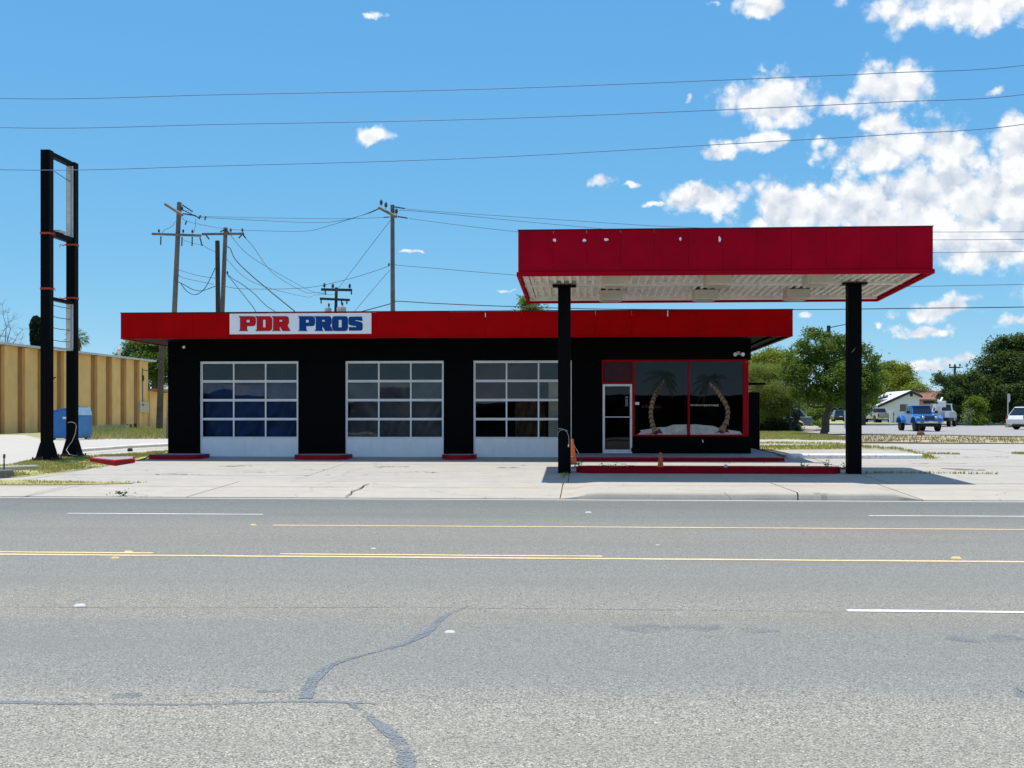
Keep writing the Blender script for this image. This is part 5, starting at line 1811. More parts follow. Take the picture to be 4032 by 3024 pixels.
# grey roofed house seen between warehouse and shop
M_SHING = mat("grey shingle", (0.27, 0.27, 0.28), .9, var=.2, scale=3)
hy = 150.0
h0 = P(560, 1505, hy)
gh = thing("house", "grey shingle roofed house beyond the plain brown pole", "house", (P(640, 1640, hy).x, hy, zg(hy)))
xa, xb = P(585, 1600, hy).x, P(820, 1600, hy).x
zt_, ze_, zb_ = P(640, 1505, hy + 4).z, P(640, 1575, hy).z, zg(hy)
MB().prism([(xa, hy, zb_ - .2), (xa, hy + 9, zb_ - .2), (xa, hy + 9, ze_), (xa, hy, ze_)], (xb - xa, 0, 0)).build("wall", mat("dark porch wall", (.07, .06, .05), .9), gh)
MB().prism([(xa - .5, hy - .7, ze_), (xa - .5, hy + 4.5, zt_ + .15), (xa - .5, hy + 9.7, ze_), (xa - .5, hy + 9.7, ze_ + .15), (xa - .5, hy + 4.5, zt_ + .32), (xa - .5, hy - .7, ze_ + .18)], (xb - xa + 1, 0, 0)).build("roof", M_SHING, gh)
for sx_ in (645, 680, 710):
    x_ = P(sx_, 1600, hy - .5).x
    MB().box(x_ - .08, x_ + .08, hy - .6, hy - .44, zb_ - .2, ze_).build("porch_post", M_WHITE, gh)

# ------------------------------------------------------------------ dumpster
M_BLUE = mat("dumpster blue", (0.02, 0.13, 0.36), .5, var=.15, scale=2, dirt=.25, dirt_col=(.05, .11, .2), streak=True)
M_BLUEL = mat("brightened dumpster blue", (0.03, 0.18, 0.43), .55, var=.15, scale=2, dirt=.3, dirt_col=(.06, .12, .2))  # paler paint, with the flank's brighter open-sky light put into the colour
db = G(260, 1732)
Yd_ = db.y
dmp = thing("dumpster", "blue metal dumpster with sloped lid behind the pole sign", "dumpster", (P(260, 1732, Yd_).x, Yd_ + .8, zg(Yd_)))
xl_, xr_ = P(192, 1700, Yd_).x, P(303, 1700, Yd_).x
zb_ = zg(Yd_)
prof = [(xl_, zb_ + .08), (xr_, zb_ + .08), (xr_, P(300, 1637, Yd_).z), (P(296, 1610, Yd_).x, P(296, 1607, Yd_).z), (P(280, 1605, Yd_).x, P(280, 1605, Yd_).z), (xl_, P(200, 1625, Yd_).z)]
MB().prism([(x, Yd_, z) for x, z in prof], (0, 1.75, 0)).build("bin_body", M_BLUE, dmp, bevel=.02)
MB().prism([(x + .004, Yd_ + .004, z) for x, z in ((xr_, zb_ + .1), (xr_ + .02, zb_ + .1), (xr_ + .02, P(300, 1637, Yd_).z - .02), (xr_, P(300, 1637, Yd_).z - .02))], (0, 1.74, 0)).build("side_panel", M_BLUEL, dmp)
MB().prism([(P(296, 1610, Yd_).x + .03, Yd_ + .02, P(300, 1607, Yd_).z + .02), (xr_ + .03, Yd_ + .02, P(300, 1637, Yd_).z + .02), (xr_ + .03, Yd_ + .02, P(300, 1637, Yd_).z + .05), (P(296, 1610, Yd_).x + .03, Yd_ + .02, P(300, 1607, Yd_).z + .05)], (0, 1.7, 0)).build("lid", mat("pale lid", (.30, .46, .60), .5), dmp)
MB().prism([(xl_ - .03, Yd_ - .03, P(200, 1625, Yd_).z), (P(285, 1605, Yd_).x, Yd_ - .03, P(300, 1605, Yd_).z), (P(285, 1605, Yd_).x, Yd_ - .03, P(300, 1605, Yd_).z + .06), (xl_ - .03, Yd_ - .03, P(200, 1625, Yd_).z + .06)], (0, 1.8, 0)).build("lid", M_BLUE, dmp)
x0_, x1_, z0_, z1_ = rectS(248, 1641, 268, 1650, Yd_)
MB().box(x0_, x1_, Yd_ - .04, Yd_ - .001, z0_, z1_).build("lift_label", mat("pale sticker", (.55, .6, .66), .6), dmp)
MB().box(xr_ - .5, xr_ + .06, Yd_ - .06, Yd_ + .05, P(300, 1612, Yd_).z, P(300, 1607, Yd_).z).build("hinge_bar", M_BLUEL, dmp)
for dx_ in (.2, xr_ - xl_ - .2):
    for dy_ in (.2, 1.5):
        MB().lathe((xl_ + dx_, Yd_ + dy_, zb_ + .06), [(.06, -.04), (.06, .04)], 10, 'X').build("caster", M_BLACKM, dmp)

# ---- bits by the warehouse
for (nm, lab, cat_, sx_, sy_, h_, r_, mm) in (("gas_cylinder", "small blue cylinder standing at the warehouse foot", "cylinder", 502, 1694, 25, .11, mat("cylinder blue", (.05, .10, .16), .5)),
                                             ("steel_post", "left one of two short dark posts near the warehouse corner", "post", 515, 1696, 26, .09, M_WOODD),
                                             ("steel_post", "right one of two short dark posts near the warehouse corner", "post", 532, 1694, 27, .11, M_WOODD)):
    b_ = G(sx_, sy_)
    H_ = h_ / FPX * b_.y
    o = MB().lathe((0, 0, -.05), [(r_, 0), (r_, H_ * .82), (r_ * (.55 if cat_ == 'cylinder' else 1), H_ * .92), (r_ * (.5 if cat_ == 'cylinder' else .98), H_ + .05)], 14).build(nm, mm, None, smooth=True)
    o.location = b_
    tag(o, lab, cat_, 'short posts' if cat_ == 'post' else None)
# white barrier pipe lying along the grass
pq = [G(300, 1787), G(400, 1780), G(497, 1772), G(580, 1768), G(672, 1763)]
pp = thing("fallen_pipe", "long white pipe lying at the edge of the gravel lot", "pipe", pq[0])
M_PIPE = mat("white pipe", (.74, .74, .72), .5, var=.08, dirt=.2, dirt_col=(.4, .36, .3))
MB().tube([q + Vector((0, 0, .12)) for q in pq], .06, 10).build("pipe_run", M_PIPE, pp, smooth=True)
MB().tube([G(510, 1768) + Vector((0, 0, .10)), G(590, 1764) + Vector((0, 0, .14)), G(672, 1759) + Vector((0, 0, .10))], .05, 10).build("pipe_run", M_PIPE, pp, smooth=True)
c_ = G(512, 1776)
MB().box(c_.x - .07, c_.x + .07, c_.y - .1, c_.y + .1, c_.z - .05, c_.z + .10).build("pipe_foot", M_WOODD, pp, bevel=.03)
# concrete footing with a rusty stake at the left edge
b_ = G(0, 1878)
ft = thing("stake_block", "grey concrete lump with a rusty stake at the left edge", "concrete block", b_)
MB().loft([[(b_.x - .5, b_.y - .25, b_.z - .05), (b_.x + .26, b_.y - .25, b_.z - .05), (b_.x + .24, b_.y + .3, b_.z - .05), (b_.x - .5, b_.y + .3, b_.z - .05)], [(b_.x - .48, b_.y - .2, b_.z + .15), (b_.x + .22, b_.y - .22, b_.z + .19), (b_.x + .22, b_.y + .25, b_.z + .18), (b_.x - .48, b_.y + .25, b_.z + .15)]]).build("block", mat("mossy concrete", (.20, .18, .15), .95, var=.3, scale=5, bump=.4), ft, bevel=.03)
MB().tube([(b_.x + .10, b_.y, b_.z + .1), (b_.x + .10, b_.y + .01, b_.z + .50)], .018, 8).tube([(b_.x + .10, b_.y + .01, b_.z + .46), (b_.x + .105, b_.y + .01, b_.z + .56)], .03, 8).build("stake", mat("rusty stake", (.12, .07, .04), .8, var=.4), ft)
a_, b2_ = G(-40, 1856), G(145, 1845)
pl_ = MB().prism([(a_.x, a_.y - .1, a_.z - .05), (b2_.x, b2_.y - .1, b2_.z - .05), (b2_.x, b2_.y - .1, b2_.z + .10), (a_.x, a_.y - .1, a_.z + .12)], (0, .24, 0)).build("kerb_stone", M_KERB, bevel=.04)
place(pl_, G(60, 1850))
tag(pl_, "weathered pale kerb stone lying in the grass at left", "kerb stone")
# ------------------------------------------------------------------ vehicles
M_TYRE = mat("tyre rubber", (0.012, 0.012, 0.013), .85, var=.2)
M_RIM = mat("wheel rim", (0.30, 0.31, 0.32), .35, metal=.6)
M_RIMD = mat("dark wheel rim", (0.03, 0.03, 0.035), .4, metal=.4)
M_CARGLASS = mat("car glass", (0.012, 0.016, 0.022), .06, spec=.8, var=.05)
M_CHROME = mat("chrome", (0.62, 0.63, 0.65), .15, metal=.95, var=.02)
M_PLASTIC = mat("black plastic", (0.012, 0.012, 0.013), .6, var=.1)
M_LAMPCLEAR = mat("headlamp", (0.62, 0.64, 0.66), .15, spec=.7, var=.05)
M_LAMPRED = mat("tail lamp", (0.25, 0.006, 0.006), .2, spec=.6, var=.1)
M_PLATE = mat("number plate", (0.72, 0.73, 0.74), .5, var=.04)


def arch_profile(x0, x1, zb, top, wheels, r):
    """closed side outline (x, z): bottom edge with wheel arches, then the top outline from front to back"""
    pts = [(x0, zb)]
    for wx in wheels:
        for k in range(9):
            a = math.pi - math.pi * k / 8
            pts.append((wx + r * math.cos(a), zb + max(0, r * math.sin(a)) * 1.0 + .0))
    pts.append((x1, zb))
    return pts + top


def side_body(prof, w, tuck=0.0, zref=1.0, n=2):
    """extrude an outline over the width, pulled in slightly above zref"""
    mb = MB()
    k = len(prof)

    def yy(z, s):
        return s * (w / 2 - max(0, z - zref) * tuck)
    L = [(x, yy(z, -1), z) for x, z in prof]
    R = [(x, yy(z, 1), z) for x, z in prof]
    mb.v = L + R
    mb.f.append(tuple(range(k)))
    mb.f.append(tuple(range(2 * k - 1, k - 1, -1)))
    for i in range(k):
        j = (i + 1) % k
        mb.f.append((i, k + i, k + j, j))
    return mb


def wheels_(t, xs, w, r, width=.26, rim=M_RIM):
    for x in xs:
        for s in (-1, 1):
            yo, yi = s * w / 2, s * (w / 2 - width)
            a, b = min(yo, yi), max(yo, yi)
            wm = MB().lathe((x, 0, r), [(r * .55, a), (r * .93, a), (r, a + .05), (r, b - .05), (r * .93, b), (r * .55, b)], 24, 'Y').build("wheel", M_TYRE, t, smooth=True, local=True)
            fo = yo + s * .004
            MB().lathe((x, 0, r), [(r * .6, fo - s * .02), (r * .58, fo), (r * .2, fo - s * .03), (.03, fo - s * .01)], 16, 'Y').build("rim", rim, wm, smooth=True, local=True)


def quad_on(t, name, pts, m, off, parent=None, thick=.01):
    """pane laid on the body: polygon pts pushed out by off"""
    v = [Vector(p) for p in pts]
    nrm = (v[1] - v[0]).cross(v[2] - v[0]).normalized()
    o = Vector(off)
    if nrm.dot(o) < 0:
        nrm = -nrm
    return MB().prism([p + nrm * .004 for p in v], nrm * thick).build(name, m, parent or t, local=True)


def greenhouse(t, x_lo0, x_hi0, x_hi1, x_lo1, z0, z1, w0, w1, m, glass=True, pillars=(), roof_m=None, panes=True):
    """cabin frustum from belt line z0 to roof z1 with windscreen, rear and side panes"""
    b = [(x_lo0, -w0 / 2, z0), (x_lo1, -w0 / 2, z0), (x_lo1, w0 / 2, z0), (x_lo0, w0 / 2, z0)]
    u = [(x_hi0, -w1 / 2, z1), (x_hi1, -w1 / 2, z1), (x_hi1, w1 / 2, z1), (x_hi0, w1 / 2, z1)]
    mb = MB().loft([b, u])
    cab = mb.build("cabin", m, t, bevel=.05, seg=3, local=True)

    def lerp2(p, q, s, r_):
        return Vector(p) + (Vector(q) - Vector(p)) * s

    def pane(A, B, C, D, m0, m1, l0, l1, name):
        # A,B bottom; D,C top ; margins
        A, B, C, D = map(Vector, (A, B, C, D))
        def pt(s, r_):
            return (A.lerp(B, s)).lerp(D.lerp(C, s), r_)
        pts = [pt(m0, l0), pt(m1, l0), pt(m1, l1), pt(m0, l1)]
        cen = sum(pts, Vector()) / 4
        out = cen - Vector(((x_lo0 + x_lo1) / 2, 0, (z0 + z1) / 2))
        n_ = (B - A).cross(D - A).normalized()
        if n_.dot(out) < 0:
            n_ = -n_
        MB().prism([p + n_ * .003 for p in pts], n_ * .012).build(name, M_CARGLASS, cab, local=True)
    if panes:
        pane(b[0], b[3], u[3], u[0], .06, .94, .06, .90, "rear_window")
        pane(b[1], b[2], u[2], u[1], .06, .94, .06, .90, "windscreen")
        cuts = [0.05] + list(pillars) + [0.95]
        for s in (0, 1):
            A, B, C, D = (b[0], b[1], u[1], u[0]) if s == 0 else (b[3], b[2], u[2], u[3])
            for a, c in zip(cuts, cuts[1:]):
                pane(A, B, C, D, a + .015, c - .015, .08, .86, "side_window")
    return cab


def car_root(name, label, cat_, sx, sy, rz, dist=None):
    g = G(sx, sy)
    return thing(name, label, cat_, g, rz)


def face(x, y):
    return math.atan2(y, x)


# ---- blue off-road pickup facing the camera (nose towards +x of its own frame)
g_ = P(3622, 1698, 86.5)
bl = thing("pickup_truck", "bright blue off-road pickup truck facing the street", "truck", (g_.x, 86.5, zg(84.5)), math.radians(-88))
M_BLUEP = mat("bright blue car paint", (0.012, 0.16, 0.52), .25, var=.06, spec=.6, coat=.6)
W = 1.80
R_ = .41
zb = .62
wxs = (1.50, -1.85)
# lower tub: cab section and bed
top = [(1.02, zb), (1.02, 1.12), (.62, 1.20), (.55, 1.24), (-1.05, 1.24), (-1.10, 1.20), (-2.75, 1.20), (-2.78, .85), (-2.78, zb)]
zb = .50
prof = [(-2.78, zb + .08)] + [(-1.85 + .58 * math.cos(math.pi - math.pi * k / 8), zb + .08 + .50 * math.sin(math.pi * k / 8)) for k in range(9)] + [(.85, zb - .02), (1.02, zb + .1), (1.02, 1.14), (.62, 1.24), (-1.06, 1.26), (-1.10, 1.22), (-2.78, 1.22)]
tub = side_body(prof, 1.56).build("body", M_BLUEP, bl, bevel=.02, local=True)
for s in (-1, 1):
    MB().prism([(-1.06, s * .785, zb + .06), (-.10, s * .785, zb + .06), (-.10, s * .785, 1.22), (-1.06, s * .785, 1.22)], (0, s * .012, 0)).build("door", M_BLUEP, bl, bevel=.004, local=True)
    MB().prism([(-.09, s * .785, zb + .06), (.86, s * .785, zb + .06), (.86, s * .785, 1.22), (-.09, s * .785, 1.22)], (0, s * .012, 0)).build("door", M_BLUEP, bl, bevel=.004, local=True)
# narrow tapered hood with flat fenders
hood = MB().loft([[(1.0, -.74, .60), (1.0, .74, .60), (1.0, .74, 1.16), (1.0, .62, 1.25), (1.0, -.62, 1.25), (1.0, -.74, 1.16)],
                  [(2.10, -.62, .66), (2.10, .62, .66), (2.10, .62, 1.10), (2.10, .54, 1.18), (2.10, -.54, 1.18), (2.10, -.62, 1.10)]])
hood.build("hood", M_BLUEP, bl, bevel=.025, local=True)
for s in (-1, 1):
    # front flat fender flare and rear flare
    for wx, ln in ((1.52, .60), (-1.85, .62)):
        arc = [(wx + ln * math.cos(math.pi - math.pi * k / 8), .60 + (.46 * math.sin(math.pi * k / 8)) ** 1.0) for k in range(9)]
        arc_o = [(wx + (ln + .07) * math.cos(math.pi - math.pi * k / 8), .58 + .56 * math.sin(math.pi * k / 8)) for k in range(9)]
        ring = [(x, s * .50, z) for x, z in arc_o] + [(x, s * .50, z) for x, z in reversed(arc)]
        fl_ = MB().prism(ring, (0, s * .48, 0)).build("fender", M_BLUEP, bl, bevel=.02, local=True)
    MB().box(1.98, 2.13, s * .78 - .11, s * .78 + .11, .92, 1.02).build("turn_lamp", M_LAMPCLEAR, bl, bevel=.02, local=True)
# slotted grille and round lamps
MB().box(2.10, 2.14, -.62, .62, .74, 1.14).build("grille", M_BLUEP, bl, bevel=.02, local=True)
for k in range(7):
    y = -.30 + k * .10
    MB().box(2.141, 2.152, y - .036, y + .036, .80, 1.08).build("grille_slot", M_PLASTIC, bl, bevel=.004, local=True)
for s in (-1, 1):
    MB().lathe((2.14, s * .455, .98), [(.105, 0), (.105, .02), (.085, .045), (.02, .05)], 18, 'X').build("headlight", M_LAMPCLEAR, bl, smooth=True, local=True)
MB().box(2.0, 2.2, -.62, .62, .34, .62).build("skid_panel", M_PLASTIC, bl, bevel=.03, local=True)
MB().box(2.18, 2.42, -.92, .92, .58, .72).build("bumper", M_CHROME, bl, bevel=.03, local=True)
for s in (-1, 1):
    MB().box(2.421, 2.435, s * .62 - .13, s * .62 + .13, .62, .70).build("fog_lamp_bay", M_PLASTIC, bl, bevel=.01, local=True)
MB().box(2.421, 2.436, -.16, .16, .60, .735).build("number_plate", M_PLATE, bl, local=True)
MB().box(-2.7, 2.2, -.5, .5, .45, .70).build("chassis", M_PLASTIC, bl, bevel=.03, local=True)
cab = greenhouse(bl, -1.12, -1.02, .30, .62, 1.235, 1.82, 1.54, 1.34, M_BLUEP, pillars=(.33, .66))
MB().box(-1.10, .40, -.69, .69, 1.825, 1.86).build("roof_top", mat("pale blue roof", (.10, .30, .60), .3, coat=.5), bl, bevel=.025, local=True)
for s in (-1, 1):
    MB().box(.50, .62, s * 1.0 - .10, s * 1.0 + .10, 1.28, 1.48).build("mirror", M_PLASTIC, bl, bevel=.03, local=True)
    MB().tube([(.52, s * .78, 1.28), (.55, s * .93, 1.33)], .02, 6).build("mirror_arm", M_PLASTIC, bl, local=True)
wheels_(bl, wxs, 1.82, R_, .28, M_RIMD)

# ---- silver pickup seen from behind
M_SILVER = mat("beige silver paint", (0.34, 0.325, 0.30), .3, var=.05, spec=.5, coat=.4)
g_ = G(3500, 1669)
yy_ = 139.0
sp_ = P(3456, 1660, yy_ + 2.6)
sv = thing("pickup_truck", "beige silver pickup truck parked tail towards the street", "truck", (sp_.x, yy_ + 2.6, zg(yy_)), math.radians(95))
zb = .55
prof = [(-2.85, zb)] + [(-1.75 + .52 * math.cos(math.pi - math.pi * k / 8), zb + .46 * math.sin(math.pi * k / 8)) for k in range(9)] + [(1.75 + .52 * math.cos(math.pi - math.pi * k / 8), zb + .46 * math.sin(math.pi * k / 8)) for k in range(9)] + [(2.8, zb), (2.85, 1.0), (2.6, 1.18), (1.2, 1.26), (-2.80, 1.26), (-2.87, 1.2)]
side_body(prof, 1.98, .12, 1.0).build("body", M_SILVER, sv, bevel=.03, local=True)
MB().box(-2.895, -2.872, -.80, .80, .74, 1.24).build("tailgate", M_SILVER, sv, bevel=.01, local=True)
MB().box(-2.91, -2.896, -.13, .13, 1.10, 1.17).build("tailgate_handle", M_PLASTIC, sv, bevel=.01, local=True)
for s in (-1, 1):
    MB().box(-2.90, -2.80, s * .90 - .07, s * .90 + .07, .84, 1.20).build("tail_lamp", M_LAMPRED, sv, bevel=.015, local=True)
MB().box(-3.03, -2.88, -.95, .95, .50, .68).build("bumper", M_CHROME, sv, bevel=.02, local=True)
MB().box(-3.045, -3.031, -.17, .17, .52, .66).build("number_plate", M_PLATE, sv, local=True)
MB().box(-2.7, 2.6, -.6, .6, .40, .58).build("chassis", M_PLASTIC, sv, local=True)
greenhouse(sv, -.75, -.52, .75, 1.45, 1.24, 1.84, 1.80, 1.48, M_SILVER, pillars=(.42,))
for s in (-1, 1):
    MB().box(1.05, 1.17, s * 1.10 - .12, s * 1.10 + .12, 1.20, 1.46).build("mirror", M_PLASTIC, sv, bevel=.03, local=True)
wheels_(sv, (1.75, -1.75), 1.96, .40, .28)

# ---- dark blue SUV left of the right column
M_NAVY = mat("navy car paint", (0.010, 0.018, 0.06), .25, var=.06, spec=.6, coat=.6)
yy_ = 163.0
sp_ = P(3318, 1660, yy_)
nv = thing("car", "dark navy SUV parked tail towards the street by the right column", "car", (sp_.x, yy_ + 2.2, zg(yy_)), math.radians(84))
zb = .38
prof = [(-2.2, zb + .1)] + [(-1.35 + .42 * math.cos(math.pi - math.pi * k / 8), zb + .02 + .42 * math.sin(math.pi * k / 8)) for k in range(9)] + [(1.38 + .42 * math.cos(math.pi - math.pi * k / 8), zb + .02 + .42 * math.sin(math.pi * k / 8)) for k in range(9)] + [(2.2, zb), (2.28, .70), (2.1, .95), (1.05, 1.06), (-2.2, 1.08), (-2.27, .8)]
side_body(prof, 1.84, .10, .8).build("body", M_NAVY, nv, bevel=.04, local=True)
greenhouse(nv, -2.15, -1.85, .30, 1.12, 1.06, 1.68, 1.72, 1.36, M_NAVY, pillars=(.35, .68))
for s in (-1, 1):
    MB().box(-2.30, -2.20, s * .78 - .10, s * .78 + .10, .82, 1.05).build("tail_lamp", M_LAMPRED, nv, bevel=.015, local=True)
    MB().box(.75, .87, s * 1.0 - .09, s * 1.0 + .09, 1.05, 1.20).build("mirror", M_NAVY, nv, bevel=.03, local=True)
MB().box(-2.30, -2.275, -.22, .22, .72, .84).build("number_plate", M_PLATE, nv, local=True)
MB().box(-2.33, -2.2, -.86, .86, .42, .62).build("bumper", M_PLASTIC, nv, bevel=.03, local=True)
wheels_(nv, (1.38, -1.35), 1.82, .34, .24)
MB().box(-2.0, 2.0, -.7, .7, .25, .45).build("underbody", M_PLASTIC, nv, local=True)

# ---- white service truck with a boom behind the blue pickup
M_WCAR = mat("white car paint", (0.72, 0.73, 0.74), .3, var=.04, spec=.5, coat=.4)
yy_ = 108.0
sp_ = P(3706, 1664, yy_ + 1.5)
wt = thing("service_truck", "white utility truck with folded boom behind the blue pickup", "truck", (sp_.x, yy_ + 1.5, zg(yy_)), math.radians(66))
MB().box(-3.0, .65, -1.05, 1.05, .55, .80).build("bed_frame", M_PLASTIC, wt, local=True)
for s in (-1, 1):
    for k in range(3):
        x0_ = -2.95 + k * 1.2
        MB().box(x0_, x0_ + 1.16, s * 1.06 - (.38 if s > 0 else 0), s * 1.06 + (.38 if s < 0 else 0), .80, 1.35).build("tool_locker", M_WCAR, wt, bevel=.02, local=True)
prof = [(.7, .55), (1.6, .55), (2.05, .55)] + [(2.35 + .46 * math.cos(math.pi - math.pi * k / 8), .55 + .44 * math.sin(math.pi * k / 8)) for k in range(9)] + [(2.95, .55), (3.0, 1.0), (2.85, 1.30), (2.0, 1.42), (.7, 1.42)]
side_body(prof, 2.0, .08, 1.0).build("body", M_WCAR, wt, bevel=.04, local=True)
greenhouse(wt, .72, .82, 1.65, 2.15, 1.41, 2.08, 1.86, 1.56, M_WCAR)
MB().lathe((-1.9, 0, .8), [(.30, 0), (.30, .9), (.36, .92), (.36, 1.2)], 14).build("boom_turret", M_WCAR, wt, smooth=True, local=True)
MB().obox((-.75, 0, 2.22), (2.6, .20, .22), Euler((0, math.radians(6), 0)).to_matrix()).build("boom_arm", M_WCAR, wt, bevel=.03, local=True)
MB().obox((-1.85, -.25, 2.42), (1.3, .16, .18), Euler((0, math.radians(-16), 0)).to_matrix()).build("boom_arm", M_WCAR, wt, bevel=.03, local=True)
MB().loft([[(-2.9, -.72, 1.75), (-2.3, -.72, 1.75), (-2.3, -.12, 1.75), (-2.9, -.12, 1.75)], [(-2.92, -.74, 2.30), (-2.28, -.74, 2.30), (-2.28, -.10, 2.30), (-2.92, -.10, 2.30)]]).build("bucket", M_WCAR, wt, bevel=.04, local=True)
MB().box(-3.15, -3.0, -1.0, 1.0, .50, .66).build("bumper", M_PLASTIC, wt, local=True)
MB().box(.1, .68, -.9, .9, 2.02, 2.09).build("ladder_rack", M_WCAR, wt, local=True)
wheels_(wt, (2.35, -1.75), 2.02, .42, .30)

# ---- white minivan cut by the right edge
yy_ = 92.0
sp_ = P(3978, 1692, yy_)
mv = thing("minivan", "white minivan at the right edge of the street", "car", (P(4040, 1692, yy_).x + 1.35, yy_ + 1.0, zg(yy_)), math.radians(26))
zb = .34
prof = [(-2.35, zb + .12)] + [(-1.45 + .42 * math.cos(math.pi - math.pi * k / 8), zb + .02 + .42 * math.sin(math.pi * k / 8)) for k in range(9)] + [(1.45 + .42 * math.cos(math.pi - math.pi * k / 8), zb + .02 + .42 * math.sin(math.pi * k / 8)) for k in range(9)] + [(2.35, zb), (2.45, .68), (2.2, .92), (1.35, 1.06), (-2.30, 1.08), (-2.45, .78)]
side_body(prof, 1.92, .10, .8).build("body", M_WCAR, mv, bevel=.05, seg=3, local=True)
greenhouse(mv, -2.28, -1.75, .45, 1.45, 1.06, 1.76, 1.84, 1.46, M_WCAR, pillars=(.33, .66))
for s in (-1, 1):
    MB().box(-2.44, -2.28, s * .86 - .07, s * .86 + .07, .80, 1.08).build("tail_lamp", M_LAMPRED, mv, bevel=.015, local=True)
    MB().box(-1.6, 1.0, s * .965 - .01, s * .965 + .01, .56, .62).build("rub_strip", M_PLASTIC, mv, local=True)
    MB().box(-.95, -.75, s * .968 - .012, s * .968 + .012, .86, .91).build("door_handle", M_PLASTIC, mv, local=True)
MB().box(-1.5, .2, -.62, .62, 1.79, 1.815).build("roof_rack", M_PLASTIC, mv, bevel=.01, local=True)
MB().box(-2.0, 2.1, -.75, .75, .22, .42).build("underbody", M_PLASTIC, mv, local=True)
wheels_(mv, (1.45, -1.45), 1.90, .34, .24)

# ---- pale sedan parked in the shade of the mesquite, left of it
M_TEAL = mat("grey green car paint", (0.16, 0.20, 0.20), .3, var=.06, spec=.5, coat=.4)
yy_ = 86.0
sd = thing("car", "grey green car in deep shade behind the mesquite bush", "car", (P(3075, 1690, yy_).x, yy_ + 1.0, zg(yy_)), math.radians(172))
zb = .34
prof = [(-2.3, zb + .12)] + [(-1.4 + .42 * math.cos(math.pi - math.pi * k / 8), zb + .02 + .42 * math.sin(math.pi * k / 8)) for k in range(9)] + [(1.4 + .42 * math.cos(math.pi - math.pi * k / 8), zb + .02 + .42 * math.sin(math.pi * k / 8)) for k in range(9)] + [(2.3, zb), (2.4, .62), (2.2, .88), (1.2, 1.0), (-2.3, 1.04), (-2.4, .75)]
side_body(prof, 1.86, .10, .8).build("body", M_TEAL, sd, bevel=.05, seg=3, local=True)
greenhouse(sd, -2.1, -1.5, .35, 1.25, 1.0, 1.66, 1.78, 1.42, M_TEAL, pillars=(.38, .70))
for s in (-1, 1):
    MB().box(2.28, 2.40, s * .68 - .16, s * .68 + .16, .66, .82).build("headlight", M_LAMPCLEAR, sd, bevel=.02, local=True)
    MB().box(.9, 1.02, s * 1.0 - .08, s * 1.0 + .08, 1.0, 1.14).build("mirror", M_TEAL, sd, bevel=.03, local=True)
wheels_(sd, (1.4, -1.4), 1.84, .34, .24)

# ------------------------------------------------------------------ houses and yard things at right
M_HWHITE = mat("white house siding", (0.62, 0.65, 0.74), .8, var=.05, scale=1)
M_HTRIM = mat("dark blue trim", (0.02, 0.028, 0.045), .7, var=.2)
M_METALROOF = mat("pale metal roof", (0.62, 0.63, 0.64), .4, var=.08, scale=.8)
hy = 155.0


def q8(px, py):       # zoom (3380,1500) scale .1537
    return 3380 + px * .15371, 1500 + py * .15373


def PH(px, py, y):
    return P(*q8(px, py), y)


wh2 = thing("house", "white gabled house with dark trim behind the pickups", "house", (PH(1100, 900, hy).x, hy, zg(hy)))
zgd = zg(hy) - .2
apex, eaveR, eaveL = PH(1340, 258, hy), PH(1570, 350, hy), PH(540, 608, hy)
xl_, xr_ = PH(545, 700, hy).x, PH(1560, 600, hy).x
poly = [(xl_, hy, zgd), (xr_, hy, zgd), (xr_, hy, eaveR.z - .1), (apex.x, hy, apex.z - .12), (xl_, hy, eaveL.z - .1)]
MB().prism(poly, (0, 12, 0)).build("wall", M_HWHITE, wh2)
# roof slabs and dark barge boards
for (a, b) in ((Vector((xl_ - .35, 0, eaveL.z - .17)), apex), (Vector((xr_ + .3, 0, eaveR.z - .2)), apex)):
    r_ = [(a.x, hy - .35, a.z), (b.x, hy - .35, b.z), (b.x, hy - .35, b.z + .10), (a.x, hy - .35, a.z + .10)]
    MB().prism(r_, (0, 12.6, 0)).build("roof", M_METALROOF, wh2)
    r_ = [(a.x, hy - .40, a.z - .26), (b.x, hy - .40, b.z - .26), (b.x, hy - .40, b.z + .06), (a.x, hy - .40, a.z + .06)]
    MB().prism(r_, (0, .045, 0)).build("barge_board", M_HTRIM, wh2)
x0_, x1_ = PH(1322, 400, hy).x, PH(1390, 400, hy).x
MB().box(x0_, x1_, hy - .03, hy - .002, PH(1350, 398, hy).z, PH(1350, 312, hy).z).build("gable_vent", M_HTRIM, wh2)
x0_, x1_ = PH(1065, 700, hy).x, PH(1255, 700, hy).x
wn_ = MB().box(x0_, x1_, hy - .04, hy - .002, PH(1150, 760, hy).z, PH(1150, 600, hy).z).build("window", M_CARGLASS, wh2)
MB().box(x0_ - .05, x1_ + .05, hy - .07, hy - .002, PH(1150, 760, hy).z - .07, PH(1150, 760, hy).z - .003).build("window_sill", M_HTRIM, wn_)
# second lower roof in front left
a, b = PH(395, 520, hy - 3), PH(985, 368, hy - 3)
MB().prism([(a.x, hy + 1.5, a.z), (b.x, hy + 1.5, b.z), (b.x, hy + 1.5, b.z + .1), (a.x, hy + 1.5, a.z + .1)], (0, 9, 0)).build("roof", M_METALROOF, wh2)
MB().prism([(a.x, hy + 1.45, a.z - .22), (b.x, hy + 1.45, b.z - .22), (b.x, hy + 1.45, b.z + .02), (a.x, hy + 1.45, a.z + .02)], (0, .045, 0)).build("barge_board", M_HTRIM, wh2)
a, b, c = PH(960, 280, hy + 9), PH(1340, 256, hy + 9), PH(400, 520, hy + 9)
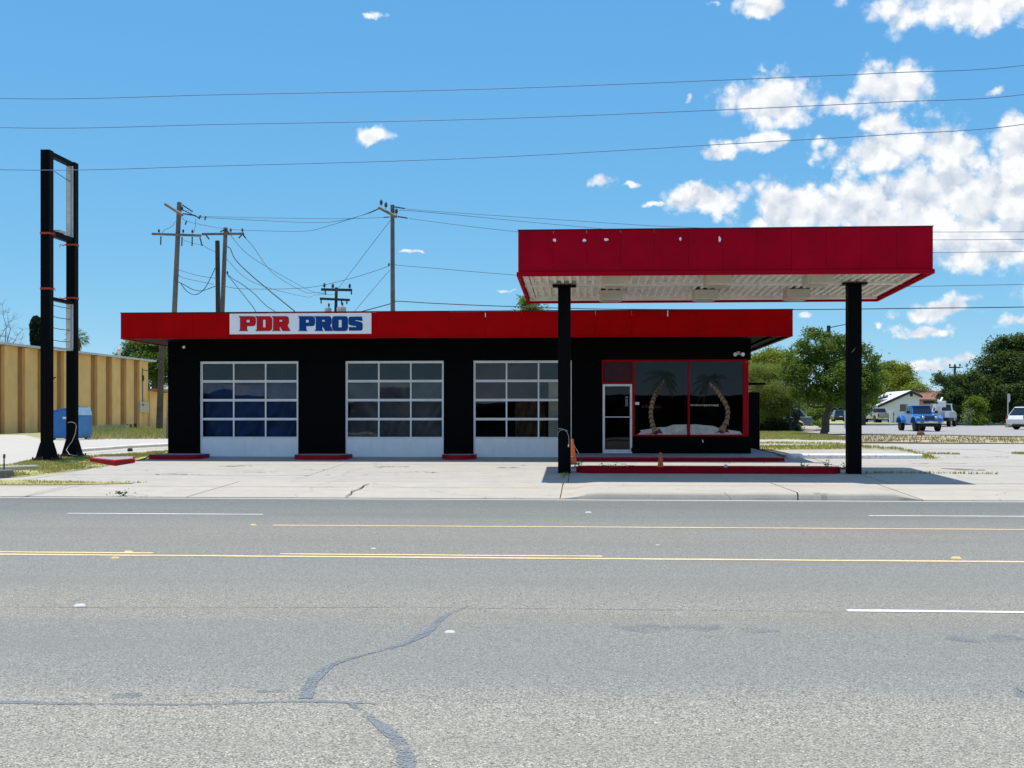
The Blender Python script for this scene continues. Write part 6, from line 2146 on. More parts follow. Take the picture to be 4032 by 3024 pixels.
# gate post and low wall beside the silver truck
fp = thing("yard_gate", "white yard gate post and rail beside the silver pickup", "gate", (PH(850, 1000, 138).x, 138, zg(138)))
MB().box(PH(805, 900, 138).x, PH(890, 900, 138).x, 138, 138.4, zg(138) - .1, PH(850, 768, 138).z).build("post", M_HWHITE, fp, bevel=.02)
MB().box(PH(895, 900, 138).x, PH(1090, 900, 138).x, 138.1, 138.2, zg(138) + .1, PH(850, 880, 138).z).build("panel", M_HWHITE, fp)
MB().box(PH(895, 900, 138).x, PH(905, 900, 138).x, 138.05, 138.3, zg(138) - .1, PH(850, 780, 138).z).build("post", M_HTRIM, fp)
# brown roofed house
hb = 166.0
M_BROWNR = mat("rusty brown roof", (0.21, 0.105, 0.075), .9, var=.25, scale=1.5)
M_BRICKP = mat("pinkish stucco", (0.42, 0.32, 0.28), .9, var=.1)
br = thing("house", "small house with rusty brown roof right of the white gable", "house", (PH(1750, 900, hb).x, hb, zg(hb)))
xa, xb = PH(1510, 600, hb).x, PH(2300, 600, hb).x
ze, zt_ = PH(1700, 490, hb).z, PH(1700, 280, hb + 4).z
gx = PH(1660, 500, hb).x
MB().prism([(xa, hb, zgd), (xb, hb, zgd), (xb, hb, ze), (xa, hb, ze)], (0, 8, 0)).build("wall", M_BRICKP, br)
MB().prism([(xa, hb + .01, ze - .02), (xa, hb + 7.99, ze - .02), (xa, hb + 4, zt_ - .05)], (xb - xa, 0, 0)).build("gable", M_BRICKP, br)
MB().prism([(xa - .3, hb - .5, ze - .1), (xa - .3, hb + 4, zt_), (xa - .3, hb + 8.5, ze - .1), (xa - .3, hb + 8.5, ze + .1), (xa - .3, hb + 4, zt_ + .18), (xa - .3, hb - .5, ze + .1)], (xb - xa + .6, 0, 0)).build("roof", M_BROWNR, br)
MB().box(gx, xb, hb - .06, hb - .002, PH(1750, 580, hb).z, ze - .12).build("porch_opening", M_HTRIM, br)
# white yard wall under the dark trees
x0_, x1_ = P(3745, 1660, 126).x, P(3830, 1660, 126).x
yw = MB().box(x0_, x1_, 126, 126.2, zg(126) - .2, P(3790, 1628, 126).z).build("garden_wall", M_HWHITE)
place(yw, ((x0_ + x1_) / 2, 126, zg(126)))
tag(yw, "low white garden wall under the dark trees at right", "wall")
# wooden fence boards near the right edge
fe = thing("board_fence", "grey weathered board fence in shade by the back of a road sign", "fence", (P(3960, 1660, 138).x, 138, zg(138)))
M_FENCE = mat("grey fence wood", (0.14, 0.12, 0.10), .9, var=.3, scale=4)
bdm = MB().box(-.19, .19, -.03, .03, 0, 3.0).mesh("board")
bdm.materials.append(M_FENCE)
for k, sx_ in enumerate((3944, 3954, 3963, 3984, 4000, 4012, 4024)):
    piece("board", bdm, (P(sx_, 1650, 138).x, 138 + random.uniform(-.05, .05), zg(138) - .1), fe, scale=(1, 1, random.uniform(.9, 1.02) if k < 3 else .8))
MB().box(P(3940, 1650, 138).x, P(4040, 1650, 138).x, 138.05, 138.12, zg(138) + .9, zg(138) + 1.0).build("rail", M_FENCE, fe)
# back of a road sign on its post
yy_ = 104.0
sg_ = P(3968, 1675, yy_)
rs = thing("road_sign", "pale back of a road sign on a thin post near the right edge", "sign", (sg_.x, yy_, zg(yy_)))
M_GALVP = mat("pale galvanised", (0.50, 0.52, 0.50), .5, var=.1)
MB().tube([(sg_.x, yy_, zg(yy_) - .1), (sg_.x + .02, yy_, P(3968, 1552, yy_).z)], .05, 8).build("post", M_GALVP, rs)
c_ = P(3971, 1567, yy_ - .06)
MB().prism([(c_.x - .10 + .0, yy_ - .06, c_.z - .34), (c_.x + .08, yy_ - .06, c_.z - .38), (c_.x + .14, yy_ - .06, c_.z - .2), (c_.x + .14, yy_ - .06, c_.z + .28), (c_.x + .08, yy_ - .06, c_.z + .38), (c_.x - .10, yy_ - .06, c_.z + .36)], (.02, .03, 0)).build("sign_plate", M_GALVP, rs)
st_ = MB().loft([[(sg_.x - .2, yy_ - .6, zg(yy_) - .1), (sg_.x + .9, yy_ - .6, zg(yy_) - .1), (sg_.x + .9, yy_ + .2, zg(yy_) - .1), (sg_.x - .2, yy_ + .2, zg(yy_) - .1)], [(sg_.x - .1, yy_ - .5, zg(yy_) + .65), (sg_.x + .85, yy_ - .5, zg(yy_) + .6), (sg_.x + .85, yy_ + .1, zg(yy_) + .6), (sg_.x - .1, yy_ + .1, zg(yy_) + .65)]]).build("stone_planter", mat("rough stone", (.26, .21, .17), .95, var=.4, scale=4, bump=.5, bscale=6), bevel=.06)
place(st_, (sg_.x + .3, yy_ - .2, zg(yy_)))
tag(st_, "rough stone planter at the foot of the right road sign", "planter")
# thin sign post left of the right column, and a stake with a block before the blue pickup
b_ = G(3327, 1686)
t2 = thing("post", "thin white post standing left of the right canopy column", "post", b_)
MB().tube([(b_.x, b_.y, b_.z - .1), (b_.x, b_.y, P(3327, 1622, b_.y).z)], .05, 8).build("shaft", M_GALVP, t2)
MB().box(b_.x - .10, b_.x + .10, b_.y - .08, b_.y - .055, P(3327, 1634, b_.y).z, P(3327, 1617, b_.y).z).build("tag_plate", M_GALVP, t2)
b_ = G(3625, 1712)
t3 = thing("stake", "thin dark stake in a brown clod before the blue pickup", "stake", b_)
MB().tube([(b_.x - .08, b_.y, b_.z), (b_.x - .08, b_.y, b_.z + .62)], .03, 6).build("rod", M_WOODD, t3)
MB().lathe((b_.x, b_.y, b_.z - .05), [(.22, 0), (.24, .12), (.17, .25), (.05, .28)], 9).build("clod", mat("brown clod", (.11, .08, .05), .95, var=.4, scale=8, bump=.6, bscale=10), t3)
# rock in the shade
b_ = G(3180, 1697)
rk = MB()
rr = random.Random(8)
rings = []
for j, (h, r_) in enumerate(((-.1, 1.0), (.15, 1.0), (.32, .75), (.42, .35))):
    rings.append([(b_.x + 1.15 * r_ * math.cos(2 * math.pi * k / 11) * rr.uniform(.85, 1.1), b_.y + .7 * r_ * math.sin(2 * math.pi * k / 11) * rr.uniform(.85, 1.1), b_.z + h * rr.uniform(.85, 1.1)) for k in range(11)])
rk.loft(rings)
o = rk.build("rock", mat("pale rock", (.44, .40, .34), .95, var=.2, scale=3, bump=.5, bscale=6))
place(o, b_)
tag(o, "pale flat rock beside the mesquite trunks", "rock")

# ------------------------------------------------------------------ across the road, behind the viewer: seen only mirrored in the shop glass
ac = thing("brick_store", "dark low store across the road mirrored in the shop glass", "shop", (2, -22, 0))
M_DBRICK = mat("dark brown brick", (0.05, 0.04, 0.035), .9, var=.3, scale=2)
MB().box(-90, 60, -40, -22, -.1, 3.0).build("wall", M_DBRICK, ac)
MB().box(-90.6, 60.6, -40.5, -21.3, 3.0, 3.35).build("roof", M_HTRIM, ac)
for k in range(5):
    w_ = MB().box(-20 + k * 9, -15.5 + k * 9, -21.99, -21.94, .9, 2.5).build("window", M_CARGLASS, ac)
    MB().box(-20.1 + k * 9, -15.4 + k * 9, -21.99, -21.90, .8, .897).build("window_sill", M_HTRIM, w_)
# ------------------------------------------------------------------ trees, shrubs, grass
L_GREEN = m_leaf("leaf mid green", (0.032, 0.080, 0.011), (0.10, 0.18, 0.025))
L_DARK = m_leaf("leaf dark green", (0.022, 0.052, 0.016), (0.060, 0.115, 0.028), .3)
L_OLIVE = m_leaf("leaf olive", (0.095, 0.14, 0.022), (0.23, 0.28, 0.06), .5)
L_YEL = m_leaf("leaf yellow green", (0.10, 0.15, 0.010), (0.25, 0.28, 0.025), .4)
L_LIME = m_leaf("leaf bright green", (0.060, 0.12, 0.008), (0.16, 0.23, 0.02), .4)
L_CYP = m_leaf("cypress green", (0.004, 0.011, 0.008), (0.012, 0.024, 0.014), .1)
L_SAGE = m_leaf("sage weed", (0.15, 0.18, 0.11), (0.27, 0.30, 0.20))
L_GRASS = m_leaf("grass green", (0.17, 0.20, 0.03), (0.35, 0.36, 0.085), .35)
L_BROWN = m_leaf("brown dead weed", (0.15, 0.11, 0.05), (0.28, 0.22, 0.11), .2)
L_DRY = m_leaf("dry grass", (0.27, 0.23, 0.09), (0.46, 0.39, 0.20), .3)
M_BARK = mat("grey bark", (0.085, 0.075, 0.062), .95, var=.35, scale=6, bump=.6, bscale=16)
M_BARKD = mat("dark bark", (0.025, 0.022, 0.018), .95, var=.35, scale=6, bump=.6, bscale=16)
M_TWIG = mat("bare grey twig", (0.14, 0.15, 0.17), .9, var=.2)


def np_mesh(name, V, F):
    me = bpy.data.meshes.new(name)
    nv, nf, k = len(V), len(F), F.shape[1]
    me.vertices.add(nv)
    me.vertices.foreach_set("co", V.astype(np.float32).ravel())
    me.loops.add(nf * k)
    me.loops.foreach_set("vertex_index", F.astype(np.int32).ravel())
    me.polygons.add(nf)
    me.polygons.foreach_set("loop_start", np.arange(0, nf * k, k, dtype=np.int32))
    me.polygons.foreach_set("loop_total", np.full(nf, k, dtype=np.int32))
    me.update()
    return me


def leaves(centers, size, rng, up=0.35, aspect=.5, droop=0.0):
    """one small pointed leaf face per centre"""
    n = len(centers)
    d = rng.normal(size=(n, 3))
    d[:, 2] = d[:, 2] * .6 - droop
    d /= np.linalg.norm(d, axis=1, keepdims=True)
    nr = rng.normal(size=(n, 3))
    nr[:, 2] += up * 3
    s = np.cross(d, nr)
    s /= np.linalg.norm(s, axis=1, keepdims=True) + 1e-9
    L = size * rng.uniform(.6, 1.25, size=(n, 1))
    a = centers - d * L * .5
    b = centers + s * L * aspect * .5
    c = centers + d * L * .5
    e = centers - s * L * aspect * .5
    V = np.stack([a, b, c, e], 1).reshape(-1, 3)
    F = np.arange(n * 4).reshape(n, 4)
    return V, F


def crown_points(blobs, n, rng, clump=.32, per=26, shell=.55, gap=-.55):
    vol = np.array([b[3] * b[4] * b[5] for b in blobs]) ** .75
    vol /= vol.sum()
    pts = []
    for b, w in zip(blobs, vol):
        k = max(3, int(n * w / per))
        d = rng.normal(size=(k, 3))
        d /= np.linalg.norm(d, axis=1, keepdims=True)
        r = shell + (1 - shell) * rng.random((k, 1)) ** .6
        r *= rng.uniform(.82, 1.12, size=(k, 1))
        r *= np.where(rng.random((k, 1)) < .22, rng.uniform(1.0, 1.28, size=(k, 1)), 1.0)
        c = np.array(b[:3]) + d * r * np.array(b[3:6])
        # open gaps: whole patches of the lump stay bare
        f = np.sin(c[:, 0] * 2.3 + b[0]) * np.sin(c[:, 2] * 2.9 + b[1] * .7) + np.sin(c[:, 1] * 1.9 + c[:, 2] * 1.3 + b[2])
        c = c[f > gap]
        k = len(c)
        cl = clump * rng.uniform(.55, 1.4, size=(k, 1, 1))
        o = rng.normal(size=(k, per, 3)) * cl
        o[:, :, 2] *= .65
        pts.append((c[:, None, :] + o).reshape(-1, 3))
    return np.concatenate(pts)


def limb(mb, a, b, r0, r1, rng, bend=.12, n=5, sides=7):
    a, b = np.array(a, float), np.array(b, float)
    L = np.linalg.norm(b - a)
    off = rng.normal(size=3) * bend * L
    pts, rs = [], []
    for i in range(n + 1):
        t = i / n
        pts.append(tuple(a + (b - a) * t + off * math.sin(math.pi * t) + (rng.normal(size=3) * .015 * L if 0 < i < n else 0)))
        rs.append(r0 + (r1 - r0) * t)
    mb.tube(pts, rs, sides)
    return pts


def tree(name, label, base, fork_h, blobs, n, size, leaf_m, bark_m, r, seed, stems=1, clump=.32, lean=(0, 0), per=26, shell=.55, cat_="tree", aspect=.5, twigs=4, droop=0., min_z=None, gap=-.55):
    rng = np.random.default_rng(seed)
    t = thing(name, label, cat_, base, 0.0, "bushes" if cat_ == "bush" else "trees")
    b0 = np.array(base)
    blobs = [tuple(b0 + np.array(b[:3])) + tuple(b[3:6]) for b in blobs]
    mb = MB()
    for s_ in range(stems):
        a0 = b0 + (np.array([rng.normal() * r * 1.2, rng.normal() * r, 0]) if stems > 1 else 0)
        fork = b0 + np.array([lean[0] + (rng.normal() * .6 if stems > 1 else 0), lean[1], fork_h])
        limb(mb, a0 - np.array([0, 0, .15]), a0 + np.array([0, 0, .25]), r * 1.45, r * 1.05, rng, 0, 2, 10)
        limb(mb, a0 + np.array([0, 0, .2]), fork, r * 1.08, r * .72, rng, .05, 5, 10)
        for i, bl_ in enumerate(blobs):
            if stems > 1 and i % stems != s_:
                continue
            c = np.array(bl_[:3])
            pts = limb(mb, fork - np.array([0, 0, .08]), c, r * .5, r * .12, rng, .10)
            for k in range(twigs):
                d = rng.normal(size=3)
                d /= np.linalg.norm(d)
                d[2] = abs(d[2]) * .7
                st = np.array(pts[rng.integers(2, len(pts))])
                limb(mb, st, c + d * np.array(bl_[3:6]) * .85, r * .16, r * .03, rng, .10, 4, 5)
    mb.build("trunk", bark_m, t, smooth=True)
    P_ = crown_points(blobs, n, rng, clump, per, shell, gap)
    if min_z is not None:
        P_ = P_[P_[:, 2] > b0[2] + min_z]
    V, F = leaves(P_, size, rng, aspect=aspect, droop=droop)
    me_ = np_mesh("crown", V - np.array(ORG[t.name]), F)
    link("crown", me_, leaf_m, t)
    return t


def S3(sx, sy, Y, base):
    p = P(sx, sy, Y)
    return (p.x - base[0], p.y - base[1], p.z - base[2])


def blobS(Y, base, lst, depth=.8):
    """crown lumps from photo boxes: (centre x, centre y, half width px, half height px, dY)"""
    out = []
    for (sx, sy, hw, hh, dy) in lst:
        c = S3(sx, sy, Y + dy, base)
        rx = hw / FPX * (Y + dy)
        rz = hh / FPX * (Y + dy)
        out.append(c + (rx, max(rx * depth, .5), rz))
    return out


# main tree right of the shop
b_ = G(3245, 1709)
b_ = Vector((b_.x, b_.y, b_.z))
tree("shade_tree", "leafy green tree with grey trunk just left of the right column", b_, 2.0, blobS(b_.y, b_, [(3150, 1400, 60, 55, 0), (3215, 1360, 62, 48, -1), (3290, 1395, 70, 60, 0), (3370, 1400, 55, 55, 1), (3425, 1440, 38, 55, .5), (3200, 1460, 90, 60, -1), (3300, 1480, 90, 60, -1.5), (3120, 1470, 45, 55, .5), (3380, 1500, 60, 60, 0), (3170, 1540, 60, 38, -.8), (3260, 1550, 95, 36, -1), (3350, 1565, 70, 40, .5), (3200, 1310, 22, 18, 0), (3300, 1340, 24, 22, 0), (3240, 1320, 20, 16, .5), (3420, 1520, 38, 45, .6), (3400, 1580, 36, 40, .6)]), 52000, 0.190, L_GREEN, M_BARK, .21, 3, clump=.20, lean=(.5, 0))
# mesquite, feathery
b_ = G(3117, 1699)
tree("mesquite_tree", "feathery olive mesquite with leaning dark stems near the shop corner", b_, 1.0, blobS(b_.y, b_, [(2975, 1480, 55, 45, 0), (3040, 1475, 60, 40, 1), (3000, 1540, 62, 45, -.5), (3070, 1545, 60, 40, -.3), (2965, 1590, 45, 36, 0), (3110, 1585, 45, 30, .4), (3040, 1605, 50, 28, .2), (3140, 1540, 36, 30, .3), (2985, 1635, 36, 24, -.6), (3080, 1625, 30, 18, 0)]), 80000, .11, L_OLIVE, M_BARKD, .13, 5, stems=3, clump=.24, per=34, shell=.35, aspect=.36, droop=.3, gap=-1.3)
# hedge of dark brush under the mesquite
b_ = G(3030, 1697)
tree("bush", "dark low brush under the mesquite stems", b_, .2, blobS(b_.y + 2, b_, [(2975, 1672, 45, 26, -2.6), (3040, 1672, 50, 26, -2.6), (3110, 1684, 36, 14, -2.6), (3000, 1650, 40, 18, -2.4)]), 22000, 0.170, L_DARK, M_BARKD, .06, 6, clump=.18, cat_="bush")
b_ = G(3205, 1690)
tree("bush", "yellowish leafy bush between mesquite and tree trunk", b_, .2, blobS(b_.y, b_, [(3200, 1640, 30, 32, 0), (3225, 1630, 22, 28, .3), (3190, 1668, 22, 18, -.3), (3222, 1672, 22, 14, -.3)]), 5000, 0.170, L_LIME, M_BARK, .05, 8, clump=.2, cat_="bush")
# yellow green trees beyond
b_ = Vector((P(3010, 1640, 118).x, 118, zg(118)))
tree("distant_tree", "yellow green tree crown rising behind the mesquite", b_, 2.2, blobS(118, b_, [(2990, 1430, 55, 38, 0), (3050, 1405, 60, 32, 1), (3105, 1420, 45, 36, 1), (2965, 1470, 40, 30, -1), (3060, 1460, 80, 40, 0)]), 18000, 0.280, L_YEL, M_BARK, .22, 9, clump=.34)
b_ = Vector((P(3500, 1640, 185).x, 185, zg(185)))
tree("distant_tree", "bright yellow green trees behind the white gabled house", b_, 2.5, blobS(185, b_, [(3440, 1470, 60, 40, 0), (3500, 1455, 55, 30, 1), (3555, 1480, 60, 40, 0), (3480, 1510, 85, 45, -1), (3570, 1520, 50, 35, -1), (3420, 1540, 45, 40, -1), (3540, 1450, 40, 20, 1)]), 26000, 0.340, L_YEL, M_BARK, .28, 10, clump=.42)
b_ = Vector((P(3400, 1640, 118).x, 118, zg(118)))
tree("distant_tree", "mid green tree left of the white gabled house", b_, 2.0, blobS(118, b_, [(3405, 1490, 45, 45, 0), (3430, 1555, 40, 50, -.5), (3385, 1550, 36, 50, 0), (3400, 1610, 34, 26, 0), (3450, 1500, 35, 35, 1)]), 20000, 0.260, L_LIME, M_BARK, .2, 12, clump=.3)
b_ = Vector((P(3620, 1640, 170).x, 170, zg(170)))
tree("distant_tree", "thin yellowish tree between the two house roofs", b_, 2.0, blobS(170, b_, [(3600, 1528, 30, 16, 0), (3635, 1532, 26, 14, 0), (3615, 1508, 18, 14, 0)]), 1800, .28, L_YEL, M_BARK, .14, 13, clump=.45, shell=.3)
# dark trees at the right
b_ = Vector((P(3985, 1640, 122).x, 122, zg(122)))
tree("large_tree", "large dark green tree filling the right edge", b_, 2.6, blobS(122, b_, [(3935, 1385, 55, 50, 0), (3990, 1370, 60, 45, 1), (4050, 1380, 60, 50, 0), (3900, 1450, 65, 50, 0), (3980, 1450, 85, 60, -1), (4060, 1460, 70, 60, 0), (3880, 1530, 70, 50, -1), (3960, 1540, 90, 55, -2), (4050, 1550, 80, 60, -1), (3890, 1590, 60, 35, -1), (4000, 1600, 80, 30, -2), (3960, 1345, 30, 18, 0), (4040, 1340, 34, 20, 0), (4120, 1460, 80, 90, 0), (3930, 1640, 50, 22, 1), (4000, 1640, 50, 22, 1), (4060, 1630, 60, 30, 1)]), 80000, 0.280, L_DARK, M_BARKD, .34, 14, clump=.32)
b_ = G(3752, 1667)
b_ = Vector((P(3762, 1660, 119).x, 119, zg(119)))
tree("yard_tree", "dark bushy tree standing right of the white service truck", b_, 1.5, blobS(119, b_, [(3720, 1520, 34, 30, 0), (3770, 1510, 45, 32, .5), (3820, 1520, 45, 38, 0), (3745, 1570, 50, 36, -.5), (3810, 1575, 50, 40, 0), (3770, 1610, 50, 26, 0), (3700, 1490, 16, 20, 0), (3830, 1490, 30, 24, 0), (3800, 1640, 40, 20, 2), (3870, 1640, 40, 24, 6)]), 34000, 0.240, L_DARK, M_BARKD, .2, 15, clump=.26)
b_ = G(3845, 1668)
b_ = Vector((P(3845, 1668, 116).x, 116, zg(116)))
tree("bush", "round bright green bush before the large dark tree", b_, .3, blobS(116, b_, [(3845, 1600, 34, 36, 0), (3870, 1630, 26, 32, 0), (3825, 1635, 24, 30, 0), (3845, 1655, 38, 16, -.4), (3830, 1590, 20, 22, .2)]), 10000, 0.190, L_LIME, M_BARK, .07, 16, clump=.22, cat_="bush")
b_ = Vector((P(3812, 1672, 115).x, 115, zg(115)))
tree("bush", "pale twiggy shrub in front of the round green bush", b_, .3, blobS(115, b_, [(3812, 1610, 14, 30, 0), (3808, 1640, 14, 24, 0)]), 500, .16, L_SAGE, M_TWIG, .05, 17, clump=.25, cat_="bush", twigs=8)
# trees at left, behind the warehouse
b_ = Vector((P(600, 1640, 122).x, 122, zg(122)))
tree("distant_tree", "tall mixed green tree behind the far end of the warehouse", b_, 3.0, blobS(122, b_, [(540, 1375, 50, 38, 0), (600, 1360, 60, 40, 0), (650, 1380, 50, 45, 1), (480, 1400, 32, 20, 0), (570, 1430, 70, 45, -1), (640, 1450, 60, 50, -1), (520, 1430, 40, 28, 0), (700, 1400, 60, 50, 0), (620, 1490, 60, 34, 0)]), 28000, 0.280, L_GREEN, M_BARK, .3, 18, clump=.34)
b_ = Vector((P(2080, 1640, 75).x, 75, zg(75)))
tree("distant_tree", "tree top peeking over the roof left of the canopy column", b_, 4.5, blobS(75, b_, [(2075, 1205, 38, 26, 0), (2120, 1215, 42, 22, 0), (2030, 1222, 34, 16, 0), (2070, 1185, 20, 16, 0), (2090, 1240, 60, 24, 0)]), 7500, 0.170, L_LIME, M_BARK, .16, 19, clump=.2)
# hazy belt of trees closing the view at the far end of the street
rng = np.random.default_rng(77)
n_ = 60000
bx = rng.uniform(P(2850, 1640, 270).x, P(4300, 1640, 270).x, n_)
hgt = 3.2 + 1.6 * np.sin(bx * .13) + 1.1 * np.sin(bx * .37 + 1) + .7 * np.sin(bx * .9)
pts = np.stack([bx, 270 + rng.normal(size=n_) * 3, .7 + hgt * rng.random(n_) ** .7 + rng.normal(size=n_) * .25], 1)
V, F = leaves(pts, .55, rng)
o = stuff(link("tree_belt", np_mesh("tree_belt", V, F), L_DARK))
o['label'] = "far belt of dark green trees behind the houses"
# cypress: dense dark column
yy_ = 125.0
c0_ = P(150, 1640, yy_)
cy = thing("cypress_tree", "dark columnar cypress rising above the warehouse roof at left", "tree", (c0_.x, yy_, zg(yy_)))
MB().tube([(c0_.x, yy_, zg(yy_) - .2), (c0_.x, yy_, 7.0)], [.22, .1], 8).build("trunk", M_BARKD, cy)
rng = np.random.default_rng(20)
n_ = 12000
zz = rng.uniform(1.0, P(150, 1245, yy_).z, n_)
zmax = P(150, 1245, yy_).z
rad = (P(174, 1300, yy_).x - P(126, 1300, yy_).x) / 2 * np.clip(1.2 * np.sqrt(np.clip((zmax - zz) / 1.1, 0, 1)), 0, 1) * (1 + .04 * np.sin(zz * 3.1))
ang = rng.uniform(0, 2 * np.pi, n_)
rr_ = rad * (0.72 + .3 * rng.random(n_))
pts = np.stack([c0_.x + rr_ * np.cos(ang) - .04 * (zz - 7), yy_ + rr_ * np.sin(ang), zz], 1)
V, F = leaves(pts, .34, rng, up=-.2, aspect=.45)
link("crown", np_mesh("crown", V - np.array(ORG[cy.name]), F), L_CYP, cy)
# bare tree
yy_ = 118.0


def bare_tree(label, sx, seed, targets, r):
    b_ = Vector((P(sx, 1640, yy_).x, yy_, zg(yy_)))
    t = thing("bare_tree", label, "tree", b_)
    rng = np.random.default_rng(seed)
    mb = MB()
    fork = np.array([b_.x, yy_, 6.0])
    limb(mb, (b_.x, yy_, b_.z - .2), fork, r, r * .7, rng, .03, 5, 8)
    for (tx, ty) in targets:
        e = P(tx, ty, yy_ + rng.normal() * .6)
        pts = limb(mb, fork, e, r * .45, r * .07, rng, .08, 7, 5)
        for k in range(1, len(pts)):
            for _ in range(3):
                d = np.array([rng.normal() * .8, rng.normal() * .5, abs(rng.normal()) * .6 + .1])
                L = rng.uniform(.4, 1.3) * (1.2 - k / len(pts) * .5)
                d = d / np.linalg.norm(d) * L
                p2 = limb(mb, pts[k], np.array(pts[k]) + d, r * .12, r * .03, rng, .12, 4, 4)
                for q in p2[1:]:
                    d2 = np.array([rng.normal(), rng.normal() * .5, abs(rng.normal()) * .6]) * .28
                    limb(mb, q, np.array(q) + d2, r * .05, r * .02, rng, .1, 2, 3)
    mb.build("branches", M_TWIG, t)
    return t


bare_tree("bare leafless tree showing over the warehouse at the left edge", -30, 22, [(50, 1255), (90, 1300), (30, 1230), (85, 1335), (10, 1200), (-40, 1180)], .17)
# palm behind the warehouse
yy_ = 112.0
pc = P(305, 1335, yy_)
pm = thing("palm_tree", "fan palm with drooping fronds behind the right sign post", "tree", (pc.x, yy_, zg(yy_)))
MB().tube([(pc.x - .1, yy_, zg(yy_) - .2), (pc.x - .05, yy_, pc.z * .5), (pc.x, yy_, pc.z)], [.30, .24, .22], 10).build("trunk", mat("palm trunk", (.13, .10, .06), .95, var=.4, scale=6, bump=.6, bscale=10), pm, smooth=True)
dead = MB()
rng2 = random.Random(9)
for k in range(60):
    a = rng2.uniform(0, 6.28)
    h0 = pc.z - rng2.uniform(.1, .9)
    r_ = rng2.uniform(.25, .5)
    dead.poly([(pc.x + .2 * math.cos(a) - .06, yy_ + .2 * math.sin(a), h0 + .2), (pc.x + .2 * math.cos(a) + .06, yy_ + .2 * math.sin(a), h0 + .2), (pc.x + r_ * math.cos(a), yy_ + r_ * math.sin(a), h0 - .7)])
dead.build("dead_fronds", mat("dead palm frond", (.20, .15, .09), .9, var=.4, scale=6), pm, fix=False)
fr = MB()
for k in range(34):
    a = rng2.uniform(0, 6.28)
    e = rng2.uniform(-.45, 1.2)
    L = rng2.uniform(.55, .85)
    d = Vector((math.cos(a) * math.cos(e), math.sin(a) * math.cos(e), math.sin(e)))
    hub = Vector((pc.x, yy_, pc.z)) + d * L
    sd = d.cross(Vector((0, 0, 1))).normalized()
    up_ = sd.cross(d)
    fr.tube([Vector((pc.x, yy_, pc.z)), hub], .012, 4)
    for j in range(13):
        t_ = (j - 6) / 6 * 1.25
        dd = d * math.cos(t_) + sd * math.sin(t_)
        tip = hub + dd * .62 + Vector((0, 0, -.22 * rng2.uniform(.5, 1.4)))
        mid = hub + dd * .35
        fr.poly([hub, mid + up_ * .01 + sd.cross(dd) * .0 + Vector((-dd.y, dd.x, 0)) * .035, tip, mid - Vector((-dd.y, dd.x, 0)) * .035])
fr.build("fronds", L_GREEN, pm, fix=False)


# ---- grass and weeds
def in_poly(pts, xs, ys):
    inside = np.zeros(len(xs), bool)
    n = len(pts)
    for i in range(n):
        x1, y1 = pts[i]
        x2, y2 = pts[(i + 1) % n]
        c = ((y1 > ys) != (y2 > ys)) & (xs < (x2 - x1) * (ys - y1) / (y2 - y1 + 1e-12) + x1)
        inside ^= c
    return inside


def grass(name, label, polys, dens, h, w, m, seed, patch=.0, zoff=0.0, lean=.35):
    rng = np.random.default_rng(seed)
    allV = []
    for pts in polys:
        xs = [p[0] for p in pts]
        ys = [p[1] for p in pts]
        A = (max(xs) - min(xs)) * (max(ys) - min(ys))
        n = int(A * dens)
        x = rng.uniform(min(xs), max(xs), n)
        y = rng.uniform(min(ys), max(ys), n)
        ok = in_poly(pts, x, y)
        if patch > 0:
            f = np.sin(x * 1.7 + 1.3 * np.sin(y * 1.1)) * np.sin(y * 2.3 + np.sin(x * .9)) + .4 * np.sin(x * 5.1 + y * 3.7)
            ok &= (f + rng.normal(size=n) * .5) > (patch * 2 - 1)
        x, y = x[ok], y[ok]
        n = len(x)
        z = np.array([zg(v) for v in y]) + zoff
        a = rng.uniform(0, 2 * np.pi, n)
        hh = h * rng.uniform(.45, 1.3, n)
        ww = w * rng.uniform(.7, 1.4, n)
        lx, ly = rng.normal(size=n) * lean * hh, rng.normal(size=n) * lean * hh
        p0 = np.stack([x - np.cos(a) * ww / 2, y - np.sin(a) * ww / 2, z - .01], 1)
        p1 = np.stack([x + np.cos(a) * ww / 2, y + np.sin(a) * ww / 2, z - .01], 1)
        p2 = np.stack([x + lx, y + ly, z + hh], 1)
        allV.append(np.stack([p0, p1, p2], 1).reshape(-1, 3))
    V = np.concatenate(allV)
    F = np.arange(len(V)).reshape(-1, 3)
    o = stuff(link(name, np_mesh(name, V, F), m))
    o['label'] = label
    o['category'] = "grass"
    return o


verge_core = xy((-200, 1864), (-60, 1884), (60, 1876), (180, 1865), (300, 1850), (430, 1836), (350, 1818), (350, 1806), (540, 1806), (560, 1800), (661, 1782), (661, 1773), (480, 1788), (300, 1794), (180, 1799), (60, 1824), (-60, 1840))
strip_l = xy((-200, 1910), (200, 1909), (330, 1907), (400, 1904), (330, 1898), (120, 1894), (-200, 1890))
strip_m = xy((380, 1906), (460, 1905), (580, 1902), (580, 1899), (460, 1899))
grass("grass_left", "short green grass round the pole sign and along the drive", [verge_core, strip_l, strip_m], 300, .05, .020, L_GRASS, 31, patch=.18)
grass("dry_grass_left", "yellowed grass round the pole sign", [verge_core, strip_l], 300, .05, .020, L_DRY, 32, patch=.30)
back_l = xy((330, 1729), (420, 1722), (560, 1726), (661, 1722), (661, 1693), (560, 1692), (420, 1695), (340, 1702))
grass("weeds_warehouse", "rank green weeds along the warehouse foot", [back_l], 42, .28, .07, L_GRASS, 33, patch=.2)
grass("sage_weeds", "pale sage weeds along the warehouse foot", [xy((330, 1715), (500, 1706), (520, 1690), (420, 1690), (340, 1700))], 55, .40, .08, L_SAGE, 34, patch=.3)
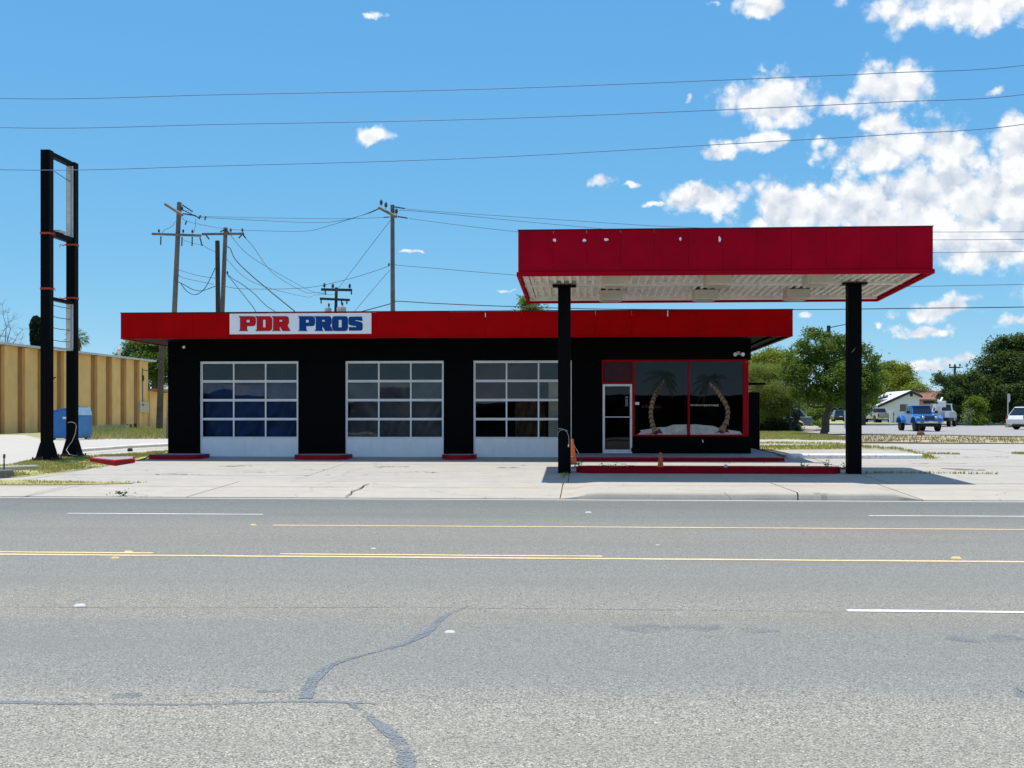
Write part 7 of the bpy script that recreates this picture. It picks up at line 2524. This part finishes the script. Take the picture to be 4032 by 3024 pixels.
grass("dry_weeds_left", "straw coloured weeds before the brown pole", [xy((330, 1731), (500, 1728), (661, 1728), (661, 1692), (560, 1690), (540, 1712), (400, 1722))], 45, .30, .06, L_DRY, 35, patch=.25)
grass("turf_right", "green grass strips right of the shop", [TURF_R1, TURF_R2, TURF_R3], 120, .08, .032, L_GRASS, 36, patch=.25)
grass("dry_turf_right", "dry weeds right of the shop", [TURF_R1, TURF_R3], 90, .09, .034, L_DRY, 37, patch=.45)
grass("weeds_dirt", "scattered dry weeds on the dirt strip", [xy((3180, 1714), (3700, 1716), (3860, 1722), (4100, 1734), (4100, 1744), (3700, 1741), (3380, 1738), (3150, 1730))], 14, .14, .05, L_BROWN, 38, patch=.66)
grass("weeds_dirt_green", "scattered green weeds on the dirt strip", [xy((3340, 1720), (3700, 1722), (4100, 1736), (4100, 1746), (3700, 1742), (3380, 1740)), xy((3840, 1722), (4100, 1728), (4100, 1744), (3900, 1742))], 12, .16, .05, L_DRY, 39, patch=.66)
grass("joint_weeds", "weeds growing in the pavement joints by the right column", [xy((3400, 1866), (3600, 1864), (3930, 1868), (3930, 1866), (3600, 1861.5), (3400, 1862)), xy((2205, 1873), (2245, 1873), (2235, 1868), (2212, 1868)), xy((2212, 1888), (2222, 1888), (2224, 1876), (2216, 1876)), xy((3650, 1787), (3780, 1790), (3780, 1788), (3650, 1785)), xy((3980, 1787), (4060, 1790), (4060, 1785), (3990, 1784))], 420, .07, .03, L_GRASS, 40)
grass("far_lawn_grass", "green lawn across the side street", [xy((3740, 1671), (4050, 1674), (4050, 1664), (3760, 1664))], 9, .30, .12, L_GRASS, 41)
isl_poly = [(x, y) for x, y in inner]
rngi = random.Random(3)


def weed_clump(sx, w, h, n, m, label, seed):
    x_ = P(sx, 1838, IY0 + .3).x
    rng = np.random.default_rng(seed)
    c = np.stack([x_ + rng.normal(size=n) * w, IY0 + .35 + rng.normal(size=n) * .12, IZ - .05 + np.abs(rng.normal(size=n)) * h], 1)
    V, F = leaves(c, .07, rng)
    base = (x_, IY0 + .35, IZ - .055)
    t = thing("weed", label, "weed", base, 0.0, "weeds on the pump island")
    mb = MB()
    for k in range(6):
        e = c[rng.integers(0, n)]
        mb.tube([base, tuple((np.array(base) + e) / 2 + rng.normal(size=3) * .02), tuple(e)], .004, 4)
    mb.build("stems", M_BARKD, t)
    link("leaves", np_mesh("leaves", V - np.array(base), F), m, t)


weed_clump(2283, .10, .10, 60, L_DARK, "dark twiggy weed at the left end of the pump island", 1)
weed_clump(2385, .09, .06, 60, L_DARK, "small dark weed left of the weed patch on the island", 2)
weed_clump(2425, .14, .05, 90, L_DRY, "straw coloured weed patch on the pump island near the left", 3)
weed_clump(3166, .05, .08, 60, L_DRY, "small brown dried weed on the island right of the cup", 4)
weed_clump(3262, .05, .12, 50, L_DARK, "dark bent weed near the right end of the pump island", 5)
weed_clump(3310, .08, .05, 60, L_DARK, "low dark weed at the right tip of the pump island", 6)
b_ = G(475, 1960)
rng = np.random.default_rng(50)
c = np.stack([b_.x + rng.normal(size=40) * .12, b_.y + .15 + rng.normal(size=40) * .05, b_.z + .02 + np.abs(rng.normal(size=40)) * .07], 1)
V, F = leaves(c, .08, rng)
o = link("kerb_weed", np_mesh("kerb_weed", V, F), L_DARK)
place(o, b_)
tag(o, "small dark weed growing from the kerb joint at left", "weed")
